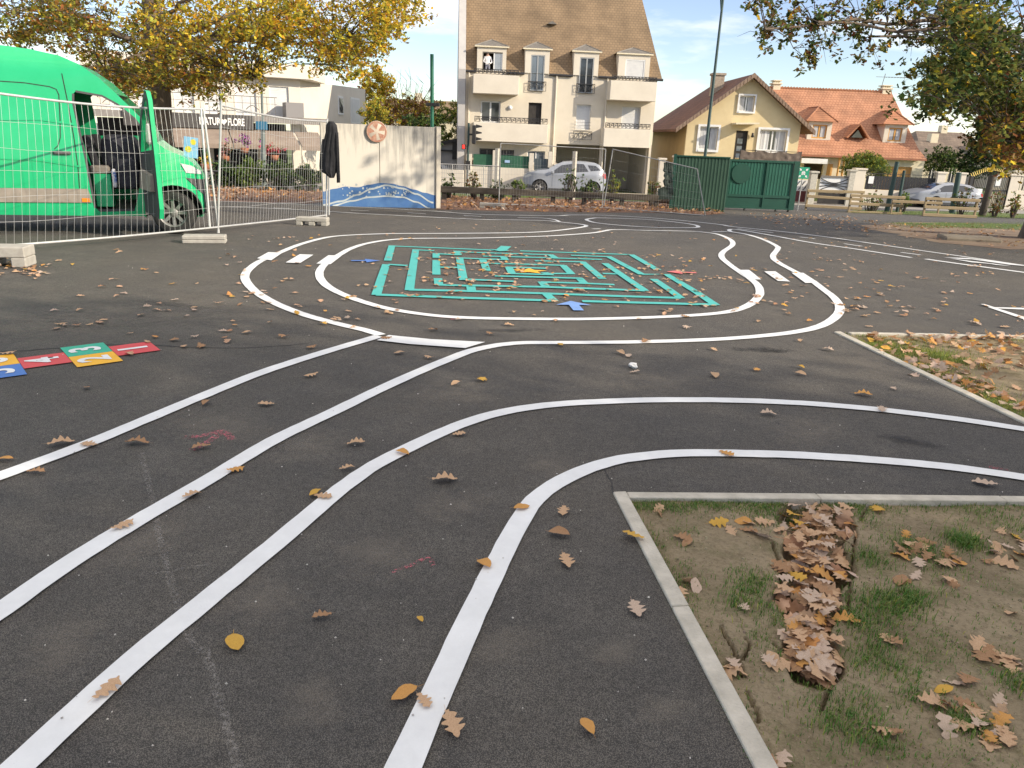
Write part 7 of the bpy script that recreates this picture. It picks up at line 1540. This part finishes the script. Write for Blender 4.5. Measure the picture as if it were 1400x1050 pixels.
# ------------------------------------------------------------------ fallen leaves
rl = random.Random(77)
def fleaf_mat(name, c1, c2):
    return mat(name, c1, .75, c2, 28, 6, trans=.15, rnd=.12, mixlo=.35, mixhi=.7, spec=.3)
FL = {'tan': fleaf_mat('tan_dry_leaf', (.6, .4, .25), (.43, .26, .15)), 'brown': fleaf_mat('brown_dry_leaf', (.4, .23, .125), (.27, .145, .075)), 'orange': fleaf_mat('orange_dry_leaf', (.62, .32, .1), (.46, .22, .065)),
      'yellow': fleaf_mat('golden_dry_leaf', (.64, .38, .07), (.48, .26, .05)), 'grey': fleaf_mat('greyish_dry_leaf', (.58, .45, .35), (.43, .31, .23))}
def leaf_geo(kind, curl, seed, n=26):
    rnd = random.Random(seed); n = n if kind == 'oak' else min(n, 12); V_, F_ = [], []
    for i in range(n + 1):
        u = i / n
        if kind == 'oak': lb = .5 + .5 * math.sin(u * 24.0 + seed * .4); w = .36 * math.sin(PI * min(1, u ** 1.25 * .9 + .06)) ** .8 * (.36 + .64 * lb ** .75) + .012; w *= max(0, 1 - max(0, u - .88) / .13) ** .5
        else: w = .27 * math.sin(PI * u) ** .75 + .004
        wl, wr_ = w * rnd.uniform(.94, 1.06), w * rnd.uniform(.94, 1.06); bend = curl * .22 * math.sin(PI * u) + curl * .12 * (u - .5) ** 2 * 2 + .02 * math.sin(u * 9 + seed); tw = .25 * curl * math.sin(seed * 1.7) * (u - .4)
        sh = .04 * math.sin(u * 2.2 + seed)
        for k, (s, ww) in enumerate(((-1, wl), (-.55, wl), (0, 0), (.55, wr_), (1, wr_))):
            y = s * ww if k != 2 else 0; edge = abs(y)
            V_.append((u - .5, y + sh, bend + edge ** 2 * 2.4 * curl + y * tw * 2 + .012 * math.sin(k * 2.1 + i * 1.3 + seed) * (k != 2)))
    for i in range(n):
        for k in range(4): a = i * 5 + k; F_.append((a, a + 1, a + 6, a + 5))
    o = len(V_); z0 = V_[2][2]; V_ += [(-.5, -.007, z0), (-.5, .007, z0), (-.72, .004 + .03, z0 + .03 * curl), (-.72, -.004 + .03, z0 + .03 * curl)]; F_.append((o, o + 1, o + 2, o + 3))
    zm = min(v[2] for v in V_); return [(x, y, z - zm) for x, y, z in V_], F_
GEO = [('oak', .1, 1), ('oak', .3, 2), ('oak', -.25, 3), ('oak', .38, 4), ('oval', .2, 5), ('oval', .5, 6), ('oak', .18, 7), ('oak', -.3, 8)]
GD = [leaf_geo(*g) for g in GEO]; GDL = [leaf_geo(*g, 13) for g in GEO]
LM = {}
def leaf_mesh(g, col):
    if (g, col) not in LM:
        me = bpy.data.meshes.new('fallen_leaf'); me.from_pydata(GD[g][0], [], GD[g][1]); me.materials.append(FL[col]); me.polygons.foreach_set('use_smooth', [True] * len(me.polygons)); LM[(g, col)] = me
    return LM[(g, col)]
COLS = ['tan', 'brown', 'orange', 'yellow', 'grey']
def inside(p, l):
        s_ = [((l[(i + 1) % 4] - l[i]).x * (p.y - l[i].y) - (l[(i + 1) % 4] - l[i]).y * (p.x - l[i].x)) for i in range(4)]; return all(v >= 0 for v in s_) or all(v <= 0 for v in s_)
def soil_z(p):
    if inside(p, BED1): return soil_h(p, 1)
    if inside(p, BED2): return soil_h(p, 2)
    return zt(p.y) + .013
nleaf = 0
def put_leaf(p, g, col, size, label, group, z=None, tilt=.15, rz=None):
    global nleaf
    o = link('fallen_leaf', leaf_mesh(g, col)); nleaf += 1
    o.location = (p.x, p.y, soil_z(p) + .001 if z is None else z); o.scale = (size, size * rl.uniform(.85, 1.15), size); o.rotation_euler = (rl.gauss(0, tilt), rl.gauss(0, tilt), rl.uniform(0, 2 * PI) if rz is None else rz)
    return tag(o, label, 'leaf', group)
SP = [(322, 883, 'yellow', 4, .1, 'golden oval leaf on bare asphalt between the two middle white lines'), (553, 953, 'orange', 4, .1, 'orange oval leaf just left of the nearest white line at the bottom'), (579, 963, 'tan', 0, .075, 'small tan leaf stuck flat on the nearest white line near its bottom end'),
      (617, 995, 'tan', 6, .115, 'tan lobed oak leaf touching the right edge of the nearest white line'), (803, 998, 'orange', 5, .07, 'small orange-brown leaf alone on the asphalt near the bottom, left of the edging'), (147, 947, 'tan', 2, .1, 'broad tan leaf lying on the white line in the bottom left corner'),
      (440, 846, 'brown', 1, .07, 'small curled brown leaf on open asphalt left of the bottom centre'), (574, 851, 'yellow', 5, .04, 'tiny yellowish leaf between the two nearest white lines'), (661, 775, 'orange', 5, .085, 'orange leaf resting on the outer edge of the nearest white line'), (773, 770, 'tan', 6, .11, 'pale oak leaf on asphalt between the nearest line and the edging'),
      (868, 836, 'grey', 6, .1, 'greyish oak leaf on asphalt close to the slanting edging stones'), (713, 697, 'orange', 4, .085, 'orange leaf on the nearest white line where it starts to bend'), (764, 733, 'brown', 5, .1, 'folded brown leaf inside the bend of the nearest white line'), (770, 702, 'tan', 1, .085, 'tan leaf beside the corner of the near edging'),
      (608, 658, 'tan', 3, .13, 'large curled tan leaf between the two white lines in the centre'), (442, 682, 'tan', 0, .09, 'tan leaf lying on the second white line from the bottom'), (431, 677, 'yellow', 4, .09, 'yellow leaf just off the second white line, touching a tan one'), (475, 643, 'tan', 1, .085, 'tan leaf above the second white line, left of its bend'),
      (550, 622, 'orange', 5, .09, 'orange-brown leaf at the bend of the second white line'), (628, 596, 'tan', 0, .08, 'tan leaf on the lower edge of the second white line'), (487, 608, 'tan', 3, .1, 'curled tan leaf between the second and third white lines'), (322, 645, 'orange', 2, .09, 'orange-tan leaf on the third white line, near the pink chalk arrowhead'),
      (263, 680, 'tan', 1, .09, 'tan leaf just below the third white line'), (168, 722, 'tan', 2, .1, 'tan leaf on the third white line towards the left edge'), (187, 608, 'brown', 3, .13, 'curled brown leaf beside the uppermost line at left'), (275, 614, 'brown', 1, .1, 'brown leaf lying on the pink chalk arrowhead'),
      (84, 608, 'tan', 3, .13, 'curled tan leaf touching the uppermost white line at left'), (122, 610, 'tan', 0, .1, 'flat tan leaf under the uppermost white line at left'), (50, 648, 'brown', 1, .09, 'small brown leaf below the uppermost line at the far left'), (5, 631, 'orange', 4, .1, 'orange leaf cut by the left edge of the picture'),
      (1180, 541, 'orange', 3, .12, 'curled orange leaf standing on the asphalt by the far bed edging'), (1205, 562, 'grey', 1, .11, 'greyish leaf on the white line that runs to the right edge'), (1345, 663, 'grey', 6, .12, 'grey oak leaf on the asphalt above the near bed at the right'), (993, 623, 'orange', 0, .1, 'orange-tan leaf lying on the nearest line above the bed')]
for x, y, c, g, s, lab in SP: put_leaf(Vector(G(x, y)[:2]), g, c, s, lab, None, tilt=.05)
wc = lambda *w: rl.choices(COLS, w)[0]
# trench full of leaves: layered
gt = 'leaves filling the trench in the bare-earth bed'
TL = []
for i in range(260):
    s = rl.uniform(-.05, .98) * tlen; half = (.165 - .085 * s / tlen); w = rl.gauss(0, .55) * half; w = max(-half * 1.15, min(half * 1.15, w))
    p = tr0 + tdir * s + tn * w; lay = i / 260
    TL.append((p, -.066 + .062 * lay + rl.uniform(0, .014) + .018 * (1 - abs(w) / half) * lay))
low_tr, top_tr = TL[:140], TL[140:]
for p, z in top_tr: 
    c = wc(5, 2.5, .8, .25, 4); put_leaf(p, rl.choice([0, 1, 2, 3, 6, 7, 6, 1]), c, rl.uniform(.07, .11), {'tan': 'tan', 'brown': 'brown', 'orange': 'orange', 'yellow': 'golden', 'grey': 'greyish'}[c] + ' dry oak leaf among those heaped in the trench', gt, z=z, tilt=.27)
gb = 'leaves scattered on the bare-earth bed'
cl_ = [(1015, 718, 7, 22), (1240, 790, 3, 12), (1275, 752, 14, 26), (1312, 766, 4, 14), (1385, 745, 14, 26), (1225, 868, 2, 6), (1015, 832, 1, 2), (1340, 968, 11, 30), (1215, 998, 2, 7), (1050, 1035, 3, 12), (1008, 918, 4, 10), (1356, 1005, 5, 14), (1300, 925, 3, 12), (935, 745, 3, 24), (905, 702, 2, 8), (1060, 905, 3, 7), (1180, 700, 3, 26), (1345, 890, 3, 14), (1300, 800, 2, 12), (955, 800, 3, 26), (1390, 840, 2, 10), (1385, 900, 4, 12), (1130, 700, 4, 18)]
for (x, y, n, sp_) in cl_:
    for _ in range(n):
        q = Vector(G(x + rl.gauss(0, sp_), y + rl.gauss(0, sp_ * .5))[:2]); c = wc(4, 3, 1.2, .5, 2); d = {'tan': 'tan', 'brown': 'brown', 'orange': 'orange', 'yellow': 'golden', 'grey': 'greyish'}[c]
        put_leaf(q, rl.choice([0, 1, 2, 3, 4, 6, 7]), c, rl.uniform(.06, .11), d + ' dry leaf lying loose on the bare soil of the near bed', gb, z=soil_z(q) + rl.uniform(.001, .012), tilt=.3)
ga = 'dry leaves scattered on the asphalt'
for _ in range(300 - nleaf):
    for _t in range(30):
        x, y = rl.uniform(0, 1400), 438 + abs(rl.gauss(0, 1)) * 62
        if y < 600: break
    q = Vector(G(x, y)[:2])
    if abs(soil_z(q) - zt(q.y) - .013) > 1e-6: q = Vector(G(rl.uniform(150, 1100), rl.uniform(440, 520))[:2])
    c = wc(5, 2.5, 1, .6, 2); put_leaf(q, rl.choice(range(8)), c, rl.uniform(.07, .115), 'small dry leaf on the open asphalt around the painted loop', ga, tilt=.1)
def leaf_mass(name, label, pts, weights, group=None, sz=(.07, .115), tilt=.3, GD=GDL):
    """many leaves in one mesh, five colours"""
    V_, F_, M_ = [], [], []; A_ = [0, 1, 2, 3, 4, 6, 7]
    for (p, z) in pts:
        v, f = GD[rl.choice(A_)]; s = rl.uniform(*sz); m = Matrix.Translation((p.x, p.y, z)) @ Matrix.Rotation(rl.uniform(0, 2 * PI), 4, 'Z') @ Matrix.Rotation(rl.gauss(0, tilt), 4, 'X') @ Matrix.Rotation(rl.gauss(0, tilt), 4, 'Y') @ Matrix.Scale(s, 4); o = len(V_)
        V_ += [tuple(m @ Vector(q)) for q in v]; c = COLS.index(wc(*weights)); F_ += [tuple(i + o for i in q) for q in f]; M_ += [c] * len(f)
    me = bpy.data.meshes.new(name); me.from_pydata(V_, [], F_); me.polygons.foreach_set('material_index', M_); me.polygons.foreach_set('use_smooth', [True] * len(F_))
    for c in COLS: me.materials.append(FL[c])
    return tag(link(name, me), label, None, group, 'stuff')
leaf_mass('fallen_leaves', 'lower layer of leaves deep in the trench', [(p, z) for p, z in low_tr], (5, 3, 1, .3, 2), tilt=.4)
pts = []
for _ in range(330):      # farther bed: a drift of leaves with a green gap
    x = 1190 + 330 * rl.random(); y = 458 + abs(rl.gauss(0, 1)) * 32
    q = Vector(G(x, y)[:2]); e = (q - cA); 
    if y > 458 + (x - 1150) * .46 or (1262 < x < 1318 and 474 < y < 498 and rl.random() < .85): continue
    pts.append((q, soil_h(q, 2) + rl.uniform(.004, .045)))
for _ in range(60):
    t = rl.random(); x = 1230 + 190 * t; y = 490 + (x - 1230) * .42 + rl.gauss(0, 7) - 6; q = Vector(G(x, y)[:2]); pts.append((q, soil_h(q, 2) + .012))
leaf_mass('fallen_leaves', 'drift of dry leaves covering the farther bed', pts, (5, 2.5, 1.4, .9, 2.2), sz=(.07, .12), tilt=.4)
pts = []
def zone_pts(n, x0, x1, y0, y1, clump=0):
    for _ in range(n):
        x, y = rl.uniform(x0, x1), rl.uniform(y0, y1)
        k = rl.choice([1, 1, 1, 2, 4]) if clump else 1
        for _k in range(k):
            q = Vector(G(x + rl.gauss(0, 6), y + rl.gauss(0, 1.6))[:2]); pts.append((q, zt(q.y) + .013))
zone_pts(110, 515, 960, 342, 415, 1); zone_pts(60, 590, 720, 345, 395, 1); zone_pts(150, 300, 1350, 322, 445, 1); zone_pts(36, 0, 340, 340, 470); zone_pts(90, 850, 1400, 330, 440, 1); zone_pts(60, 380, 1200, 300, 330); zone_pts(18, 0, 420, 380, 460)
zone_pts(45, -40, 70, 350, 378, 1)
leaf_mass('fallen_leaves', 'dry leaves strewn over the maze and the far asphalt', pts, (6, 2.2, 1, .7, 2), sz=(.055, .095), tilt=.12)
pts = []
def area_pts(n, poly, lift=.06):
    xs = [p[0] for p in poly]; ys = [p[1] for p in poly]; k = 0
    while k < n:
        x, y = rl.uniform(min(xs), max(xs)), rl.uniform(min(ys), max(ys)); ins = False
        for i in range(len(poly)):
            (xa, ya), (xb, yb) = poly[i], poly[i - 1]
            if (ya > y) != (yb > y) and x < (xb - xa) * (y - ya) / (yb - ya) + xa: ins = not ins
        if ins: pts.append((Vector((x, y)), zt(y) + .01 + rl.random() ** 2 * lift)); k += 1
VP = [tuple(v) for v in v0] + [(8.1, 31.5), (8.0, 33.5), (-3.0, 33.5)]
area_pts(1300, VP, .1); area_pts(900, [(-12, 22.2), (-6.4, 23.6), (-6.2, 33), (-16, 33)], .14)
leaf_mass('fallen_leaves', 'thick brown leaf litter along the street verge', pts, (1.2, 7, .9, .05, .6), sz=(.1, .17), tilt=.5)  # weighted to brown so the verge reads as shaded
pts = []
dp = [tuple(v) for v in gpts([(1180, 309), (1290, 306), (1420, 308), (1420, 336), (1380, 338), (1290, 330)])]
area_pts(260, dp, .02); area_pts(260, [tuple(v) for v in gpts([(1000, 292), (1130, 293), (1250, 308), (1180, 318), (1060, 308)])], .01)
leaf_mass('fallen_leaves', 'leaves trodden into the dirt by the oak trunk', pts, (3, 4, 1, .2, 1.5), sz=(.07, .12), tilt=.3)
# ------------------------------------------------------------------ grass
GM = [mat('grass_blade', (.085, .19, .025), .6, None, rnd=.35, trans=.3), mat('pale_grass_blade', (.2, .26, .06), .6, None, rnd=.3, trans=.3), mat('moss_blade', (.3, .31, .05), .7, None, rnd=.3, trans=.2)]
def grass(name, label, patches, seed, w=(3, 1, .2)):
    rnd = random.Random(seed); V_, F_, M_ = [], [], []
    for (px, py, r, n, h) in patches:
        c = Vector(G(px, py)[:2])
        for _ in range(int(n * 1.5)):
            q = c + Vector((rnd.gauss(0, .8), rnd.gauss(0, .8))) * r * (1.6 if rnd.random() < .25 else .85); z = soil_z(q) - .002; bad = seed < 7 and not (inside(q, BED1) or inside(q, BED2))
            if bad: continue
            a = rnd.uniform(0, 2 * PI); hh = h * rnd.uniform(.4, 1.2); ln = rnd.uniform(.2, .95) * hh; wd = rnd.uniform(.0007, .0016) * (1 + h * 5); d = Vector((math.cos(a), math.sin(a), 0)); s = Vector((-d.y, d.x, 0)) * wd; b = Vector((q.x, q.y, z)); o = len(V_)
            V_ += [tuple(b - s), tuple(b + s), tuple(b + d * ln * .35 + Vector((0, 0, hh * .65)) + s * .8), tuple(b + d * ln * .35 + Vector((0, 0, hh * .65)) - s * .8), tuple(b + d * ln + Vector((0, 0, hh * .8)))]
            F_ += [(o, o + 1, o + 2, o + 3), (o + 3, o + 2, o + 4)]; m = rnd.choices((0, 1, 2), w)[0]; M_ += [m, m]
    me = bpy.data.meshes.new(name); me.from_pydata(V_, [], F_); me.polygons.foreach_set('material_index', M_)
    for m in GM: me.materials.append(m)
    return tag(link(name, me), label, None, None, 'stuff')
pt1 = [(1190, 760, .07, 220, .035), (1195, 830, .12, 330, .036), (1178, 850, .1, 280, .036), (1205, 820, .09, 190, .032), (1232, 822, .07, 260, .045), (1250, 815, .05, 160, .04), (1320, 738, .06, 420, .05), (1262, 745, .06, 160, .035), (1235, 740, .07, 180, .03), (1275, 765, .06, 120, .03), (1170, 700, .1, 200, .03), (1255, 950, .05, 110, .03), (1325, 988, .05, 150, .035), (1310, 985, .04, 120, .03), (1160, 985, .09, 200, .045), (1200, 1010, .06, 120, .035), (1140, 985, .06, 120, .03), (1022, 800, .08, 260, .03), (1010, 825, .06, 160, .03), (1035, 790, .05, 130, .03), (1060, 840, .06, 160, .03), (1080, 895, .05, 100, .025), (1395, 935, .06, 160, .04), (1230, 910, .07, 130, .03), (1190, 905, .08, 180, .03), (1380, 715, .1, 220, .03), (1345, 790, .08, 70, .02), (930, 790, .07, 90, .025), (1060, 705, .1, 200, .03), (1205, 880, .05, 110, .03), (1120, 960, .06, 60, .02), (1040, 870, .04, 60, .02), (1260, 880, .08, 60, .02), (1290, 870, .05, 60, .02), (1180, 960, .06, 90, .03), (1250, 1020, .06, 60, .02)]
for k in range(150): pt1.append((rl.uniform(880, 1400), rl.uniform(700, 1050), rl.uniform(.02, .06), int(rl.uniform(4, 26)), rl.uniform(.012, .026)))
for k in range(46): x = 858 + k * 12.2; pt1.append((x, 690 + rl.gauss(0, 3), .05, int(70 * (1.5 if x < 1180 else .6)), .022))
for k in range(34): t = k / 33; pt1.append((872 + 150 * t + rl.gauss(4, 5), 712 + 330 * t, .035, 34, .022))
grass('grass', 'green grass tufts and weeds on the near bare-earth bed', pt1, 5, (3, 1.2, .15))
pt2 = []
for k in range(60): t = rl.random(); pt2.append((1165 + 235 * t + rl.uniform(0, 14), 462 + 112 * t - rl.uniform(2, 12), .12, 90, .03))
for k in range(24): pt2.append((1170 + rl.uniform(0, 90), 466 + rl.uniform(0, 16), .13, 90, .03))
pt2 += [(1290, 486, .16, 700, .05), (1300, 490, .14, 500, .05), (1275, 482, .12, 300, .04), (1390, 464, .15, 200, .03), (1360, 548, .1, 150, .03), (1180, 470, .12, 250, .025), (1380, 560, .1, 140, .03)]
grass('grass', 'yellow-green moss and grass along the edging of the farther bed', pt2, 6, (1.2, 1.4, 2.2))
pt3 = []
for k in range(160): x = rl.uniform(1225, 1420); pt3.append((x, 305.5 + rl.uniform(0, 7), .35, 26, .07))
for k in range(150): x = rl.uniform(1168, 1440); pt3.append((x, 289 + (x - 1168) * .035 + rl.uniform(-1, 3), .4, 24, .1))
for k in range(80): x = rl.uniform(602, 730); pt3.append((x, 268 + (x - 602) * .02, .4, 30, .12))
grass('grass', 'rough grass strips by the street and the oak', pt3, 7, (2, 2, .4))
# ------------------------------------------------------------------ grit, a crumpled tissue
V_, F_ = [], []
for _ in range(260):
    x, y = rl.uniform(0, 1400), 300 + 750 * rl.random() ** 1.3; q = Vector(G(x, y)[:2]); s = rl.uniform(.0015, .0045) * (1 + .05 * q.y); z = soil_z(q) - .003; o = len(V_); V_ += [(q.x + s * a * rl.uniform(.6, 1.3), q.y + s * b * rl.uniform(.6, 1.3), z + s * c) for a, b, c in ((1, 0, 0), (0, 1, 0), (-1, 0, 0), (0, -1, 0), (.1, .1, 1.1))]; F_ += [(o, o + 1, o + 4), (o + 1, o + 2, o + 4), (o + 2, o + 3, o + 4), (o + 3, o, o + 4)]
me = bpy.data.meshes.new('grit'); me.from_pydata(V_, [], F_); me.materials.append(mat('pale_grit', (.5, .47, .42), .8, None, rnd=.4)); tag(link('grit', me), 'pale grit and small stones on the asphalt', None, None, 'stuff')
bm = bmesh.new(); bmesh.ops.create_icosphere(bm, subdivisions=3, radius=.035)
for v in bm.verts: v.co = v.co * (1 + .5 * noise.noise(v.co * 40)) ; v.co.z *= .6
me = bpy.data.meshes.new('crumpled_tissue'); bm.to_mesh(me); bm.free(); me.materials.append(mat('tissue', (.72, .72, .7), .9)); o = link('crumpled_tissue', me); g = G(866, 503); o.location = (g.x, g.y, .022); tag(o, 'crumpled white tissue lying on the asphalt below the loop', 'tissue')

# ------------------------------------------------------------------ clods and small stones on the bare soil
V_, F_ = [], []
for _ in range(5200):
    a, b = rl.random(), rl.random(); q = bA + eA * (.08 + a * 2.1) + rA * (.1 + b * 2.9)
    if (q - tr0).length < 1.2 and abs((q - tr0).dot(tn)) < .2 and -.1 < (q - tr0).dot(tdir) < tlen + .1: continue
    if noise.noise(Vector((q.x * 3, q.y * 3, 7))) < rl.uniform(-.5, .35): continue
    s = rl.choice([.0018, .0022, .003, .003, .0045, .007]) * rl.uniform(.7, 1.3); z = soil_h(q, 1) + s * .25; o = len(V_); t = rl.uniform(0, 6)
    V_ += [(q.x + s * math.cos(t + k * 1.2566) * rl.uniform(.7, 1.3), q.y + s * math.sin(t + k * 1.2566) * rl.uniform(.7, 1.3), z - s * .5) for k in range(5)] + [(q.x + s * .55 * math.cos(t + k * 1.2566 + .4), q.y + s * .55 * math.sin(t + k * 1.2566 + .4), z + s * rl.uniform(.3, .75)) for k in range(5)]
    F_ += [(o + k, o + (k + 1) % 5, o + 5 + (k + 1) % 5, o + 5 + k) for k in range(5)] + [tuple(o + 5 + k for k in range(5))]
me = bpy.data.meshes.new('soil_clods'); me.from_pydata(V_, [], F_); me.materials.append(mat('clod', (.27, .22, .145), .95, None, rnd=.4)); tag(link('soil_clods', me), 'crumbs of earth and small stones on the bare bed', None, None, 'stuff')
